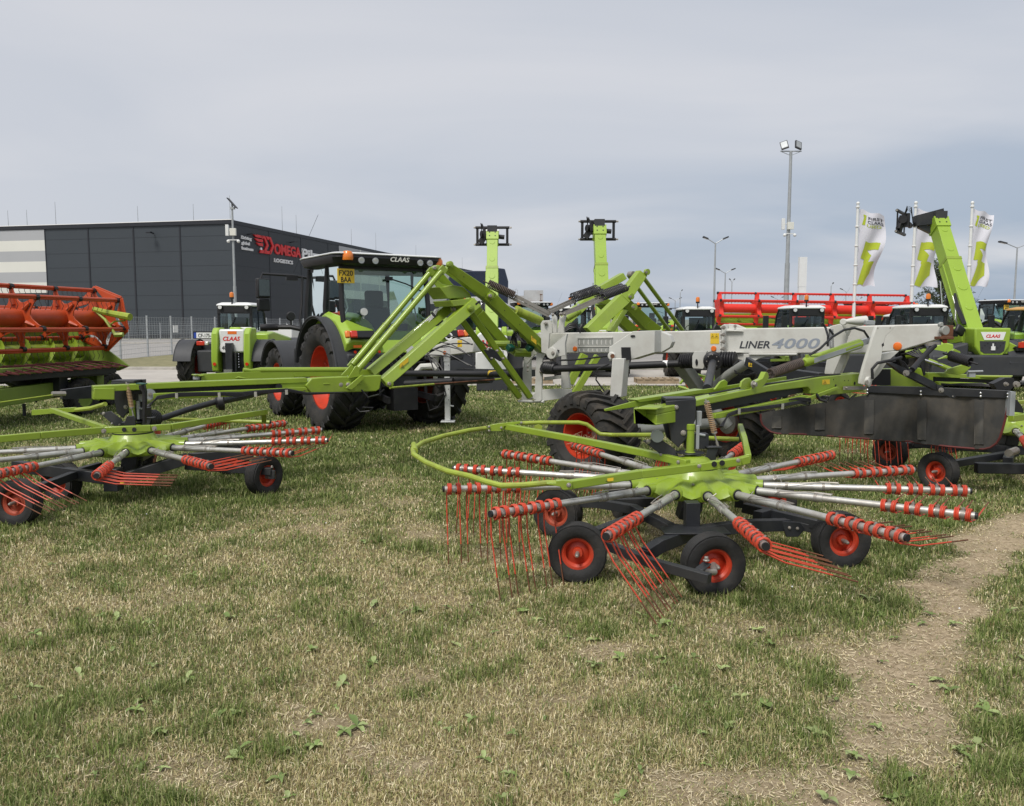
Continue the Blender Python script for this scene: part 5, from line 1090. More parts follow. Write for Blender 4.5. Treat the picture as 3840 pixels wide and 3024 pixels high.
# red header behind the cabs
qa = P(2690, 1156, 33.5); qb = P(3392, 1166, 33.5)
t, rp, d, back, upv, L2_, angs = header('long bright red reel header stretched out behind the white roofed cabs', qa, qb, 0.62, 'bright_red', 6, None, ph=PI/2, npl=5, name='combine_header', pth=0.16)
b = MB('green_clean'); y = qa.y+0.7; b.box(qa.x-0.3, qb.x+0.2, y, y+0.1, 0.7, 2.18); b.box(qa.x-0.3, qb.x+0.2, y-0.10, y-0.001, 1.70, 1.80); b.box(qa.x-0.3, qb.x+0.2, y-0.06, y-0.001, 2.08, 2.18); b.beam((qa.x+1, y-0.05, 1.9), (qa.x+2.4, y-0.2, 1.6), 0.06, 0.06); b.beam((qa.x+2.4, y-0.2, 1.6), (qa.x+3.6, y-0.05, 1.85), 0.06, 0.06); b.box(qa.x-0.3, qb.x+0.2, y-1.4, y, 0.6, 0.7); t.part('trough', b)
b = MB('green_old'); b.box(qa.x+0.5, qb.x-0.5, y-0.6, y+0.8, 0.5, 0.61)
for q in (1.5, 6.0): b.box(qa.x+q, qa.x+q+0.3, y-0.3, y+0.3, 0.031, 0.5)
t.part('stand', b)
q = P(1030, 1258, 33)
t = Thing('liquid_tank', 'long white tank with two lifting eyes between telehandler and tractor bonnet', 'tank', (q.x, q.y, 0), world=True)
b = MB('white'); b.box(q.x-0.7, q.x+0.7, q.y, q.y+1.6, 0.7, 1.62); t.part('shell', b, bevel=0.06, seg=3); b = MB('frame_black'); b.box(q.x-0.6, q.x+0.6, q.y+0.1, q.y+1.5, 0.0, 0.69); t.part('stand', b)
b = MB('white')
for x in (-0.25, 0.4): b.lathe([(0.05, -0.02), (0.07, -0.02), (0.07, 0.02), (0.05, 0.02)], (q.x+x, q.y+0.4, 1.66), (0, 1, 0), 12)
t.part('lifting_eye', b)
q = G(2480, 1436)
for kx, lab in ((2460, 'pale wooden pallet on the concrete under the grey beam'), (1995, 'pale wooden pallet seen through the grey tower window')):
    q = G(kx, 1440); t = Thing('pallet', lab, 'pallet', (q.x, q.y, 0.03), world=False, group='wooden pallets'); b = MB('wood')
    for i in range(6): b.box(-0.6+i*0.21, -0.45+i*0.21, -0.4, 0.4, 0.121, 0.145)
    t.part('deck', b); b = MB('wood')
    for i in (-0.38, 0, 0.3): b.box(-0.6, 0.6, i, i+0.09, 0.001, 0.12)
    t.part('bearers', b)

q = P(1844, 1330, 21.5); t = Thing('sprayer_tank', 'white rounded machine body with red letters and round disc behind the green bars', 'tank', (q.x, q.y, 0), world=True)
b = MB('white'); k_ = 21.5/F; b.box(q.x-61*k_, q.x+58*k_, q.y, q.y+0.9, P(0, 1392, 21.5).z, P(0, 1318, 21.5).z); b.poly([P(x, y, 21.5) for x, y in [(1785, 1317.5), (1785, 1262), (1800, 1246), (1820, 1250), (1860, 1252), (1902, 1262), (1905, 1317.5)]], V(0, 0.9, 0)); sh_ = t.part('shell', b, bevel=0.05, seg=3)
b = MB('text_red')
for x, w_ in ((1800, 5), (1812, 7), (1826, 5), (1838, 6), (1852, 9)): b.box(*(lambda p: (p.x-w_*k_/2, p.x+w_*k_/2, p.y-0.01, p.y-0.001, p.z-0.11, p.z+0.08))(P(x, 1288, 21.5)))
t.part('lettering', b, sh_)
b = MB('white_flat'); c = P(1884, 1330, 21.5); b.cyl(c-V(0, 0.002, 0), c-V(0, 0.015, 0), 0.13, n=24); b.mat('ink'); b.text('TE', c+V(0, -0.017, 0.03), (1, 0, 0), (0, 0, 1), 0.06, ext=0.002, width=0.08, align='C'); b.text('2', c+V(0.02, -0.017, -0.08), (1, 0, 0), (0, 0, 1), 0.08, ext=0.002, width=0.05, align='C'); t.part('speed_disc', b, sh_)
b = MB('plastic'); p = P(1932, 1350, 21.8); b.box(p.x-0.17, p.x+0.2, p.y, p.y+0.6, 0.55, 1.05); b.box(q.x-0.4, q.x+0.4, q.y+0.05, q.y+0.8, 0.031, P(0, 1392, 21.5).z-0.002); t.part('stand', b)
b = MB('lamp_red'); b.tube([P(1795, 1282, 21.2), P(1830, 1300, 21.2), P(1880, 1298, 21.2)], 0.02); b.mat('ink'); b.tube([P(1795, 1275, 21.1), P(1830, 1297, 21.1), P(1880, 1302, 21.1)], 0.02); t.part('hoses', b)
# ================= hay rake =================
rk = Thing('rotary_rake', 'large green and light grey four-rotor hay rake filling the foreground, dark side curtain at right', 'hay rake', (1.5, 10.0, 0), world=True)
DB = lineD((0.52, 11.5), (4.50, 8.8))            # front face of the main beam
BD = Vector((3.98, -2.7, 0)).normalized(); BN = Vector((2.7, 3.98, 0)).normalized()   # along, away from camera
def fp(b, pts, off=0.0, th=0.25, Df=DB):
    """panel outlined by photo points in the beam's face plane moved off towards the camera, th thick"""
    b.poly([P(x, y, Df(x))-BN*off for x, y in pts], BN*th); return b
b = MB('grey')
fp(b, [(2055, 1249), (2300, 1246), (2560, 1242), (2712, 1238), (2712, 1325), (2560, 1325), (2300, 1325), (2055, 1325)], 0, 0.24); fp(b, [(1985, 1252), (2054, 1249), (2054, 1330), (1985, 1335)], 0.0, 0.24)
beam1 = rk.part('main_beam', b, bevel=0.014, seg=3)
b = MB('grey')
fp(b, [(2724, 1233), (3100, 1227), (3240, 1222), (3524, 1215), (3524, 1272), (3372, 1318), (3225, 1326), (2724, 1327)], 0, 0.24); beam2 = rk.part('main_beam', b, bevel=0.014, seg=3)
b = MB('grey')
fp(b, [(2711, 1222), (2722, 1216), (2726, 1222), (2726, 1340), (2718, 1346), (2711, 1340)], 0.05, 0.34); fp(b, [(2727, 1215), (2760, 1218), (2795, 1233), (2727, 1234)], -0.05, 0.02); fp(b, [(2727, 1237), (2790, 1243), (2727, 1244)], 0.04, 0.04); fp(b, [(2727, 1318), (2790, 1322), (2727, 1324)], 0.04, 0.04)
fp(b, [(2711, 1328), (2990, 1328), (2990, 1334), (2870, 1338), (2845, 1346), (2822, 1360), (2800, 1364), (2782, 1352), (2760, 1346), (2711, 1345)], 0.0, 0.03); fp(b, [(2810, 1325), (2990, 1325), (2990, 1332), (2810, 1332)], 0.03, 0.05)
fl = rk.part('flange', b, beam1, bevel=0.005)
b = MB('zinc')
for y in (1229, 1255, 1282, 1308, 1332): bolt(b, P(2724, y, DB(2724))-BN*0.10, -BN+BD*0.8, 0.022, 0.03); bolt(b, P(2710, y, DB(2710))-BN*0.02, -BD, 0.02, 0.02)
bolt(b, P(2757, 1224, DB(2757))-BN*0.0, -BN, 0.018); rk.part('bolts', b, beam1)
def btext(st, x0, x1, yb, yt, m, bold, par):
    A = P(x0, yb, DB(x0))-BN*0.0025; Bq = P(x1, yb, DB(x1))-BN*0.0025; h = (P(x0, yt, DB(x0))-P(x0, yb, DB(x0))).length
    b = MB(m); b.text(st, A, Bq-A, (0, 0, 1), h, ext=0.0008, shear=0.22, bold=bold, width=(Bq-A).length); rk.part('lettering', b, par, smooth=0)
btext('LINER', 2773, 2887, 1306, 1279, 'ink_grey', 0.018, beam2); btext('4000', 2894, 3075, 1306, 1269, 'ink_blue', 0.018, beam2)
for x, y, r, par in ((2157, 1309, 8, beam1), (2677, 1308, 9, beam1), (3366, 1299, 13, beam2)):
    b = MB('amber_flat'); c = P(x, y, DB(x)); q = r/F*DB(x)*1.15; b.lathe([(q, 0), (q, 0.01), (q*0.85, 0.014), (0.001, 0.014)], c, -BN, 24); rk.part('reflector', b, par)
def sticker(x0, y0, x1, y1, Df, par, off=0.004, sk=0.0):
    b = MB('yellow'); n = BN
    b.poly([P(x0, y0, Df(x0))-n*off, P(x1, y0-sk, Df(x1))-n*off, P(x1, y1-sk, Df(x1))-n*off, P(x0, y1, Df(x0))-n*off], n*0.002)
    b.mat('ink'); w_ = x1-x0; h = y1-y0; m = 2 if w_ > 20 and h > 25 else 1
    for i in range(m):
        cx = x0+w_*(0.28 if m == 2 else 0.35)+i*w_*0.45; r = w_*(0.18 if m == 2 else 0.25)
        ed = [(cx-r, y0+h*0.45), (cx+r, y0+h*0.45), (cx, y0+h*0.08)]
        if m == 1: ed = [(cx-r, y0+h*0.82), (cx+r, y0+h*0.82), (cx, y0+h*0.15)]
        b.tube([P(px, py, Df(px))-n*(off+0.002) for px, py in ed], 0.0018, 4, closed=True); b.ball(P(cx, y0+h*(0.32 if m == 2 else 0.6), Df(cx))-n*(off+0.001), 0.006, 6)
    return rk.part('warning_label', b, par, smooth=0)
sticker(2664, 1250, 2697, 1290, DB, beam1)
# ribbed panel with oval holes, gusset box and yoke legs
b = MB('grey_dark'); fp(b, [(2168, 1270), (2299, 1268), (2299, 1296), (2168, 1298)], 0.012, 0.02); fp(b, [(2168, 1302), (2284, 1302), (2284, 1322), (2168, 1322)], 0.012, 0.02)
b.mat('grey'); fp(b, [(2166, 1266), (2299, 1265), (2299, 1269), (2166, 1270)], 0.02, 0.02); fp(b, [(2166, 1298), (2299, 1297), (2299, 1301), (2166, 1302)], 0.02, 0.02)
for k in range(8):
    x = 2176+k*16.5
    for y, hh in ((1284, 10), (1314, 6)):
        if x < 2280 or y < 1300: b.poly([P(x+4.2*math.cos(a), y+hh*math.sin(a), DB(x))-BN*0.0135 for a in [2*PI*q/14 for q in range(14)]], BN*0.012)
rk.part('step_panel', b, beam1)
D2 = lambda x: DB(x)-0.55
b = MB('grey')
b.poly([P(x, y, 9.75) for x, y in [(2284, 1303), (2373, 1243), (2455, 1240), (2455, 1322), (2364, 1350), (2284, 1356)]], BN*0.22); b.poly([P(x, y, 9.9) for x, y in [(2456, 1242), (2480, 1244), (2510, 1258), (2521, 1283), (2512, 1303), (2480, 1322), (2456, 1327)]], BN*0.1)
b.cyl(P(2466, 1284, 9.88), P(2466, 1284, 9.87), 0.03, n=20); yo = rk.part('axle_yoke', b, bevel=0.014, seg=3)
b = MB('grey'); b.poly([P(x, y, 9.62) for x, y in [(2296, 1345), (2341, 1345), (2331, 1490), (2286, 1488)]], BN*0.14); b.lathe([(0.05, 0), (0.05, 0.03), (0.04, 0.04), (0.001, 0.04)], P(2297, 1335, 9.72), -BN, 18); rk.part('wheel_leg', b, yo, bevel=0.012)
b = MB('rust'); b.cyl(P(2297, 1336, 9.68), P(2297, 1336, 9.665), 0.026, n=14); b.mat('ink'); b.poly([P(x, y, 9.66) for x, y in [(2329, 1303), (2362, 1303), (2365, 1350), (2345, 1352), (2331, 1346)]], BN*0.02); b.mat('ink'); b.poly([P(2373+q*math.cos(a), 1261+q*0.45*math.sin(a), 9.74) for q, a in [(9, 2*PI*k/12) for k in range(12)]], BN*0.005); rk.part('flap', b, yo)
b = MB('grey_dark'); b.beam(P(2550, 1360, 10.5), P(2650, 1500, 10.9), 0.16, 0.14); b.tube([P(2808, 1358, 9.5), P(2735, 1405, 9.8), P(2668, 1462, 10.2)], [0.06, 0.06, 0.066], 14); b.cyl(P(2650, 1500, 10.7), P(2735, 1603, 10.6), 0.07); rk.part('wheel_leg', b, bevel=0.01)
# headstock and parking jack behind the tractor
b = MB('grey'); D0 = lineD((-1.2, 13.3), (0.5, 12.1))
b.poly([P(x, y, D0(x)) for x, y in [(1585, 1322), (1622, 1300), (1700, 1270), (1765, 1264), (1776, 1290), (1774, 1322), (1690, 1332), (1640, 1338), (1585, 1342)]], BN*0.22); b.poly([P(x, y, D0(x)+0.1) for x, y in [(1618, 1338), (1640, 1338), (1634, 1400), (1636, 1440), (1624, 1440), (1624, 1400)]], BN*0.05); b.tube([P(1560, 1400, 13.3), P(1580, 1376, 13.3), P(1622, 1374, 13.3), P(1640, 1385, 13.3)], 0.055, 10)
hs = rk.part('headstock', b, bevel=0.012); b = MB('white'); c = P(1683, 1262, D0(1683)+0.05); b.tube([c+V(0.05*math.cos(a), 0, 0.05*math.sin(a)) for a in [2*PI*k/16 for k in range(16)]], 0.014, 6, closed=True); rk.part('lifting_eye', b, hs)
sticker(1716, 1277, 1733, 1302, D0, hs, 0.004, 1)
DJ = 12.95
b = MB('white'); a0 = P(1677, 1300, DJ); a1 = P(1676, 1357, DJ); b.beam(a0, a1, 0.10, 0.10, up=(0, 1, 0)); b.beam(P(1677, 1357, DJ), P(1679, 1577, DJ), 0.085, 0.085, up=(0, 1, 0)); q = P(1680, 1580, DJ); b.box(q.x-0.11, q.x+0.11, q.y-0.1, q.y+0.1, q.z-0.012, q.z+0.01); b.cyl(P(1688, 1522, DJ-0.03), P(1702, 1524, DJ-0.03), 0.012); jk = rk.part('parking_jack', b, hs, bevel=0.006)
b = MB('ink')
for y in (1370, 1400, 1432, 1460, 1500): b.cyl(P(1682, y, DJ-0.045), P(1682, y, DJ-0.048), 0.007, n=8)
b.mat('amber_flat'); c = P(1667, 1323, DJ-0.06); b.lathe([(0.028, 0), (0.028, 0.01), (0.001, 0.012)], c, (0, -1, 0), 16); rk.part('pin_holes', b, jk)
b = MB('frame_black'); b.beam(P(1720, 1395, 12.9), P(2000, 1400, 12.0), 0.10, 0.10); rk.part('drawbar', b)
# drive shafts
b = MB('ink'); b.cyl(P(1480, 1400, 12.7), P(1930, 1404, 11.7), 0.046, n=16); b.mat('yellow'); b.cyl(P(1834, 1402.4, 11.9), P(1864, 1402.6, 11.85), 0.0475, n=16); rk.part('drive_shaft', b)
b = MB('black'); b.cyl(P(1700, 1428, 12.9), P(1840, 1420, 12.3), 0.07, n=14); b.cyl(P(1520, 1440, 12.9), P(1700, 1430, 12.6), 0.055, n=12); rk.part('drive_shaft', b)
b = MB('ink'); b.cyl(P(2080, 1384, 11.0), P(2560, 1364, 10.25), 0.046, n=16)
b.mat('white_flat'); b.cyl(P(2488, 1366.5, 10.36), P(2506, 1366, 10.33), 0.0475, n=16); rk.part('drive_shaft', b)
def bellows(b, a, c, r, n=7):
    a = Vector(a); c = Vector(c); L_ = (c-a).length; pr = []
    for k in range(n): pr += [(r*0.82, L_*k/n), (r, L_*(k+0.35)/n), (r, L_*(k+0.6)/n)]
    pr.append((r*0.8, L_)); b.lathe(pr, a, c-a, 18)
b = MB('ink'); bellows(b, P(2552, 1356, 10.3), P(2600, 1354, 10.2), 0.092, 6); bellows(b, P(2700, 1350, 10.0), P(2760, 1350, 9.9), 0.10, 6); bellows(b, P(1925, 1404, 11.8), P(1960, 1405, 11.7), 0.10, 5); bellows(b, P(2048, 1378, 11.2), P(2085, 1383, 11.0), 0.08, 5); rk.part('bellows', b)
b = MB('grey'); b.poly([P(x, y, 10.0) for x, y in [(2604, 1318), (2652, 1317), (2640, 1340), (2640, 1376), (2636, 1384), (2600, 1382), (2596, 1376), (2596, 1336)]], BN*0.03); b.mat('ink'); b.poly([P(2612+5*math.cos(a), 1359+12*math.sin(a), 9.99) for a in [2*PI*k/12 for k in range(12)]], BN*0.005); rk.part('shaft_guard', b, bevel=0.004)
b = MB('ink'); b.lathe([(0.06, -0.10), (0.10, -0.07), (0.112, 0), (0.112, 0.05), (0.09, 0.07), (0.001, 0.075)], P(2672, 1353, 9.85), (-0.1, -1, -0.15), 22); b.mat('zinc')
for k in range(8): a = k*PI/4; b.ball(P(2672+22*math.cos(a), 1356+24*math.sin(a), 9.76), 0.007, 6)
rk.part('shaft_bell', b); b = MB('frame_black'); b.tube([P(2673, 1362, 9.75), P(2652, 1458, 8.3)], 0.046, 14); rk.part('drive_shaft', b)
b = MB('frame_black'); b.beam(P(2800, 1355, 9.3), P(2895, 1412, 8.9), 0.05, 0.10); b.beam(P(2900, 1395, 9.6), P(3080, 1420, 9.1), 0.12, 0.12); rk.part('lock_arm', b, bevel=0.005)
sticker(2810, 1360, 2832, 1374, lambda x: 9.2, None, 0.03, -5)
b = MB('frame_black')
rr_ = random.Random(2)
for k in range(7): b.beam(P(2760+k*40, 1345+rr_.uniform(0, 40), 10.9), P(2840+k*45, 1350+rr_.uniform(0, 50), 10.6), 0.04, 0.06)
b.mat('green_old'); b.beam(P(2870, 1352, 10.8), P(2960, 1350, 10.6), 0.05, 0.03); b.beam(P(2930, 1330, 10.8), P(2952, 1345, 10.6), 0.05, 0.05); b.mat('ink'); b.box(*(lambda p: (p.x-0.2, p.x+0.45, p.y, p.y+0.3, p.z-0.22, p.z+0.15))(P(2760, 1400, 10.6))); b.ball(P(2812, 1402, 10.2), 0.09)
rk.part('undercarriage', b)
# middle tower
b = MB('grey'); DT = 11.35
def tp(pts, D, th=0.03): b.poly([P(x, y, D) for x, y in pts], BN*th)
tp([(2012, 1318), (2034, 1317), (2030, 1330), (2032, 1500), (2025, 1506), (2003, 1507), (2005, 1470)], DT); tp([(2030, 1322), (2048, 1322), (2040, 1335), (2034, 1345), (2032, 1440), (2030, 1458), (2030, 1322)][:6], DT+0.001); tp([(2033, 1462), (2105, 1458), (2140, 1460), (2146, 1490), (2033, 1505)], DT+0.002); tp([(2105, 1324), (2120, 1324), (2139, 1457), (2104, 1457)], DT+0.003); tp([(2040, 1415), (2100, 1408), (2100, 1420), (2040, 1428)], DT+0.15, 0.1)
tp([(1965, 1335), (1975, 1305), (2000, 1310), (2006, 1320), (1990, 1345), (1990, 1370), (1990, 1500), (1955, 1502), (1957, 1420)], DT+0.35); tp([(1966, 1365), (2003, 1325), (2008, 1328), (1975, 1366)], DT+0.30, 0.02); b.tube([P(1945, 1505, DT+0.3), P(2040, 1507, DT)], 0.02, 8); b.tube([P(1990, 1482, DT+0.3), P(2010, 1487, DT)], 0.05, 10)
tw = rk.part('tower', b, bevel=0.006)
b = MB('grey')
b.poly([P(x, y, 11.2) for x, y in [(2027, 1215), (2034, 1203), (2063, 1201), (2070, 1215), (2072, 1250), (2060, 1252), (2055, 1330), (2030, 1322)]], BN*0.025); b.poly([P(x, y, 11.15) for x, y in [(2068, 1185), (2078, 1180), (2086, 1190), (2088, 1249), (2074, 1250)]], BN*0.03)
b.poly([P(x, y, 11.05) for x, y in [(2099, 1184), (2105, 1193), (2112, 1182), (2119, 1180), (2121, 1186), (2113, 1215), (2116, 1249), (2090, 1249), (2094, 1215)]], BN*0.03)
b.poly([P(x, y, 11.0) for x, y in [(2126, 1252), (2118, 1290), (2120, 1332), (2085, 1340), (2070, 1338), (2057, 1322), (2058, 1308)]], BN*0.04); b.lathe([(0.075, 0), (0.075, 0.05), (0.001, 0.055)], P(2074, 1325, 11.0), -BN, 20)
b.mat('zinc'); bolt(b, P(2049, 1214, 11.2), -BN, 0.025, 0.05); bolt(b, P(2074, 1181, 11.1), -BN, 0.02, 0.03); bolt(b, P(2103, 1178, 11.0), -BN, 0.02, 0.03); bolt(b, P(2119, 1178, 11.0), -BN, 0.02, 0.03); bolt(b, P(2074, 1325, 10.94), -BN, 0.025, 0.02)
b.mat('ink'); b.poly([P(2090+8*math.cos(a), 1316+4*math.sin(a), 10.985) for a in [2*PI*k/12 for k in range(12)]], BN*0.004)
for px, py in ((2028, 1384), (2027, 1395), (1979, 1375), (1979, 1390)): b.mat('zinc'); bolt(b, P(px, py, 11.33), -BN, 0.018, 0.02)
b.mat('ink'); b.cyl(P(2038, 1384, 11.3), P(2038, 1384, 11.2), 0.05); b.cyl(P(2045, 1380, 11.4), P(2075, 1380, 11.2), 0.09)
rk.part('lug_plates', b, tw, bevel=0.004)
# ---- left linkage (front arm) ----
RL = (-3.93, 8.5); DL = lineD((0.46, 11.3), RL)
LN = Vector((RL[1]-11.3, -(RL[0]-0.46), 0)).normalized()     # away from the camera
if LN.y < 0: LN = -LN
def arm(nm, pts, wpx, off, m='green', th=0.11, bev=0.008, Df=DL, ends=True, par=None):
    """folded box arm through photo points; wpx is its height in photo pixels, off pushes it away"""
    b = MB(m); pl = []; n = len(pts)
    for i, (x, y) in enumerate(pts):
        a = pts[max(i-1, 0)]; c = pts[min(i+1, n-1)]; dx, dy = c[0]-a[0], c[1]-a[1]; l = math.hypot(dx, dy); ww = wpx[i] if isinstance(wpx, (list, tuple)) else wpx
        pl.append((x, y, -dy/l*ww/2, dx/l*ww/2))
    up = [P(x+nx, y+ny, Df(x)+off*1.1) for x, y, nx, ny in pl]; lo = [P(x-nx, y-ny, Df(x)+off*1.1) for x, y, nx, ny in pl]
    for i in range(n-1): b.poly([up[i], up[i+1], lo[i+1], lo[i]], LN*th)
    return rk.part(nm, b, par, bevel=bev)
def pin(x, y, off, r=0.035, m='green', l=0.06, Df=DL): 
    b.mat(m); c = P(x, y, Df(x)+off*1.1); b.lathe([(r, 0), (r, l), (r*0.7, l+0.005), (0.001, l+0.005)], c, -LN, 14)
ub = arm('upper_arm', [(1683, 1001), (1828, 1103), (1848, 1120), (2046, 1312)], [34, 44, 44, 38], 0.0, th=0.12)
ub2 = arm('upper_arm', [(1622, 1006), (1730, 1130)], [34, 38], 0.55, th=0.10); arm('upper_arm', [(1752, 1125), (1800, 1175), (1910, 1305)], [36, 36, 34], 0.62, th=0.10)
b = MB('green'); b.poly([P(x, y, DL(x))+LN*0.15 for x, y in [(1690, 1075), (1720, 1068), (1760, 1075), (1785, 1100), (1790, 1115), (1700, 1120), (1668, 1075)]], LN*0.42); b.poly([P(x, y, DL(x))+LN*0.3 for x, y in [(1690, 1090), (1660, 1045), (1672, 1040), (1700, 1062), (1720, 1068)]], LN*0.02); rk.part('saddle', b, ub, bevel=0.006)
lb = arm('lower_arm', [(1445, 1436), (1792, 1132)], [40, 42], -0.06, th=0.11); lb2 = arm('lower_arm', [(1395, 1398), (1720, 1128)], [34, 38], 0.50, th=0.11)
b = MB('green'); b.poly([P(x, y, DL(x))+LN*0.0 for x, y in [(1690, 1128), (1770, 1120), (1765, 1142), (1700, 1150)]], LN*0.5); rk.part('cross_tube', b, lb, bevel=0.006)
b = MB('ink'); b.poly([P(x, y, DL(x))-LN*0.065 for x, y in [(1773, 1140), (1788, 1128), (1792, 1136), (1777, 1150)]], LN*0.006); rk.part('tube_mouth', b, lb)
for nm, pts, off in (('tie_rod', [(1668, 1004), (1560, 1130), (1480, 1226), (1322, 1410)], -0.02), ('tie_rod', [(1622, 1012), (1520, 1130), (1446, 1220), (1322, 1368)], 0.45)):
    b = MB('green'); pp = [P(x, y, DL(x)+off*1.1) for x, y in pts]; b.tube([pp[0].lerp(pp[1], 0.12), pp[2]], 0.036, 12); b.tube([pp[2], pp[3]], 0.041, 12); b.tube([pp[2]+(pp[3]-pp[2])*0.0, pp[2]+(pp[3]-pp[2])*0.015], 0.046, 12); b.beam(pp[0], pp[0].lerp(pp[1], 0.14), 0.04, 0.09); b.beam(pp[3].lerp(pp[2], 0.10), pp[3]+(pp[3]-pp[2])*0.08, 0.04, 0.09); rk.part(nm, b, bevel=0)
def rodseg(nm, p0, p1, wpx, off, m='green', th=0.05, Df=DL): return arm(nm, [p0, p1], wpx, off, m, th, 0.005, Df)
rodseg('stay_bar', (1768, 1172), (1992, 1492), 20, 0.08); rodseg('stay_bar', (1738, 1205), (1952, 1492), 20, 0.45); arm('stay_bar', [(1700, 1140), (1768, 1172)], 16, 0.3)
b = MB('frame_black'); b.poly([P(x, y, DL(x)+0.1) for x, y in [(1816, 1313), (1838, 1306), (1865, 1320), (1884, 1350), (1876, 1356), (1852, 1342), (1843, 1353)]], LN*0.02)
pin(1826, 1312, -0.0, 0.012, 'zinc', 0.03); pin(1842, 1344, -0.0, 0.012, 'zinc', 0.03); pin(1862, 1316, -0.0, 0.016, 'zinc', 0.03); pin(1885, 1345, -0.0, 0.016, 'zinc', 0.03); rk.part('link_plate', b)
b = MB('green'); b.tube([P(1912, 1293, DL(1912))+LN*0.55, P(1990, 1292, DL(1990))+LN*0.25], 0.045, 10); b.beam(P(1910, 1300, DL(1910)+0.55), P(1945, 1325, DL(1945)+0.5), 0.2, 0.12); b.tube([P(1930, 1322, DL(1930)+0.4), P(1990, 1325, DL(1990)+0.3)], 0.06, 10); cb = rk.part('cross_tube', b); b = MB('teal')
for x in (1915, 1988): b.beam(P(x-8, 1298, DL(x)+0.15), P(x+5, 1312, DL(x)+0.1), 0.09, 0.08)
rk.part('end_pads', b, cb, bevel=0.01)
b = MB('green')
for x, y, o in ((1683, 993, -0.0), (1836, 1110, 0.0), (1762, 1156, -0.06), (1458, 1440, -0.06), (1304, 1443, -0.06)): pin(x, y, o, 0.042, 'green', 0.05); pin(x, y, o-0.05, 0.024, 'zinc' if (x in (1836, 1458, 1304)) else 'green', 0.02)
pin(1700, 1160, 0.45, 0.05, 'green', 0.1); pin(1700, 1160, 0.34, 0.03, 'zinc', 0.02); pin(1628, 1006, 0.5, 0.035, 'green', 0.12); pin(1628, 1006, 0.37, 0.024, 'zinc', 0.02); pin(1275, 1443, -0.06, 0.03, 'zinc', 0.03); rk.part('pins', b)
for (x, y) in ((1812, 1078), (1892, 1166), (1948, 1217), (1743, 1040)):
    pass
b = MB('ink')
for (x, y) in ((1739, 1039), (1811, 1114), (1892, 1165), (1949, 1218)): c = P(x, y, DL(x)); b.cyl(c-LN*0.002, c-LN*0.0035, 0.007, n=10)
b.mat('green_tube'); b.poly([P(x, y, DL(x))-LN*0.001 for x, y in [(2022, 1280), (2040, 1297), (2030, 1306), (2013, 1289)]], LN*0.0005); b.mat('ink')
rk.part('bolt_holes', b, ub)
sticker(1992, 1253, 2012, 1276, DL, ub, 0.004, -18); sticker(1500, 1366, 1532, 1383, lambda x: DL(x)-0.075, lb, 0.004, 25)
# hydraulic ram, springs and their links
def ram(nm, a, m1, c, r0, r1, off=0.0, gm='green_tube', Df=DL):
    b = MB(gm); A = P(*a, Df(a[0])+off); M_ = P(*m1, Df(m1[0])+off); C_ = P(*c, Df(c[0])+off); b.lathe([(r0*0.9, 0), (r0, 0.02), (r0, (C_-M_).length-0.02), (r0*0.9, (C_-M_).length)], M_, C_-M_, 18); b.lathe([(r0*1.1, -0.03), (r0*1.1, 0.03)], M_, C_-M_, 18); o = rk.part(nm, b); b = MB('chrome'); b.cyl(A, M_, r1, n=12); rk.part('piston_rod', b, o); return o
ram('hydraulic_ram', (1890, 1140), (1940, 1167), (2030, 1206), 0.062, 0.022, 0.35); ram('hydraulic_ram', (2170, 1140), (2165, 1170), (2122, 1196), 0.055, 0.02, 0.9, 'green')
def spring(a, c, R, turns, m, wire, D0_, D1_, hook=True):
    A = P(*a, D0_); C_ = P(*c, D1_); d = (C_-A).normalized(); b = MB(m); b.helix(A, C_, R, wire, turns, 5, 12)
    if hook: b.tube([A-d*0.08, A, A+d*0.03], wire*1.1, 6); b.tube([C_+d*0.08, C_, C_-d*0.03], wire*1.1, 6)
    return rk.part('tension_spring', b, smooth=50)
spring((1832, 1064), (1930, 1110), 0.052, 17, 'spring_brown', 0.0085, 11.0, 11.1)
spring((2145, 1113), (2240, 1080), 0.044, 17, 'spring_black', 0.0085, 11.6, 12.1); spring((2155, 1121), (2250, 1088), 0.044, 17, 'spring_black', 0.0085, 11.4, 11.9)
spring((2245, 1108), (2335, 1075), 0.044, 17, 'spring_black', 0.0085, 11.2, 11.5); spring((2262, 1114), (2348, 1080), 0.044, 17, 'spring_black', 0.0085, 11.0, 11.3)
b = MB('zinc')
for p0, p1, w_ in (((1932, 1110), (2066, 1178), 0.045), ((1925, 1122), (2058, 1186), 0.035)): b.beam(P(*p0, 11.1), P(*p1, 11.2), 0.012, w_)
for p0, p1, d0, d1 in (((2055, 1166), (2148, 1124), 11.3, 11.6), ((2062, 1172), (2156, 1130), 11.15, 11.4), ((2105, 1180), (2248, 1116), 11.0, 11.2), ((2120, 1178), (2264, 1122), 10.95, 11.1)): b.beam(P(*p0, d0), P(*p1, d1), 0.012, 0.04)
b.mat('ink'); b.tube([P(2155, 1128, 11.5), P(2156, 1145, 11.5)], [0.025, 0.01]); rk.part('spring_links', b)
b = MB('chrome')
for k in range(4): o = (k-1.5)*4; b.tube([P(1444+o, 1348+o, 10.75), P(1475+o, 1322+o, 10.75), P(1560+o*0.8, 1245+o*0.8, 10.85), P(1628+o*0.6, 1182+o*0.6, 10.95), P(1640+o*0.5, 1160, 10.95)], 0.008, 6)
b.mat('ink')
for x, y in ((1482, 1312), (1624, 1180)): b.beam(P(x-6, y-8, 10.74), P(x+8, y+8, 10.74), 0.03, 0.03)
rk.part('hydraulic_pipes', b)
b = MB('ink')
rr_ = random.Random(5)
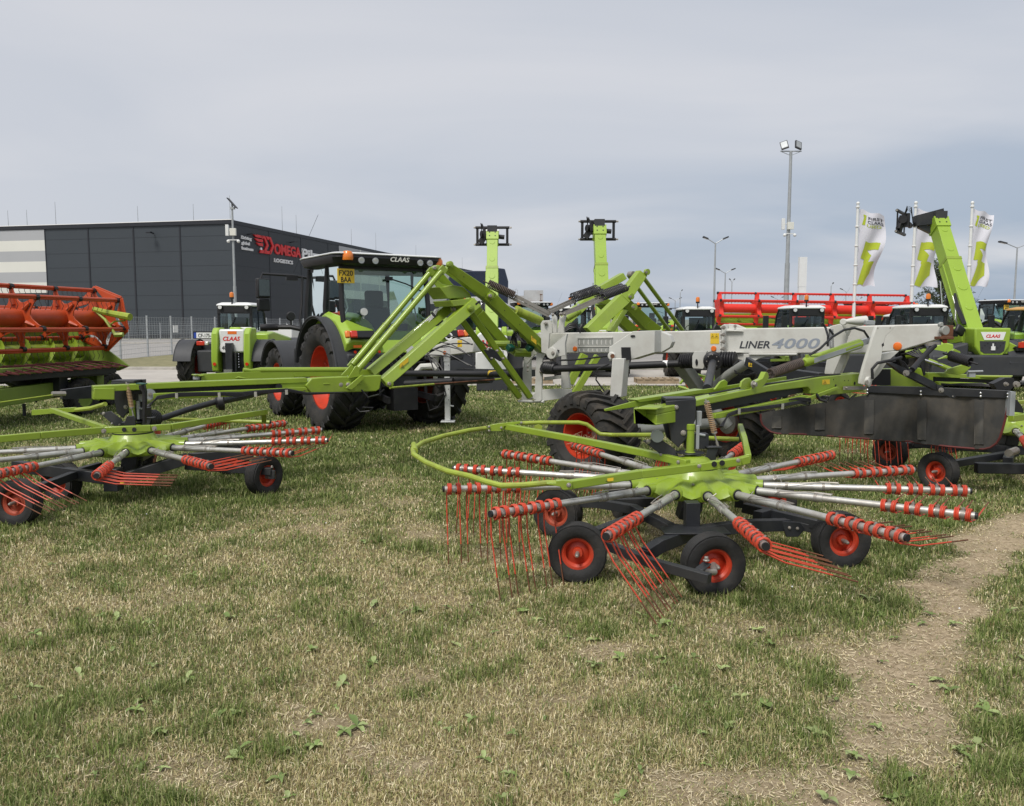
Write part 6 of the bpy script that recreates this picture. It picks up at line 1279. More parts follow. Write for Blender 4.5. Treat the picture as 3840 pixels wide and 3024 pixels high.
for k in range(9):
    x0, y0 = 1560+rr_.uniform(0, 30), 1290+rr_.uniform(0, 60); x1, y1 = 1770+rr_.uniform(-20, 6), 1290+rr_.uniform(-10, 90)
    if k > 5: x1, y1 = 1620+rr_.uniform(0, 50), 1400
    b.tube([P(x0+(x1-x0)*q, y0+(y1-y0)*q-36*math.sin(PI*q)*(1 if k % 2 else 0.5), 12.9-0.3*q) for q in (0, 0.2, 0.4, 0.6, 0.8, 1)], 0.010, 5)
for k in range(5): cx, cy = 1935+k*3, 1275+k*3; b.tube([P(cx-22+k*4, cy+14, 11.2), P(cx-12, cy-20, 11.2), P(cx+4, cy-34+k*4, 11.15), P(cx+10, cy-5, 11.1), P(cx+30, cy+14-k*3, 11.1), P(cx+22, cy-8, 11.1)], 0.010, 5)
for k in range(4): cx, cy = 2120, 1238-k*4; b.tube([P(cx-2, cy+6, 11.0), P(cx+15, cy-4-k*3, 11.0), P(cx+38, cy-10, 11.0), P(cx+52, cy+2+k*3, 11.0), P(cx+56, cy+12+k*2, 11.0)], 0.010, 5)
b.tube([P(1755, 1225, 12), P(1735, 1205, 11.8), P(1790, 1290, 11.9)], 0.012, 5); b.tube([P(2100, 1352, 10.9), P(2180, 1348, 10.7), P(2282, 1335, 10.1)], 0.012, 5); b.tube([P(2285, 1366, 9.9), P(2240, 1385, 9.9), P(2235, 1425, 9.9), P(2268, 1470, 9.9)], 0.010, 5)
b.tube([P(2830, 1400, 9.6), P(2800, 1410, 9.6), P(2760, 1400, 9.6), P(2750, 1370, 9.7), P(2770, 1350, 9.7)], 0.012, 5); b.tube([P(1600, 1500, 12.9), P(1610, 1540, 12.9), P(1640, 1530, 12.9), P(1672, 1480, 12.9), P(1660, 1430, 12.9)], 0.011, 6)
rk.part('hoses', b)
b = MB('green_tube'); b.cyl(P(1462, 1455, 11.0), P(1627, 1441, 11.6), 0.014, n=8); b.mat('rust'); b.cyl(P(1627, 1441, 11.6), P(1855, 1424, 12.2), 0.011, n=8); b.mat('green_tube'); b.cyl(P(1855, 1424, 12.2), P(1930, 1417, 12.3), 0.014, n=8); rk.part('push_rod', b)
# ---- left boom ----
DLf = lambda x: DL(x)-0.10
def lpoly(b, pts, off=0.0, th=0.1, Df=DLf): b.poly([P(x, y, Df(x))+LN*off for x, y in pts], LN*th)
b = MB('green'); lpoly(b, [(1146, 1446), (1168, 1420), (1200, 1417), (1432, 1408), (1424, 1460), (1410, 1468), (1200, 1475), (1167, 1475)], 0, 0.15); bo = rk.part('boom_box', b, bevel=0.01, seg=3)
b = MB('green'); lpoly(b, [(350, 1449), (700, 1433), (1155, 1418), (1155, 1436), (1060, 1440), (700, 1455), (350, 1472)], 0.02, 0.14); lpoly(b, [(350, 1452), (376, 1450), (376, 1503), (350, 1500)], 0.02, 0.14); lpoly(b, [(352, 1456), (430, 1456), (430, 1500), (352, 1498)], 0.0, 0.04); lpoly(b, [(1056, 1440), (1168, 1434), (1168, 1476), (1085, 1474), (1062, 1462)], 0.03, 0.12); rk.part('boom_rail', b, bevel=0.006)
b = MB('ink'); lpoly(b, [(500, 1465), (700, 1457), (1070, 1441), (1070, 1464), (700, 1476), (500, 1482)], 0.09, 0.05)
for x in (810, 892, 976): lpoly(b, [(x, 1452-0.03*(x-800)), (x+34, 1450-0.03*(x-800)), (x+34, 1462-0.03*(x-800)), (x, 1464-0.03*(x-800))], 0.085, 0.01)
lpoly(b, [(1046+13*math.cos(a), 1451+11*math.sin(a)) for a in [2*PI*k/14 for k in range(14)]], 0.0, 0.005); rk.part('boom_slots', b)
b = MB('green'); lpoly(b, [(572, 1475), (800, 1466), (1140, 1452), (1150, 1460), (1130, 1466), (900, 1474), (895, 1486), (572, 1499)], -0.05, 0.05); hr_ = rk.part('hose_rail', b, bevel=0.004)
b = MB('ink')
for k in range(4): b.tube([P(548+k*4, 1525, DLf(560)-0.1), P(590, 1496-k*3, DLf(590)-0.08), P(663, 1487-k*4, DLf(660)-0.07), P(760, 1483-k*3.5, DLf(760)-0.07), P(840, 1482-k*3, DLf(840)-0.07), P(905, 1488-k*5, DLf(905)-0.07), P(960, 1476-k*3, DLf(960)-0.07), P(1075, 1468-k*3, DLf(1075)-0.07), P(1150, 1480-k*2, DLf(1150)-0.07), P(1300, 1472, DLf(1300)-0.02)], 0.0085, 5)
b.mat('chrome')
for x, y in ((663, 1484), (823, 1482), (959, 1479), (1075, 1471)): b.beam(P(x-5, y, DLf(x)-0.09), P(x+5, y, DLf(x)-0.09), 0.02, 0.055)
b.mat('ink'); b.tube([P(1355, 1462, DLf(1355)), P(1380, 1490, DLf(1355)), P(1420, 1480, 10.6), P(1440, 1462, 10.6)], 0.009, 5); b.tube([P(1335, 1530, 10.6), P(1350, 1545, 10.6), P(1385, 1542, 10.6), P(1400, 1530, 10.6), P(1360, 1528, 10.6)], 0.009, 5); rk.part('hoses', b, hr_)
b = MB('galv'); c0 = P(560, 1478, DLf(560)); b.lathe([(0.055, 0), (0.055, 0.02), (0.001, 0.02)], c0-LN*0.02, -LN, 20); b.mat('zinc'); bolt(b, c0-LN*0.04, -LN, 0.018, 0.02); bolt(b, P(1139, 1463, DLf(1139)), -LN, 0.016, 0.02); rk.part('pivot_disc', b)
b = MB('green')
for pts in ([(1337, 1437), (1355, 1437), (1355, 1443), (1337, 1443)], [(1212, 1438), (1236, 1438), (1236, 1442), (1212, 1442)]): lpoly(b, pts, -0.006, 0.01)
rk.part('pressed_ribs', b, bo, bevel=0.003)
b = MB('green'); lpoly(b, [(1280, 1408), (1318, 1367), (1325, 1375), (1322, 1410)], 0.0, 0.02); lpoly(b, [(1300, 1420), (1330, 1372), (1345, 1378), (1345, 1412)], -0.03, 0.02); lpoly(b, [(1290, 1455), (1350, 1405), (1362, 1415), (1312, 1462)], -0.06, 0.03); rk.part('rod_lugs', b, bo, bevel=0.004)
DL2 = lambda x: DL(x)+0.75
b = MB('green'); b.tube([P(975, 1389, DL2(975)), P(1300, 1388, DL2(1300)), P(1340, 1390, DL2(1340))], 0.036, 12); b.tube([P(912, 1389, DL2(912)), P(940, 1390, DL2(940)), P(976, 1389, DL2(976))], [0.03, 0.016, 0.034], 8); rk.part('steering_rod', b)
b = MB('green'); b.beam(P(755, 1419, DL2(755)), P(1100, 1402, DL2(1100)), 0.06, 0.10); b.beam(P(1100, 1402, DL2(1100)), P(1420, 1398, DL2(1420)), 0.06, 0.08); b.mat('galv'); b.cyl(P(737, 1424, DL2(737)), P(737, 1404, DL2(737)), 0.04, n=12); b.mat('green'); b.cyl(P(737, 1408, DL2(737)), P(737, 1404, DL2(737)), 0.055, n=12); b.beam(P(730, 1410, DL2(735)), P(765, 1408, DL2(755)), 0.1, 0.015); b.tube([P(860, 1422, DL2(860)), P(892, 1416, DL2(880)), P(990, 1428, DL2(990))], 0.02, 6); rk.part('steering_bar', b, bevel=0.004)
b = MB('frame_black'); b.beam(P(230, 1480, 8.6), P(360, 1470, 8.9), 0.05, 0.10, h2=0.14); b.mat('zinc'); b.cyl(P(195, 1478, 8.5), P(245, 1477, 8.6), 0.025, n=8); b.mat('green_tube'); b.cyl(P(-40, 1515, 8.0), P(200, 1481, 8.5), 0.007, n=5); rk.part('cable_arm', b)
b = MB('frame_black'); b.tube([P(578, 1580, 8.9), P(700, 1538, 9.3), P(815, 1506, 9.7)], [0.032, 0.034, 0.034], 14); b.tube([P(815, 1506, 9.7), P(900, 1488, 10.1), P(1010, 1462, 10.8)], 0.05, 12); b.mat('ink'); b.lathe([(0.05, 0), (0.09, 0.03), (0.10, 0.09), (0.07, 0.1)], P(808, 1512, 9.7), (0.9, 0.3, 0.1), 18); bellows(b, P(540, 1576, 8.65), P(578, 1570, 8.9), 0.10, 6); rk.part('drive_shaft', b)
# ================= rotors =================
def tine_geo(b, R, th, zc, pitch, full=True, i0=0):
    """one spring tine pair at radius R of an arm pointing along th; the prongs point along the direction of travel turned down by pitch"""
    rd = Vector((math.cos(th), math.sin(th), 0)); tg = Vector((-math.sin(th), math.cos(th), 0)); dn = tg*math.cos(pitch)+V(0, 0, -1)*math.sin(pitch); nr = tg*math.sin(pitch)+V(0, 0, 1)*math.cos(pitch)
    for s_ in (-1, 1):
        c = rd*(R+s_*0.033)+V(0, 0, zc); b.mat('tine'); n = 9
        pts = [c+rd*(s_*(-0.0155+0.031*k/(3*n)))+(dn*math.cos(2*PI*k/n)-nr*math.sin(2*PI*k/n))*0.040 for k in range(3*n+1)] if full else None
        if full: b.tube(pts, 0.0058, 5)
        else: b.lathe([(0.030, -0.018), (0.046, -0.016), (0.046, 0.016), (0.030, 0.018)], c, rd, 8)
        p0 = c+rd*(s_*0.016)+dn*0.02-nr*0.038
        b.tube([p0-dn*0.03, p0+dn*0.13, p0+dn*0.17+nr*0.008, p0+dn*0.54+nr*0.075], [0.0054, 0.0054, 0.0052, 0.0045], 5)
        b.mat('rust'); b.tube([p0+dn*0.40+nr*0.0495, p0+dn*0.545+nr*0.0758], [0.0053, 0.0050], 5)
def pitch_of(th):
    a = math.degrees(th) % 360
    ks = [(0, 4), (20, 6), (38, 22), (55, 55), (75, 82), (100, 90), (200, 90), (225, 86), (235, 80), (245, 58), (258, 38), (270, 24), (290, 14), (310, 5), (360, 4)]
    for (a0, p0), (a1, p1) in zip(ks[:-1], ks[1:]):
        if a0 <= a <= a1: return rad(p0+(p1-p0)*(a-a0)/(a1-a0))
    return 0
ZH = 0.535
def rotor(C, phase, wheels, detail, nm, post=True, skip=()):
    cx, cy = C; M0 = T(cx, cy, 0)
    b = MB('green').at(M0); n14 = 84; angs = [rad(phase)+2*PI*k/14 for k in range(14)]
    # bell shaped hub with one moulded socket per arm
    secs = []
    for r, z in ((0.10, 0.135), (0.20, 0.125), (0.215, 0.10), (0.24, 0.065), (0.30, 0.045), (0.38, 0.035), (0.46, 0.018), (0.495, -0.015), (0.48, -0.05), (0.40, -0.07), (0.15, -0.075)):
        ring_ = []
        for k in range(n14):
            a = rad(phase)+2*PI*k/n14; lob = 0.5+0.5*math.cos(14*(a-rad(phase)))
            rr2 = r+(0.045*lob-0.02 if r > 0.35 else 0); zz2 = ZH+z+(0.026*lob if 0.28 < r and z > -0.02 else 0)-(0.022*(1-lob) if r > 0.35 and z > -0.03 else 0)
            ring_.append((rr2*math.cos(a), rr2*math.sin(a), zz2))
        secs.append(ring_)
    loft(b, secs)
    for a in angs: d = Vector((math.cos(a), math.sin(a), 0)); b.tube([d*0.26+V(0, 0, ZH+0.012), d*0.44+V(0, 0, ZH+0.004), d*0.525+V(0, 0, ZH)], [0.030, 0.046, 0.048], 14)
    hub = rk.part('rotor_hub', b, smooth=50)
    b = MB('ink').at(M0)
    for a in angs: d = Vector((math.cos(a), math.sin(a), 0)); b.lathe([(0.040, 0), (0.040, 0.02), (0.03, 0.022)], d*0.512+V(0, 0, ZH), d, 14)
    b.cyl((0, 0, ZH+0.125), (0, 0, ZH+0.138), 0.195, n=36); b.cyl((0, 0, 0.2), (0, 0, ZH-0.08), 0.05, n=16); bellows(b, (0, 0, 0.30), (0, 0, ZH-0.07), 0.075, 6); rk.part('arm_seals', b, hub)
    b = MB('green').at(M0); b.cyl((0, 0, ZH+0.138), (0, 0, ZH+0.165), 0.19, n=36); b.lathe([(0.15, 0.165), (0.11, 0.20), (0.07, 0.215)], (0, 0, ZH), (0, 0, 1), 24)
    b.mat('zinc')
    for k in range(6): a = k*PI/3+0.3; bolt(b, (0.32*math.cos(a), 0.32*math.sin(a), ZH+0.042), (0, 0, 1), 0.012, 0.012)
    rk.part('hub_cap', b, hub)
    junk = MB('tine')
    for i, a in enumerate(angs):
        if i in skip: continue
        d = Vector((math.cos(a), math.sin(a), 0)); e = lambda r: d*r+V(0, 0, ZH+0.03*(r-0.45)/1.5)
        b = MB('steel').at(M0); b.tube([e(0.48), e(1.02)], 0.030, 12); b.tube([e(0.9), e(1.985)], 0.0245, 12); b.mat('ink'); b.tube([e(1.98), e(2.0)], 0.023, 12)
        for r in (0.70, 0.97): b.mat('zinc'); b.tube([e(r-0.01), e(r+0.01)], 0.034, 12)
        sd_ = Vector((-d.y, d.x, 0)); b.mat('zinc')
        up0 = V(0, 0, 0.045)
        b.tube([e(0.66)+sd_*0.03+up0, e(0.68)-sd_*0.04, e(0.72)-sd_*0.045+up0*0.6, e(0.94)-sd_*0.02+up0*0.9, e(1.08)-sd_*0.014+up0*0.75, e(1.08)+sd_*0.018+up0*0.75, e(0.95)+sd_*0.02+up0*0.8], 0.0038, 4)
        arm_ = rk.part('tine_arm', b)
        for k in range(4):
            R_ = 1.465+k*0.15
            if detail == 1: b = MB('tine').at(M0)
            else: b = junk.at(M0)
            tine_geo(b, R_, a, ZH+0.03*(R_-0.45)/1.5, pitch_of(a), full=(detail == 1))
            rd = d; b.mat('zinc'); tg = Vector((-d.y, d.x, 0)); c = d*R_+V(0, 0, ZH+0.03*(R_-0.45)/1.5); p_ = pitch_of(a); nr = tg*math.sin(p_)+V(0, 0, 1)*math.cos(p_)
            b.lathe([(0.030, -0.012), (0.030, 0.012)], c, d, 10); b.cyl(c+nr*0.025, c+nr*0.040, 0.013, n=8); b.cyl(c+nr*0.04, c+nr*0.048, 0.008, n=6); b.cyl(c-nr*0.025, c-nr*0.040, 0.010, n=6)
            if detail == 1: rk.part('tine', b, arm_, smooth=60)
    if detail != 1: rk.part('tine', junk, kind='stuff')
    # wheels and chassis
    b = MB('frame_black').at(M0)
    b.beam((-0.05, 0, 0.24), (0.0, 0, 0.46), 0.16, 0.16, up=(0, 1, 0)); ch = rk.part('rotor_chassis', b, bevel=0.01)
    for wx, wy, ang, old, side, (fx, fy) in wheels:
        M = M0@T(wx, wy, 0.205)@Rz(rad(ang))
        wh = wheel(rk, M, 0.205, 0.160, 0.113, mt='rubber', rmat='rim_old' if old else 'red', ribs=5, dish=0.45, hr=0.030, bolts=0, name='caster_wheel')
        b = MB('frame_black').at(M0); ax_ = Rz(rad(ang))@Vector((1, 0, 0)); inn = Vector((wx, wy, 0.2))+ax_*side*0.12
        if side == 0:
            inn = Vector((wx-0.085, wy-0.22, 0.215)); b.beam(inn+V(-0.07, -0.06, 0.03), inn+V(0.0, 0.02, 0.05), 0.06, 0.012); b.mat('zinc'); b.tube([inn+V(-0.03, 0.0, 0.0), inn+V(0.05, 0.03, -0.01), inn+V(0.085, 0.2, -0.01)], 0.022, 10); bolt(b, inn+V(-0.01, 0, 0.07), (0, 0, 1), 0.02, 0.03); rk.part('axle_arm', b, ch, bevel=0.004); continue
        b.beam((fx, fy, 0.30), inn+V(0, 0, 0.06), 0.075, 0.075); b.beam(inn+V(0, 0, 0.07), inn+V(0, 0, -0.02), 0.04, 0.06, up=(1, 0, 0)); b.mat('zinc'); b.tube([inn, Vector((wx, wy, 0.192))-ax_*side*0.02], 0.024, 10); bolt(b, inn+V(0, 0, 0.1), (0, 0, 1), 0.014, 0.02); rk.part('axle_arm', b, ch, bevel=0.006)
    return M0, hub
W1 = [(-0.98, -0.82, 82, 0, 1, (-0.35, -0.05)), (-0.106, -1.10, 97, 0, 0, (-0.45, -0.28)), (0.99, -0.48, 96, 0, 1, (0.45, 0.15)), (-1.05, 0.40, 62, 1, 1, (-0.25, 0.35)), (-0.41, 1.0, 15, 0, -1, (-0.25, 0.35)), (0.90, 0.85, 88, 0, 1, (0.45, 0.3))]
R1 = (1.44, 6.47)
M1, hub1 = rotor(R1, -91+0, W1, 1, 'near')
b = MB('frame_black')
def fb(pts, w_=0.075, h_=0.085):
    q = [G(x, y, z) for x, y, z in pts]
    for p0, p1 in zip(q[:-1], q[1:]): b.beam(p0, p1+(p1-p0).normalized()*0.02, w_, h_)
fb([(2425, 2078, 0.25), (2475, 2045, 0.29), (2590, 2000, 0.31), (2790, 1972, 0.31), (2945, 1968, 0.28)]); fb([(2180, 1885, 0.30), (2245, 1888, 0.31), (2375, 1910, 0.31), (2520, 1985, 0.30), (2600, 1995, 0.30)], 0.07, 0.07); fb([(2200, 2010, 0.25), (2290, 2050, 0.25), (2440, 2110, 0.25), (2650, 2168, 0.235)], 0.055, 0.06); fb([(2570, 1985, 0.30), (2420, 2080, 0.245)], 0.07, 0.07); fb([(2840, 1940, 0.30), (2890, 1925, 0.28)]); fb([(3000, 1972, 0.24), (3075, 1990, 0.22)], 0.05, 0.06)
c = G(2975, 1985, 0.26); b.poly([c+V(-0.09, 0, 0.06), c+V(0.05, 0, 0.05), c+V(0.09, 0, 0.0), c+V(0.04, 0, -0.06), c+V(-0.05, 0, -0.06)], V(0, 0.02, 0)); c2 = G(2600, 1990, 0.345); b.beam(c2+V(-0.22, 0, 0), c2+V(0.24, 0, 0), 0.2, 0.012, up=(0, 0, 1)); b.beam(G(2593, 1985, 0.32), G(2593, 1985, 0.32)+V(0, 0, 0.2), 0.10, 0.10, up=(0, 1, 0))
b.mat('zinc'); bolt(b, c+V(-0.03, 0, 0.01), (0, -1, 0), 0.012, 0.015); bolt(b, c+V(0.03, 0, 0.005), (0, -1, 0), 0.012, 0.015); b.mat('yellow'); q_ = G(2630, 2000, 0.3); b.box(q_.x, q_.x+0.03, q_.y-0.07, q_.y-0.06, q_.z-0.01, q_.z+0.02); rk.part('cross_frame', b, bevel=0.008)
RW2 = [(1.33, 0.05, 150, 0, -1, (0.5, 0.1)), (-0.62, -0.26, 70, 0, 1, (-0.4, 0.1)), (-0.49, -1.23, 85, 1, 1, (-0.4, -0.4)), (-0.47, 1.2, 40, 0, 1, (-0.2, 0.5)), (0.6, 1.2, 80, 0, 1, (0.3, 0.5))]
R2 = (-3.93, 8.5); M2, hub2 = rotor(R2, 3.8, RW2, 1 if False else 1, 'left', skip=(5, 6, 7))
b = MB('frame_black').at(M2); b.beam((0.02, -0.5, 0.16), (0.02, -0.5, 0.38), 0.14, 0.14, up=(0, 1, 0)); b.beam((-0.08, -0.45, 0.27), (-1.1, -0.25, 0.36), 0.08, 0.11); b.beam((0.1, -0.45, 0.27), (0.62, -0.15, 0.42), 0.09, 0.11); b.beam((0.62, -0.15, 0.42), (1.22, 0.06, 0.44), 0.08, 0.10); b.mat('yellow'); b.box(0.12, 0.16, -0.585, -0.575, 0.24, 0.27); rk.part('cross_frame', b, bevel=0.008)
R3 = (6.12, 10.05); W3 = [(-1.42, 0.11, 35, 1, 1, (-0.3, 0.3)), (-1.52, -1.25, 30, 0, 1, (-0.3, -0.6)), (0.9, -0.6, 80, 0, 1, (0.3, -0.2)), (-0.1, 1.3, 60, 1, 1, (0, 0.5))]
M3, hub3 = rotor(R3, 12, W3, 2, 'right')
b = MB('frame_black').at(M3); b.beam((-1.15, -1.30, 0.25), (0.3, -1.38, 0.24), 0.09, 0.11); b.beam((-1.2, 0.0, 0.33), (0.0, -0.3, 0.28), 0.10, 0.10); b.beam((-0.1, -0.2, 0.28), (-0.6, -0.95, 0.26), 0.10, 0.10); fr3 = rk.part('cross_frame', b, bevel=0.008)
b = MB('white_flat').at(M3); b.text('Back Right', (-0.42, -1.395, 0.225), (1, -0.055, 0), (0, 0, 1), 0.035, ext=0.001, width=0.30); rk.part('lettering', b, fr3, smooth=0)
R4 = (5.7, 17.2); M4, hub4 = rotor(R4, 5, [(-0.9, -0.6, 80, 0, 1, (-0.3, -0.2)), (0.9, -0.6, 90, 0, 1, (0.3, -0.2)), (0, 0.9, 90, 0, 1, (0, 0.3))], 2, 'far')
# ---- guards and heads of the rotors ----
def head(C, D, pxs, sp, turn=0.0):
    """gear head: post, bracket plates and coil spring above a hub at C"""
    x, y = C; M = T(x, y, 0.735-0.70*0.60)@Matrix.Diagonal((0.60, 0.60, 0.60, 1))@Rz(turn)
    b = MB('green').at(M); b.lathe([(0.075, 0.70), (0.075, 0.76), (0.052, 0.77), (0.052, 1.06), (0.060, 1.065), (0.060, 1.13), (0.045, 1.14), (0.001, 1.14)], (0, 0, 0), (0, 0, 1), 20); p_ = rk.part('rotor_post', b)
    b = MB('frame_black').at(M); b.cyl((0, 0, 0.665), (0, 0, 0.68), 0.22, n=24); b.cyl((0, 0, 0.75), (0, 0, 0.762), 0.19, n=24); b.poly([(-0.62, 0.10, 0.90), (-0.40, 0.06, 0.94), (-0.20, 0.02, 0.80), (-0.12, 0.0, 0.64), (-0.30, 0.02, 0.66)], (0, 0.015, 0)); b.poly([(-0.34, 0.30, 1.46), (0.12, 0.30, 1.48), (0.12, 0.30, 1.25), (0.02, 0.30, 0.86), (-0.12, 0.30, 0.80), (-0.26, 0.30, 0.92), (-0.34, 0.30, 1.2)], (0, 0.03, 0)); b.poly([(-0.34, -0.02, 1.44), (0.06, -0.02, 1.47), (0.06, -0.02, 1.2), (-0.06, -0.02, 0.95), (-0.16, -0.02, 0.82), (-0.26, -0.02, 0.92), (-0.30, -0.02, 1.2)], (0, 0.03, 0)); b.box(-0.34, 0.06, 0.01, 0.30, 1.44, 1.48); b.box(-0.20, 0.04, 0.02, 0.30, 0.90, 1.30); b.box(-0.05, 0.25, 0.02, 0.2, 0.80, 1.0)
    b.poly([(0.16, -0.08, 0.62), (0.34, -0.08, 0.62), (0.32, -0.08, 0.72), (0.36, -0.08, 0.83), (0.22, -0.08, 0.83)], (0, 0.015, 0)); b.box(0.20, 0.40, -0.10, 0.02, 0.83, 0.845)
    b.mat('zinc'); bolt(b, (-0.20, -0.02, 1.36), (0, -1, 0), 0.03, 0.03); bolt(b, (-0.10, -0.02, 1.02), (0, -1, 0), 0.035, 0.03); bolt(b, (-0.54, 0.09, 0.89), (0, -1, 0), 0.03, 0.03); bolt(b, (-0.24, 0.02, 0.70), (0, -1, 0), 0.02, 0.03); bolt(b, (-0.38, 0.04, 0.72), (0, -1, 0), 0.02, 0.03); b.cyl((0.02, 0, 1.14), (0.02, 0.0, 1.42), 0.018, n=10); b.cyl((0.02, 0, 1.34), (-0.10, 0.1, 1.34), 0.02, n=8)
    b.mat('galv'); b.box(0.075, 0.12, 0.0, 0.05, 0.80, 1.12); b.box(0.09, 0.16, 0.06, 0.12, 1.10, 1.30); b.cyl((0.10, 0.02, 1.0), (0.20, 0.02, 0.98), 0.018); rk.part('gear_bracket', b, p_, bevel=0.004)
    b = MB('spring_tan').at(M); a = Vector((0.20+sp, -0.03+sp, 1.42)); c = Vector((0.30+sp*1.2, -0.05+sp, 1.04)); b.helix(a, c, 0.036, 0.0085, 15, 5, 10); b.mat('zinc'); b.tube([a+V(-0.02, 0, 0.05), c+(c-a)*0.55], 0.012, 8); b.cyl(c, c+(c-a)*0.06, 0.036, n=12); b.cyl(c+(c-a)*0.35, c+(c-a)*0.5, 0.018, n=8); b.cyl(a, a-(c-a)*0.06, 0.036, n=12); rk.part('coil_spring', b, p_, smooth=60)
    return p_
def W(x, y, C, dy=0.0): return P(x, y, C[1]+dy)
head((R1[0]-0.02, R1[1]+0.05), 0, 0, 0); h2 = head((R2[0]-0.02, R2[1]+0.05), 0, 0, -0.17)
b = MB('ink'); b.poly([P(x, y, 8.30) for x, y in [(519, 1446), (538, 1442), (545, 1470), (543, 1590), (534, 1592), (532, 1470), (521, 1460)]], V(0, 0.05, 0)); b.poly([P(x, y, 8.1) for x, y in [(462, 1597), (475, 1562), (498, 1560), (507, 1570), (507, 1600)]], V(0, 0.02, 0)); b.mat('teal'); b.poly([P(x, y, 8.2) for x, y in [(508, 1437), (537, 1440), (537, 1444), (508, 1442)]], V(0, 0.1, 0)); rk.part('guard_upright', b, h2, bevel=0.004)
def gbar(pts, w_, h_, m='green', nm='guard_bar', par=None, bv=0.006):
    b = MB(m)
    for p0, p1 in zip(pts[:-1], pts[1:]): b.beam(p0, p1, w_, h_)
    return rk.part(nm, b, par, bevel=bv)
g1 = gbar([P(2110, 1822, 5.65), P(2400, 1778, 5.95), P(2620, 1752, 6.12), P(2775, 1730, 6.20), P(2806, 1722, 6.22)], 0.06, 0.060)
gbar([P(2806, 1718, 6.25), P(2792, 1650, 6.9), P(2776, 1600, 7.5)], 0.045, 0.055)
gbar([P(1895, 1600, 8.1), P(2170, 1650, 7.4), P(2420, 1700, 6.75), P(2580, 1738, 6.3)], 0.055, 0.058)
b = MB('green_tube')
curve = [(1822, 1606, 8.0), (1760, 1614, 7.9), (1660, 1636, 7.6), (1585, 1660, 7.25), (1548, 1685, 6.9), (1552, 1705, 6.65), (1600, 1736, 6.35), (1680, 1768, 6.05), (1760, 1786, 5.85), (1825, 1808, 5.75), (1880, 1822, 5.7), (1960, 1820, 5.68), (2050, 1812, 5.68), (2106, 1812, 5.66)]
b.tube([P(*c) for c in curve], 0.021, 10); b.tube([P(1552, 1668, 7.15), P(1556, 1692, 6.8)], 0.026, 10); gt = rk.part('guard_hoop', b)
b = MB('green'); b.poly([P(x, y, 8.05) for x, y in [(1828, 1596), (1860, 1590), (1955, 1580), (1956, 1588), (1890, 1600), (1886, 1618), (1830, 1618)]], V(0, 0.02, 0)); b.poly([P(x, y, 5.62) for x, y in [(2085, 1804), (2110, 1802), (2145, 1806), (2145, 1838), (2110, 1838), (2100, 1826), (2050, 1818), (2050, 1812), (2085, 1812)]], V(0, 0.06, 0))
b.mat('zinc')
for x, y, D in ((1834, 1601, 8.04), (1834, 1616, 8.04), (1880, 1605, 8.04), (1955, 1586, 8.04)): bolt(b, P(x, y, D), (0, -1, 0), 0.012, 0.02)
bolt(b, P(2133, 1820, 5.6), (0, -1, 0), 0.016, 0.02)
for x, y, D in ((2622, 1749, 6.06), (2768, 1728, 6.13), (2508, 1727, 6.5), (2544, 1734, 6.35)): bolt(b, P(x, y, D), (0, -1, 0), 0.015, 0.015)
rk.part('guard_brackets', b, gt, bevel=0.003)
b = MB('ink')
for x in (2678, 2708): c = P(x, 1741-(x-2678)*0.14, 6.115); b.cyl(c, c-V(0, 0.004, 0), 0.021, n=16)
rk.part('bar_holes', b, g1)
sticker(2262, 1796, 2305, 1808, lambda x: 5.80, g1, 0.02, 6)
b = MB('green_tube'); b.tube([P(1955, 1588, 8.1), P(2020, 1585, 8.1), P(2170, 1585, 8.1), P(2200, 1592, 8.1), P(2250, 1628, 8.1), P(2300, 1632, 8.05), P(2460, 1632, 7.1)], 0.020, 10); b.poly([P(x, y, 8.0) for x, y in [(2000, 1612), (2005, 1598), (2020, 1592), (2033, 1598), (2032, 1610)]], V(0, 0.02, 0)); b.tube([P(2640, 1643, 7.5), P(2770, 1648, 7.5)], 0.02, 8); b.mat('galv'); b.lathe([(0.05, 0), (0.05, 0.03), (0.001, 0.03)], P(2463, 1635, 6.55), (0, -1, 0), 18); rk.part('guard_tube', b)
# left rotor guards
gbar([P(-60, 1652, 7.2), P(150, 1633, 7.5), P(390, 1613, 7.95), P(566, 1606, 8.1)], 0.06, 0.062); gbar([P(566, 1606, 8.1), P(640, 1601, 8.2), P(1000, 1545, 9.2)], 0.045, 0.06); gbar([P(193, 1538, 9.7), P(300, 1575, 9.0), P(395, 1606, 8.3)], 0.05, 0.052)
b = MB('green'); b.poly([P(x, y, 9.75) for x, y in [(118, 1538), (283, 1528), (283, 1545), (200, 1552), (118, 1559)]], V(0, 0.03, 0)); rk.part('guard_plate', b, bevel=0.003)
b = MB('green_tube'); b.tube([P(285, 1538, 9.7), P(340, 1532, 9.6), P(395, 1516, 9.3)], 0.025, 8); b.tube([P(545, 1548, 8.9), P(590, 1560, 9.1), P(630, 1572, 9.3), P(800, 1577, 9.6), P(1012, 1584, 9.6)], 0.022, 8); b.mat('ink'); b.tube([P(1010, 1584, 9.59), P(1014, 1584, 9.6)], 0.021, 8); b.mat('green'); b.beam(P(990, 1548, 9.25), P(990, 1584, 9.4), 0.02, 0.05, up=(1, 0, 0)); rk.part('guard_tube', b)
b = MB('zinc')
for x, y, D in ((390, 1617, 7.9), (580, 1608, 8.02)): bolt(b, P(x, y, D), (0, -1, 0), 0.022, 0.02)
b.mat('ink')
for x in (466, 504): c = P(x, 1612, 7.98); b.cyl(c, c-V(0, 0.004, 0), 0.022, n=16)
rk.part('guard_bolts', b)
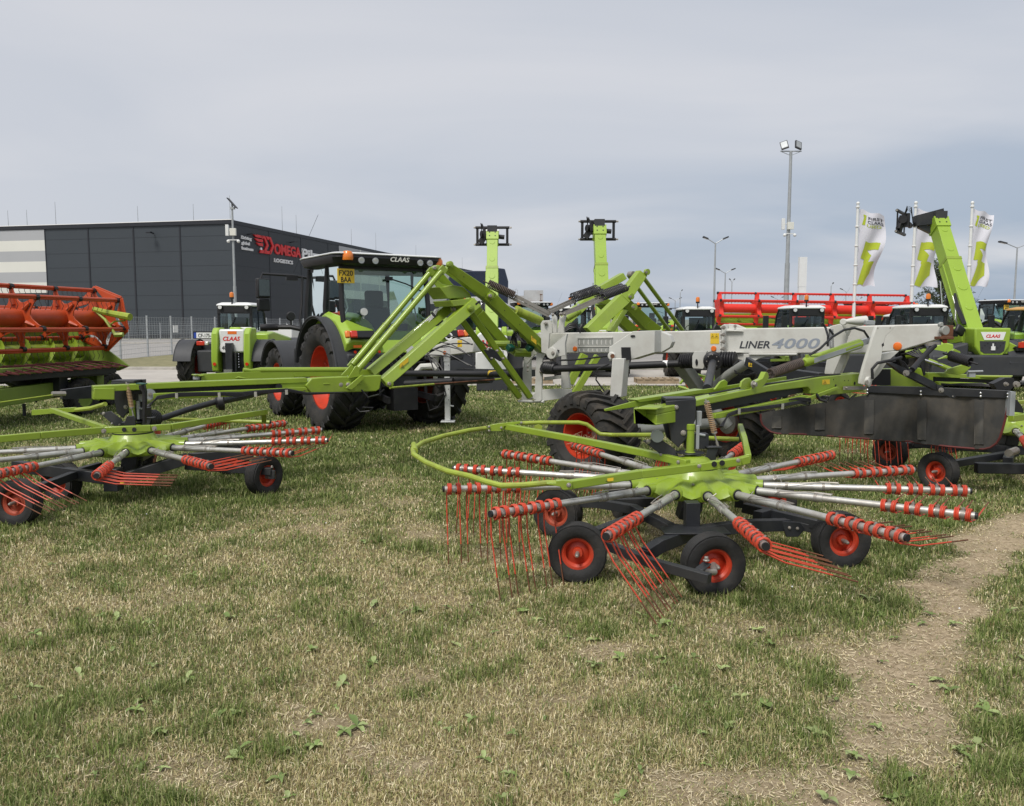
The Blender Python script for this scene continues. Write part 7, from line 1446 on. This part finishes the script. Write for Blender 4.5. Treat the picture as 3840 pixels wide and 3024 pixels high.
# ---- right rotor: visible arm, head bits and guards ----
gbar([P(3790, 1570, 8.7), P(3860, 1560, 8.9)], 0.06, 0.07); gbar([P(3790, 1512, 8.9), P(3860, 1506, 9.1)], 0.05, 0.04, 'green_tube')
b = MB('ink'); b.poly([P(x, y, 8.9) for x, y in [(3790, 1500), (3815, 1500), (3835, 1530), (3840, 1550), (3800, 1545)]], V(0, 0.04, 0)); b.mat('galv'); b.box(*(lambda p: (p.x-0.02, p.x+0.03, p.y, p.y+0.08, p.z-0.24, p.z))(P(3798, 1470, 8.2))); b.mat('zinc'); bolt(b, P(3810, 1442, 8.1), (0, -1, 0), 0.03, 0.04); bolt(b, P(3770, 1441, 8.2), (0, -1, 0), 0.02, 0.04); rk.part('gear_bracket', b)
# ================= near rear boom =================
DR = lineD((3.66, 8.55), (1.30, 6.52)); RN = Vector((-(6.52-8.55), (1.30-3.66), 0)).normalized(); RN = RN if RN.y > 0 else -RN
def rp_(b, pts, off=0.0, th=0.12): b.poly([P(x, y, DR(x))+RN*off for x, y in pts], RN*th)
b = MB('green'); rp_(b, [(3238, 1399), (3080, 1414), (2880, 1446), (2660, 1490), (2462, 1534), (2462, 1556), (2660, 1516), (2880, 1470), (3030, 1452), (3040, 1462), (3040, 1476), (3080, 1484), (3150, 1479), (3238, 1468)], 0, 0.13); bm = rk.part('boom_box', b, bevel=0.008, seg=3)
b = MB('green'); rp_(b, [(2462, 1556), (2540, 1540), (2540, 1584), (2462, 1594)], 0.0, 0.13); b.poly([P(x, y, DR(2462)-0.03) for x, y in [(2376, 1530), (2462, 1532), (2462, 1538), (2386, 1536), (2386, 1588), (2462, 1590), (2462, 1596), (2376, 1590)]], V(0.12, 0.14, 0)); b.poly([P(x, y, DR(2462)-0.02) for x, y in [(2386, 1536), (2462, 1538), (2475, 1530), (2400, 1526)]], V(0.10, 0.2, 0.0)); rk.part('boom_mouth', b, bevel=0.005)
b = MB('zinc'); b.tube([P(2392, 1560, 6.7), P(2430, 1556, 6.75), P(2455, 1556, 6.75)], 0.02, 6); b.tube([P(2390, 1570, 6.7), P(2440, 1568, 6.75)], 0.018, 6); b.mat('ink'); b.poly([P(x, y, 6.85) for x, y in [(2388, 1540), (2460, 1541), (2460, 1586), (2388, 1584)]], V(0, 0.01, 0)); rk.part('latch', b)
b = MB('ink'); rp_(b, [(2640, 1520), (2880, 1472), (3028, 1450), (3038, 1462), (3036, 1474), (2960, 1490), (2680, 1546), (2640, 1552)], 0.07, 0.04); rk.part('boom_slot', b)
b = MB('green'); rp_(b, [(2675, 1552), (2900, 1506), (3015, 1482), (3040, 1484), (3010, 1512), (2960, 1522), (2700, 1568), (2675, 1570)], -0.02, 0.05); rp_(b, [(2990, 1500), (3130, 1450), (3138, 1458), (3060, 1490), (3000, 1512)], -0.03, 0.02); hl = rk.part('hose_rail', b, bevel=0.004)
b = MB('ink')
for k in range(3): b.tube([P(2700+k*5, 1600, DR(2700)-0.05), P(2730, 1562-k*4, DR(2730)-0.06), P(2775, 1545-k*5, DR(2775)-0.06), P(2850, 1537-k*5, DR(2850)-0.06), P(2935, 1524-k*4, DR(2935)-0.06), P(3000, 1512-k*4, DR(3000)-0.06), P(3035, 1520-k*7, DR(3035)-0.06), P(3040, 1508-k*6, DR(3035)-0.06), P(2990, 1497-k*2, DR(2990)-0.06), P(2960, 1500, DR(2960)-0.06)], 0.0075, 5)
b.tube([P(2660, 1478, DR(2660)+0.05), P(2800, 1450, DR(2800)+0.05), P(2960, 1430, DR(2960)+0.05), P(3060, 1412, DR(3060)+0.05), P(3150, 1404, DR(3150)+0.05)], 0.009, 5); b.tube([P(3060, 1478, DR(3060)-0.05), P(3075, 1500, DR(3060)-0.05), P(3098, 1506, DR(3060)-0.05), P(3104, 1494, DR(3060)-0.05)], 0.016, 6); b.tube([P(3150, 1480, 8.3), P(3185, 1498, 8.3), P(3210, 1480, 8.4)], 0.009, 5)
b.mat('chrome')
for x, y in ((2771, 1542), (2934, 1524)): b.beam(P(x-5, y, DR(x)-0.08), P(x+5, y, DR(x)-0.08), 0.02, 0.05)
rk.part('hoses', b, hl)
sticker(3084, 1425, 3112, 1443, DR, bm, 0.004, 2)
b = MB('ink')
for x, y, r in ((3133, 1447, 0.014), (3204, 1438, 0.018), (3167, 1428, 0.005), (3181, 1427, 0.005), (3125, 1424, 0.005)): c = P(x, y, DR(x)); b.cyl(c-RN*0.001, c-RN*0.004, r, n=14)
b.mat('zinc'); b.beam(P(3165, 1456, DR(3165)-0.05), P(3245, 1455, DR(3245)-0.05), 0.02, 0.035); bolt(b, P(3172, 1455, DR(3172)-0.06), -RN, 0.014, 0.02); rk.part('bar_holes', b, bm)
b = MB('green'); b.poly([P(x, y, DR(x)+0.35) for x, y in [(2268, 1535), (2390, 1502), (2620, 1464), (2950, 1412), (2950, 1424), (2640, 1478), (2400, 1525), (2270, 1543)]], RN*0.012); b.poly([P(x, y, DR(x)+0.33) for x, y in [(2385, 1500), (2640, 1460), (2640, 1475), (2400, 1510)]], RN*0.10); rk.part('guide_plate', b, bevel=0.003)
b = MB('green'); rp_(b, [(2740, 1466), (2762, 1436), (2778, 1428), (2788, 1436), (2786, 1458)], 0.16, 0.02); rp_(b, [(2784, 1462), (2790, 1432), (2805, 1420), (2820, 1418), (2828, 1430), (2822, 1458)], 0.02, 0.02); rp_(b, [(2822, 1458), (2830, 1434), (2860, 1420), (2872, 1395), (2880, 1398), (2884, 1415), (2870, 1440), (2850, 1462)], 0.0, 0.05); b.mat('zinc'); bolt(b, P(2822, 1442, DR(2822)), -RN, 0.03, 0.04); rk.part('spring_lug', b, bevel=0.003)
spring((2888, 1402), (3010, 1360), 0.042, 20, 'spring_brown', 0.0080, 7.55, 7.95)
ram_ = MB('green'); A = P(3022, 1358, 7.9); C_ = P(3222, 1290, 8.35); ram_.lathe([(0.03, -0.03), (0.046, 0), (0.046, 0.55), (0.05, 0.56), (0.05, (C_-A).length)], A, C_-A, 18); ro = rk.part('hydraulic_ram', ram_)
b = MB('galv'); d_ = (C_-A).normalized(); b.beam(A+d_*0.06-RN*0.045, C_-d_*0.04-RN*0.045, 0.006, 0.045); b.beam(C_, P(3275, 1271, 8.45), 0.03, 0.06); b.mat('chrome'); bolt(b, P(3272, 1270, 8.43), -RN, 0.03, 0.04); b.mat('green'); b.cyl(P(3026, 1350, 7.9), P(3026, 1330, 7.9), 0.018); rk.part('ram_bracket', b, ro)
b = MB('ink'); b.tube([P(3036, 1332, 7.9), P(3075, 1308, 7.9), P(3120, 1265, 8.0), P(3165, 1238, 8.1), P(3205, 1231, 8.2), P(3240, 1242, 8.3), P(3256, 1266, 8.35)], 0.012, 8); b.tube([P(3078, 1215, 8.8), P(3085, 1212, 8.8), P(3096, 1230, 8.8), P(3105, 1260, 8.7), P(3104, 1300, 8.7)], 0.012, 8); b.tube([P(3110, 1235, 8.7), P(3125, 1255, 8.7)], 0.012, 6); rk.part('hoses', b)
b = MB('chrome'); b.helix(P(3116, 1236, 8.75), P(3119, 1306, 8.7), 0.022, 0.004, 22, 4, 8); rk.part('return_spring', b)
# rear fork, coupler, struts
b = MB('grey'); b.poly([P(x, y, 8.35) for x, y in [(3288, 1223), (3360, 1224), (3322, 1262), (3312, 1300), (3304, 1360), (3268, 1430), (3258, 1444), (3240, 1446), (3226, 1440), (3228, 1420), (3240, 1375), (3256, 1322), (3275, 1262)]], RN*0.03); fk = rk.part('rear_fork', b, bevel=0.006)
b = MB('grey'); b.poly([P(x, y, 8.5) for x, y in [(3305, 1328), (3345, 1320), (3372, 1318), (3330, 1355), (3296, 1405), (3268, 1432), (3270, 1410)]], RN*0.05); b.lathe([(0.052, 0), (0.052, 0.03), (0.04, 0.035), (0.001, 0.04)], P(3250, 1432, 8.34), -RN, 20); b.mat('zinc'); b.poly([P(3252+6*math.cos(a), 1435+10*math.sin(a), 8.27) for a in [2*PI*k/14 for k in range(14)]], RN*0.01); b.mat('ink'); b.poly([P(x, y, 8.345) for x, y in [(3307, 1292), (3314, 1285), (3316, 1296), (3309, 1302)]], RN*0.003); bolt(b, P(3292, 1231, 8.35), -RN, 0.008, 0.004); bolt(b, P(3338, 1230, 8.35), -RN, 0.008, 0.004); b.mat('ink'); b.tube([P(3272, 1422, 8.3), P(3270, 1385, 8.3), P(3290, 1362, 8.3), P(3340, 1352, 8.3), P(3380, 1340, 8.4)], 0.016, 6); rk.part('fork_plates', b, fk, bevel=0.003)
b = MB('grey'); b.poly([P(x, y, 9.15) for x, y in [(3112, 1224), (3150, 1215), (3175, 1235), (3180, 1265), (3160, 1320), (3140, 1370), (3126, 1404), (3090, 1404), (3100, 1350), (3118, 1300)]], BN*0.03); b.poly([P(x, y, 9.0) for x, y in [(3155, 1218), (3195, 1202), (3240, 1206), (3232, 1222), (3190, 1228), (3176, 1262), (3166, 1240)]], BN*0.10); b.lathe([(0.035, 0), (0.035, 0.06), (0.001, 0.06)], P(3166, 1208, 8.95), -BN, 18); b.tube([P(3170, 1206, 8.9), P(3210, 1204, 8.9), P(3250, 1202, 8.9)], [0.02, 0.045, 0.05], 12); b.mat('galv'); b.beam(P(3240, 1210, 8.85), P(3275, 1212, 8.85), 0.1, 0.05); rk.part('rear_bracket', b, bevel=0.006)
b = MB('grey'); b.poly([P(x, y, 9.4) for x, y in [(3100, 1404), (3092, 1404), (3125, 1330), (3180, 1326), (3175, 1345), (3150, 1404)]], BN*0.12); rk.part('rear_leg', b, bevel=0.008)
b = MB('rust'); b.box(*(lambda p: (p.x-0.02, p.x+0.09, p.y-0.0, p.y+0.10, p.z-0.13, p.z+0.02))(P(3545, 1228, 8.85))); b.beam(P(3515, 1268, 8.7), P(3565, 1268, 8.7), 0.14, 0.03); b.mat('grey_dark'); b.lathe([(0.05, 0), (0.05, 0.05), (0.03, 0.05)], P(3534, 1240, 8.72), (0.3, -1, 0), 18); b.poly([P(x, y, 8.68) for x, y in [(3522, 1216), (3530, 1208), (3538, 1210), (3540, 1224), (3524, 1226)]], V(0, 0.04, 0)); b.mat('lamp_red'); b.box(*(lambda p: (p.x-0.02, p.x+0.02, p.y, p.y+0.03, p.z-0.02, p.z+0.02))(P(3546, 1281, 8.7))); rk.part('tow_coupler', b, bevel=0.006)
b = MB('ink'); b.tube([P(3505, 1295, 8.7), P(3470, 1330, 8.65), P(3420, 1388, 8.4)], [0.03, 0.026, 0.03], 12); b.tube([P(3415, 1392, 8.4), P(3400, 1400, 8.35)], 0.02, 8); b.mat('zinc'); bolt(b, P(3397, 1400, 8.3), (0, -1, 0), 0.03, 0.03); b.beam(P(3478, 1292, 8.7), P(3525, 1288, 8.7), 0.05, 0.03); rk.part('gas_strut', b)
b = MB('frame_black'); b.poly([P(x, y, 8.45) for x, y in [(3330, 1362), (3350, 1362), (3420, 1392), (3500, 1430), (3512, 1440), (3512, 1466), (3390, 1404)]], V(0, 0.10, 0)); b.poly([P(x, y, 8.38) for x, y in [(3512, 1442), (3530, 1446), (3580, 1480), (3584, 1490), (3578, 1494), (3570, 1494), (3515, 1466)]], V(0, 0.02, 0)); b.mat('spring_tan'); bolt(b, P(3528, 1464, 8.36), (0, -1, 0), 0.025, 0.03); b.mat('ink'); bolt(b, P(3573, 1487, 8.37), (0, -1, 0), 0.008, 0.003); ca_ = rk.part('curtain_arm', b, bevel=0.006)
DC = lineD((3.02, 9.9), (4.98, 8.25))
CN = Vector((9.9-8.25, 4.98-3.02, 0)).normalized()
b = MB('frame_black'); b.poly([P(x, y, DC(x))-CN*0.02 for x, y in [(3252, 1446), (3500, 1452), (3789, 1465), (3784, 1494), (3500, 1484), (3252, 1472)]], CN*0.03); b.mat('chrome')
for x in (3255, 3455, 3679, 3780):
    for dy in (12, 24): c = P(x, 1450+(x-3255)*0.03+dy, DC(x))-CN*0.02; b.ball(c, 0.014, 8)
cr_ = rk.part('curtain_rail', b, bevel=0.004)
out = [(2856, 1552), (2858, 1575), (2864, 1592), (2876, 1608), (2892, 1619), (2915, 1626), (3000, 1630), (3120, 1636), (3255, 1645), (3400, 1658), (3560, 1674), (3650, 1683), (3690, 1684), (3715, 1678), (3738, 1662), (3752, 1640), (3762, 1610), (3772, 1570), (3786, 1478)]
def cpt(x, y, o=0.0):
    D = DC(x); w_ = 0.035*math.sin(x*0.030)+0.022*math.sin(x*0.061+1)+0.010*math.sin(x*0.13+y*0.03); k_ = max(0, min(1, (y-1470)/150)); return P(x, y, D)+CN*(w_*k_)-CN*o
topl = [(x, 1549-(x-2856)*0.17 if x < 3255 else 1470+(x-3255)*0.035) for x in range(2856, 3790, 6)]
def ybot(x):
    for (x0, y0), (x1, y1) in zip(out[4:-1], out[5:]):
        if x0 <= x <= x1: return y0+(y1-y0)*(x-x0)/max(1, x1-x0)
    for (x0, y0), (x1, y1) in zip(out[:4], out[1:5]):
        if x0 <= x <= x1: return y0+(y1-y0)*(x-x0)/max(1, x1-x0)
    return 1480
b = MB('curtain'); nx = len(topl)-1; ny = 22
vs = []
for s_ in (0.0, -0.006):
    for j in range(ny+1):
        for x, y in topl: yb_ = max(y+0.5, ybot(x)); vs.append(cpt(x, y+(yb_-y)*j/ny, s_))
n1 = (nx+1)*(ny+1); fs = []
for j in range(ny):
    for i in range(nx): a = j*(nx+1)+i; fs += [(a, a+nx+1, a+nx+2, a+1), (n1+a, n1+a+1, n1+a+nx+2, n1+a+nx+1)]
b.add(vs, fs); cu = rk.part('curtain', b, smooth=70)
b = MB('hem'); b.tube([cpt(x, y, 0.004) for x, y in out], 0.012, 6); rk.part('hem', b, cu)
b = MB('curtain_strap')
for x, y0, y1 in ((2898, 1560, 1605), (3062, 1530, 1610), (3245, 1500, 1625), (3442, 1500, 1648), (3455, 1500, 1640), (3656, 1500, 1665)):
    if x == 3455: continue
    b.grid(3, 12, lambda i, j: cpt(x+34*i, y0+(y1-y0)*j, 0.010)); 
    b.tube([cpt(x, y0+(y1-y0)*j/8, 0.010) for j in range(9)], 0.004, 4); b.tube([cpt(x+34, y0+(y1-y0)*j/8, 0.010) for j in range(9)], 0.004, 4); b.tube([cpt(x, y1, 0.010), cpt(x+34, y1, 0.010)], 0.006, 4)
rk.part('straps', b, cu, smooth=60)
# right rear boom behind the curtain rail
DQ = lineD((4.1, 9.6), (5.7, 9.2)); qn = V(0.2, 1, 0).normalized()
b = MB('green'); b.poly([P(x, y, 9.4) for x, y in [(3480, 1408), (3480, 1398), (3560, 1400), (3790, 1418), (3795, 1428), (3500, 1414), (3500, 1440), (3480, 1440)]], V(0, 0.12, 0)); b.poly([P(x, y, 9.35) for x, y in [(3520, 1432), (3700, 1438), (3700, 1450), (3520, 1446)]], V(0, 0.1, 0)); b.poly([P(x, y, 9.6) for x, y in [(3300, 1385), (3450, 1380), (3480, 1400), (3480, 1452), (3300, 1450)]], V(0, 0.1, 0)); rk.part('boom_box', b, bevel=0.006)
b = MB('ink'); b.poly([P(x, y, 9.45) for x, y in [(3500, 1416), (3790, 1428), (3790, 1446), (3500, 1434)]], V(0, 0.03, 0)); b.poly([P(x, y, 9.55) for x, y in [(3270, 1385), (3340, 1385), (3340, 1445), (3270, 1445)]], V(0, 0.03, 0)); b.poly([P(x, y, 8.9) for x, y in [(3725, 1440), (3770, 1418), (3800, 1418), (3812, 1440), (3790, 1462), (3740, 1462)]], V(0, 0.1, 0))
for k in range(4): b.tube([P(3530, 1440+k*2, 9.2), P(3600, 1446-k*2, 9.2), P(3680, 1448-k*3, 9.2), P(3740, 1452, 9.1)], 0.009, 5)
for k in range(5): b.tube([P(3380+k*8, 1330, 9.0), P(3400+k*10, 1325-k*4, 8.9), P(3440+k*6, 1340, 8.8), P(3458+k*2, 1380, 8.8), P(3466, 1408, 8.8)][: 5], 0.011, 5)
for k in range(4): b.tube([P(3360+k*5, 1345, 8.9), P(3390, 1360+k*10, 8.9), P(3410, 1390, 8.9)], 0.010, 5)
rk.part('hoses', b)
b = MB('green'); b.poly([P(x, y, 9.1) for x, y in [(3545, 1400), (3555, 1385), (3580, 1378), (3600, 1372), (3646, 1358), (3640, 1380), (3615, 1402), (3590, 1406)]], V(0, 0.04, 0)); b.poly([P(x, y, 9.3) for x, y in [(3520, 1348), (3560, 1330), (3578, 1308), (3600, 1318), (3608, 1336), (3590, 1345), (3545, 1345)]], V(0, 0.04, 0)); b.tube([P(3445, 1325, 9.4), P(3400, 1330, 9.5)], 0.05, 10); b.tube([P(3480, 1352, 9.4), P(3570, 1388, 9.3)], 0.028, 10); b.mat('chrome'); b.tube([P(3440, 1342, 9.4), P(3570, 1384, 9.3)], 0.014, 8); rk.part('ram_bracket', b, bevel=0.003)
spring((3562, 1334), (3640, 1358), 0.05, 15, 'spring_black', 0.0090, 9.0, 8.8)
b = MB('galv'); b.box(*(lambda p: (p.x-0.03, p.x+0.04, p.y, p.y+0.05, p.z-0.05, p.z+0.02))(P(3645, 1398, 9.0))); b.cyl(P(3630, 1395, 9.0), P(3685, 1393, 9.0), 0.012); b.mat('green_tube'); b.beam(P(3600, 1410, 9.6), P(3795, 1412, 9.3), 0.2, 0.012); b.mat('zinc'); b.cyl(P(3782, 1700, 8.6), P(3810, 1690, 8.8), 0.04); rk.part('fittings', b)
# ---- far linkage (mirrored arm) ----
DF = lambda x: 12.3+(x-2060)/600*1.9
def farm(nm, pts, w_, off=0.0, m='green', th=0.11): return arm(nm, pts, w_, off, m, th, 0.006, lambda x: DF(x))
farm('upper_arm', [(2415, 1024), (2345, 1120), (2215, 1244)], [34, 44, 40], 0.0); farm('upper_arm', [(2345, 1035), (2250, 1092), (2130, 1200), (2085, 1262)], [26, 30, 34, 30], 0.6)
farm('lower_arm', [(2345, 1130), (2430, 1215), (2470, 1246)], [36, 42, 42], 0.25); farm('lower_arm', [(2255, 1132), (2330, 1195), (2385, 1246)], [28, 34, 34], 0.8); farm('stay_bar', [(2348, 1160), (2295, 1246)], 18, 0.3)
farm('cross_tube', [(2240, 1125), (2300, 1138), (2320, 1148)], 22, 0.5)
b = MB('green'); b.tube([P(2412, 1040, DF(2412)), P(2560, 1240, DF(2560)+0.9)], 0.034, 10); b.tube([P(2355, 1030, DF(2355)+0.5), P(2395, 1085, DF(2395)+0.5), P(2510, 1240, DF(2510)+1.2)], 0.034, 10); rk.part('tie_rod', b)
b = MB('green')
for x, y in ((2422, 1021), (2362, 1113), (2374, 1152)): b.mat('green'); b.lathe([(0.05, 0), (0.05, 0.05), (0.001, 0.052)], P(x, y, DF(x)), -LN, 14); b.mat('zinc'); bolt(b, P(x, y, DF(x)-0.05), -LN, 0.026, 0.02)
b.lathe([(0.05, 0), (0.05, 0.1), (0.001, 0.1)], P(2360, 1030, DF(2360)+0.4), -LN, 14); rk.part('pins', b)
rodseg('stay_bar', (2195, 1330), (2140, 1440), 26, 1.0, Df=lambda x: 12.0); rodseg('stay_bar', (2245, 1335), (2158, 1478), 22, 0.6, Df=lambda x: 12.0)
b = MB('green'); b.beam(P(2640, 1420, 14.2), P(3070, 1412, 15.2), 0.1, 0.10); b.beam(P(2640, 1440, 13.9), P(2760, 1440, 14.2), 0.1, 0.05); b.tube([P(2550, 1440, 13.6), P(2570, 1415, 13.6), P(2600, 1402, 13.6), P(2640, 1412, 13.8)], 0.022, 8); b.tube([P(2545, 1450, 13.5), P(2585, 1462, 13.4), P(2600, 1464, 13.4)], 0.022, 8); b.mat('tine'); b.poly([P(x, y, 13.6) for x, y in [(2570, 1425), (2578, 1430), (2588, 1450), (2578, 1458), (2570, 1440)]], V(0, 0.03, 0)); rk.part('boom_box', b, bevel=0.004)
# ---- big transport wheels ----
wa = math.degrees(math.atan2(0.69, 0.72))
wheel(rk, T(0.95, 9.66, 0.49)@Rz(rad(42)), 0.52, 0.62, 0.27, mt='rubber_dust', lugs=22, dish=0.62, lugh=0.035, hr=0.11, bolts=8, name='transport_wheel')
wheel(rk, T(2.98, 10.95, 0.49)@Rz(rad(30)), 0.50, 0.55, 0.27, mt='rubber_dust', lugs=22, dish=0.3, lugh=0.035, hr=0.12, hm='grey_dark', bolts=8, name='transport_wheel')
b = MB('straw')
rr_ = random.Random(9)
for k in range(60): a = rr_.uniform(0, 6.3); r = rr_.uniform(0.05, 0.22); c = V(0.95, 9.66, 0.49)+Rz(rad(42))@Vector((-0.12-rr_.random()*0.08, math.cos(a)*r, -abs(math.sin(a)*r)*0.9)); d_ = Vector((rr_.gauss(0, 1), rr_.gauss(0, 1), rr_.gauss(0, 1)))*0.04; b.tube([c-d_, c+d_], 0.0022, 3)
rk.part('caught_straw', b)
b = MB('grey_dark'); b.lathe([(0.16, -0.02), (0.16, 0.04), (0.10, 0.06), (0.001, 0.06)], V(2.98, 10.95, 0.49)+Rz(rad(30))@Vector((-0.12, 0, 0)), Rz(rad(30))@Vector((-1, 0, 0)), 20); b.cyl(V(1.25, 9.93, 0.49), V(2.75, 10.8, 0.49), 0.07); rk.part('axle', b)
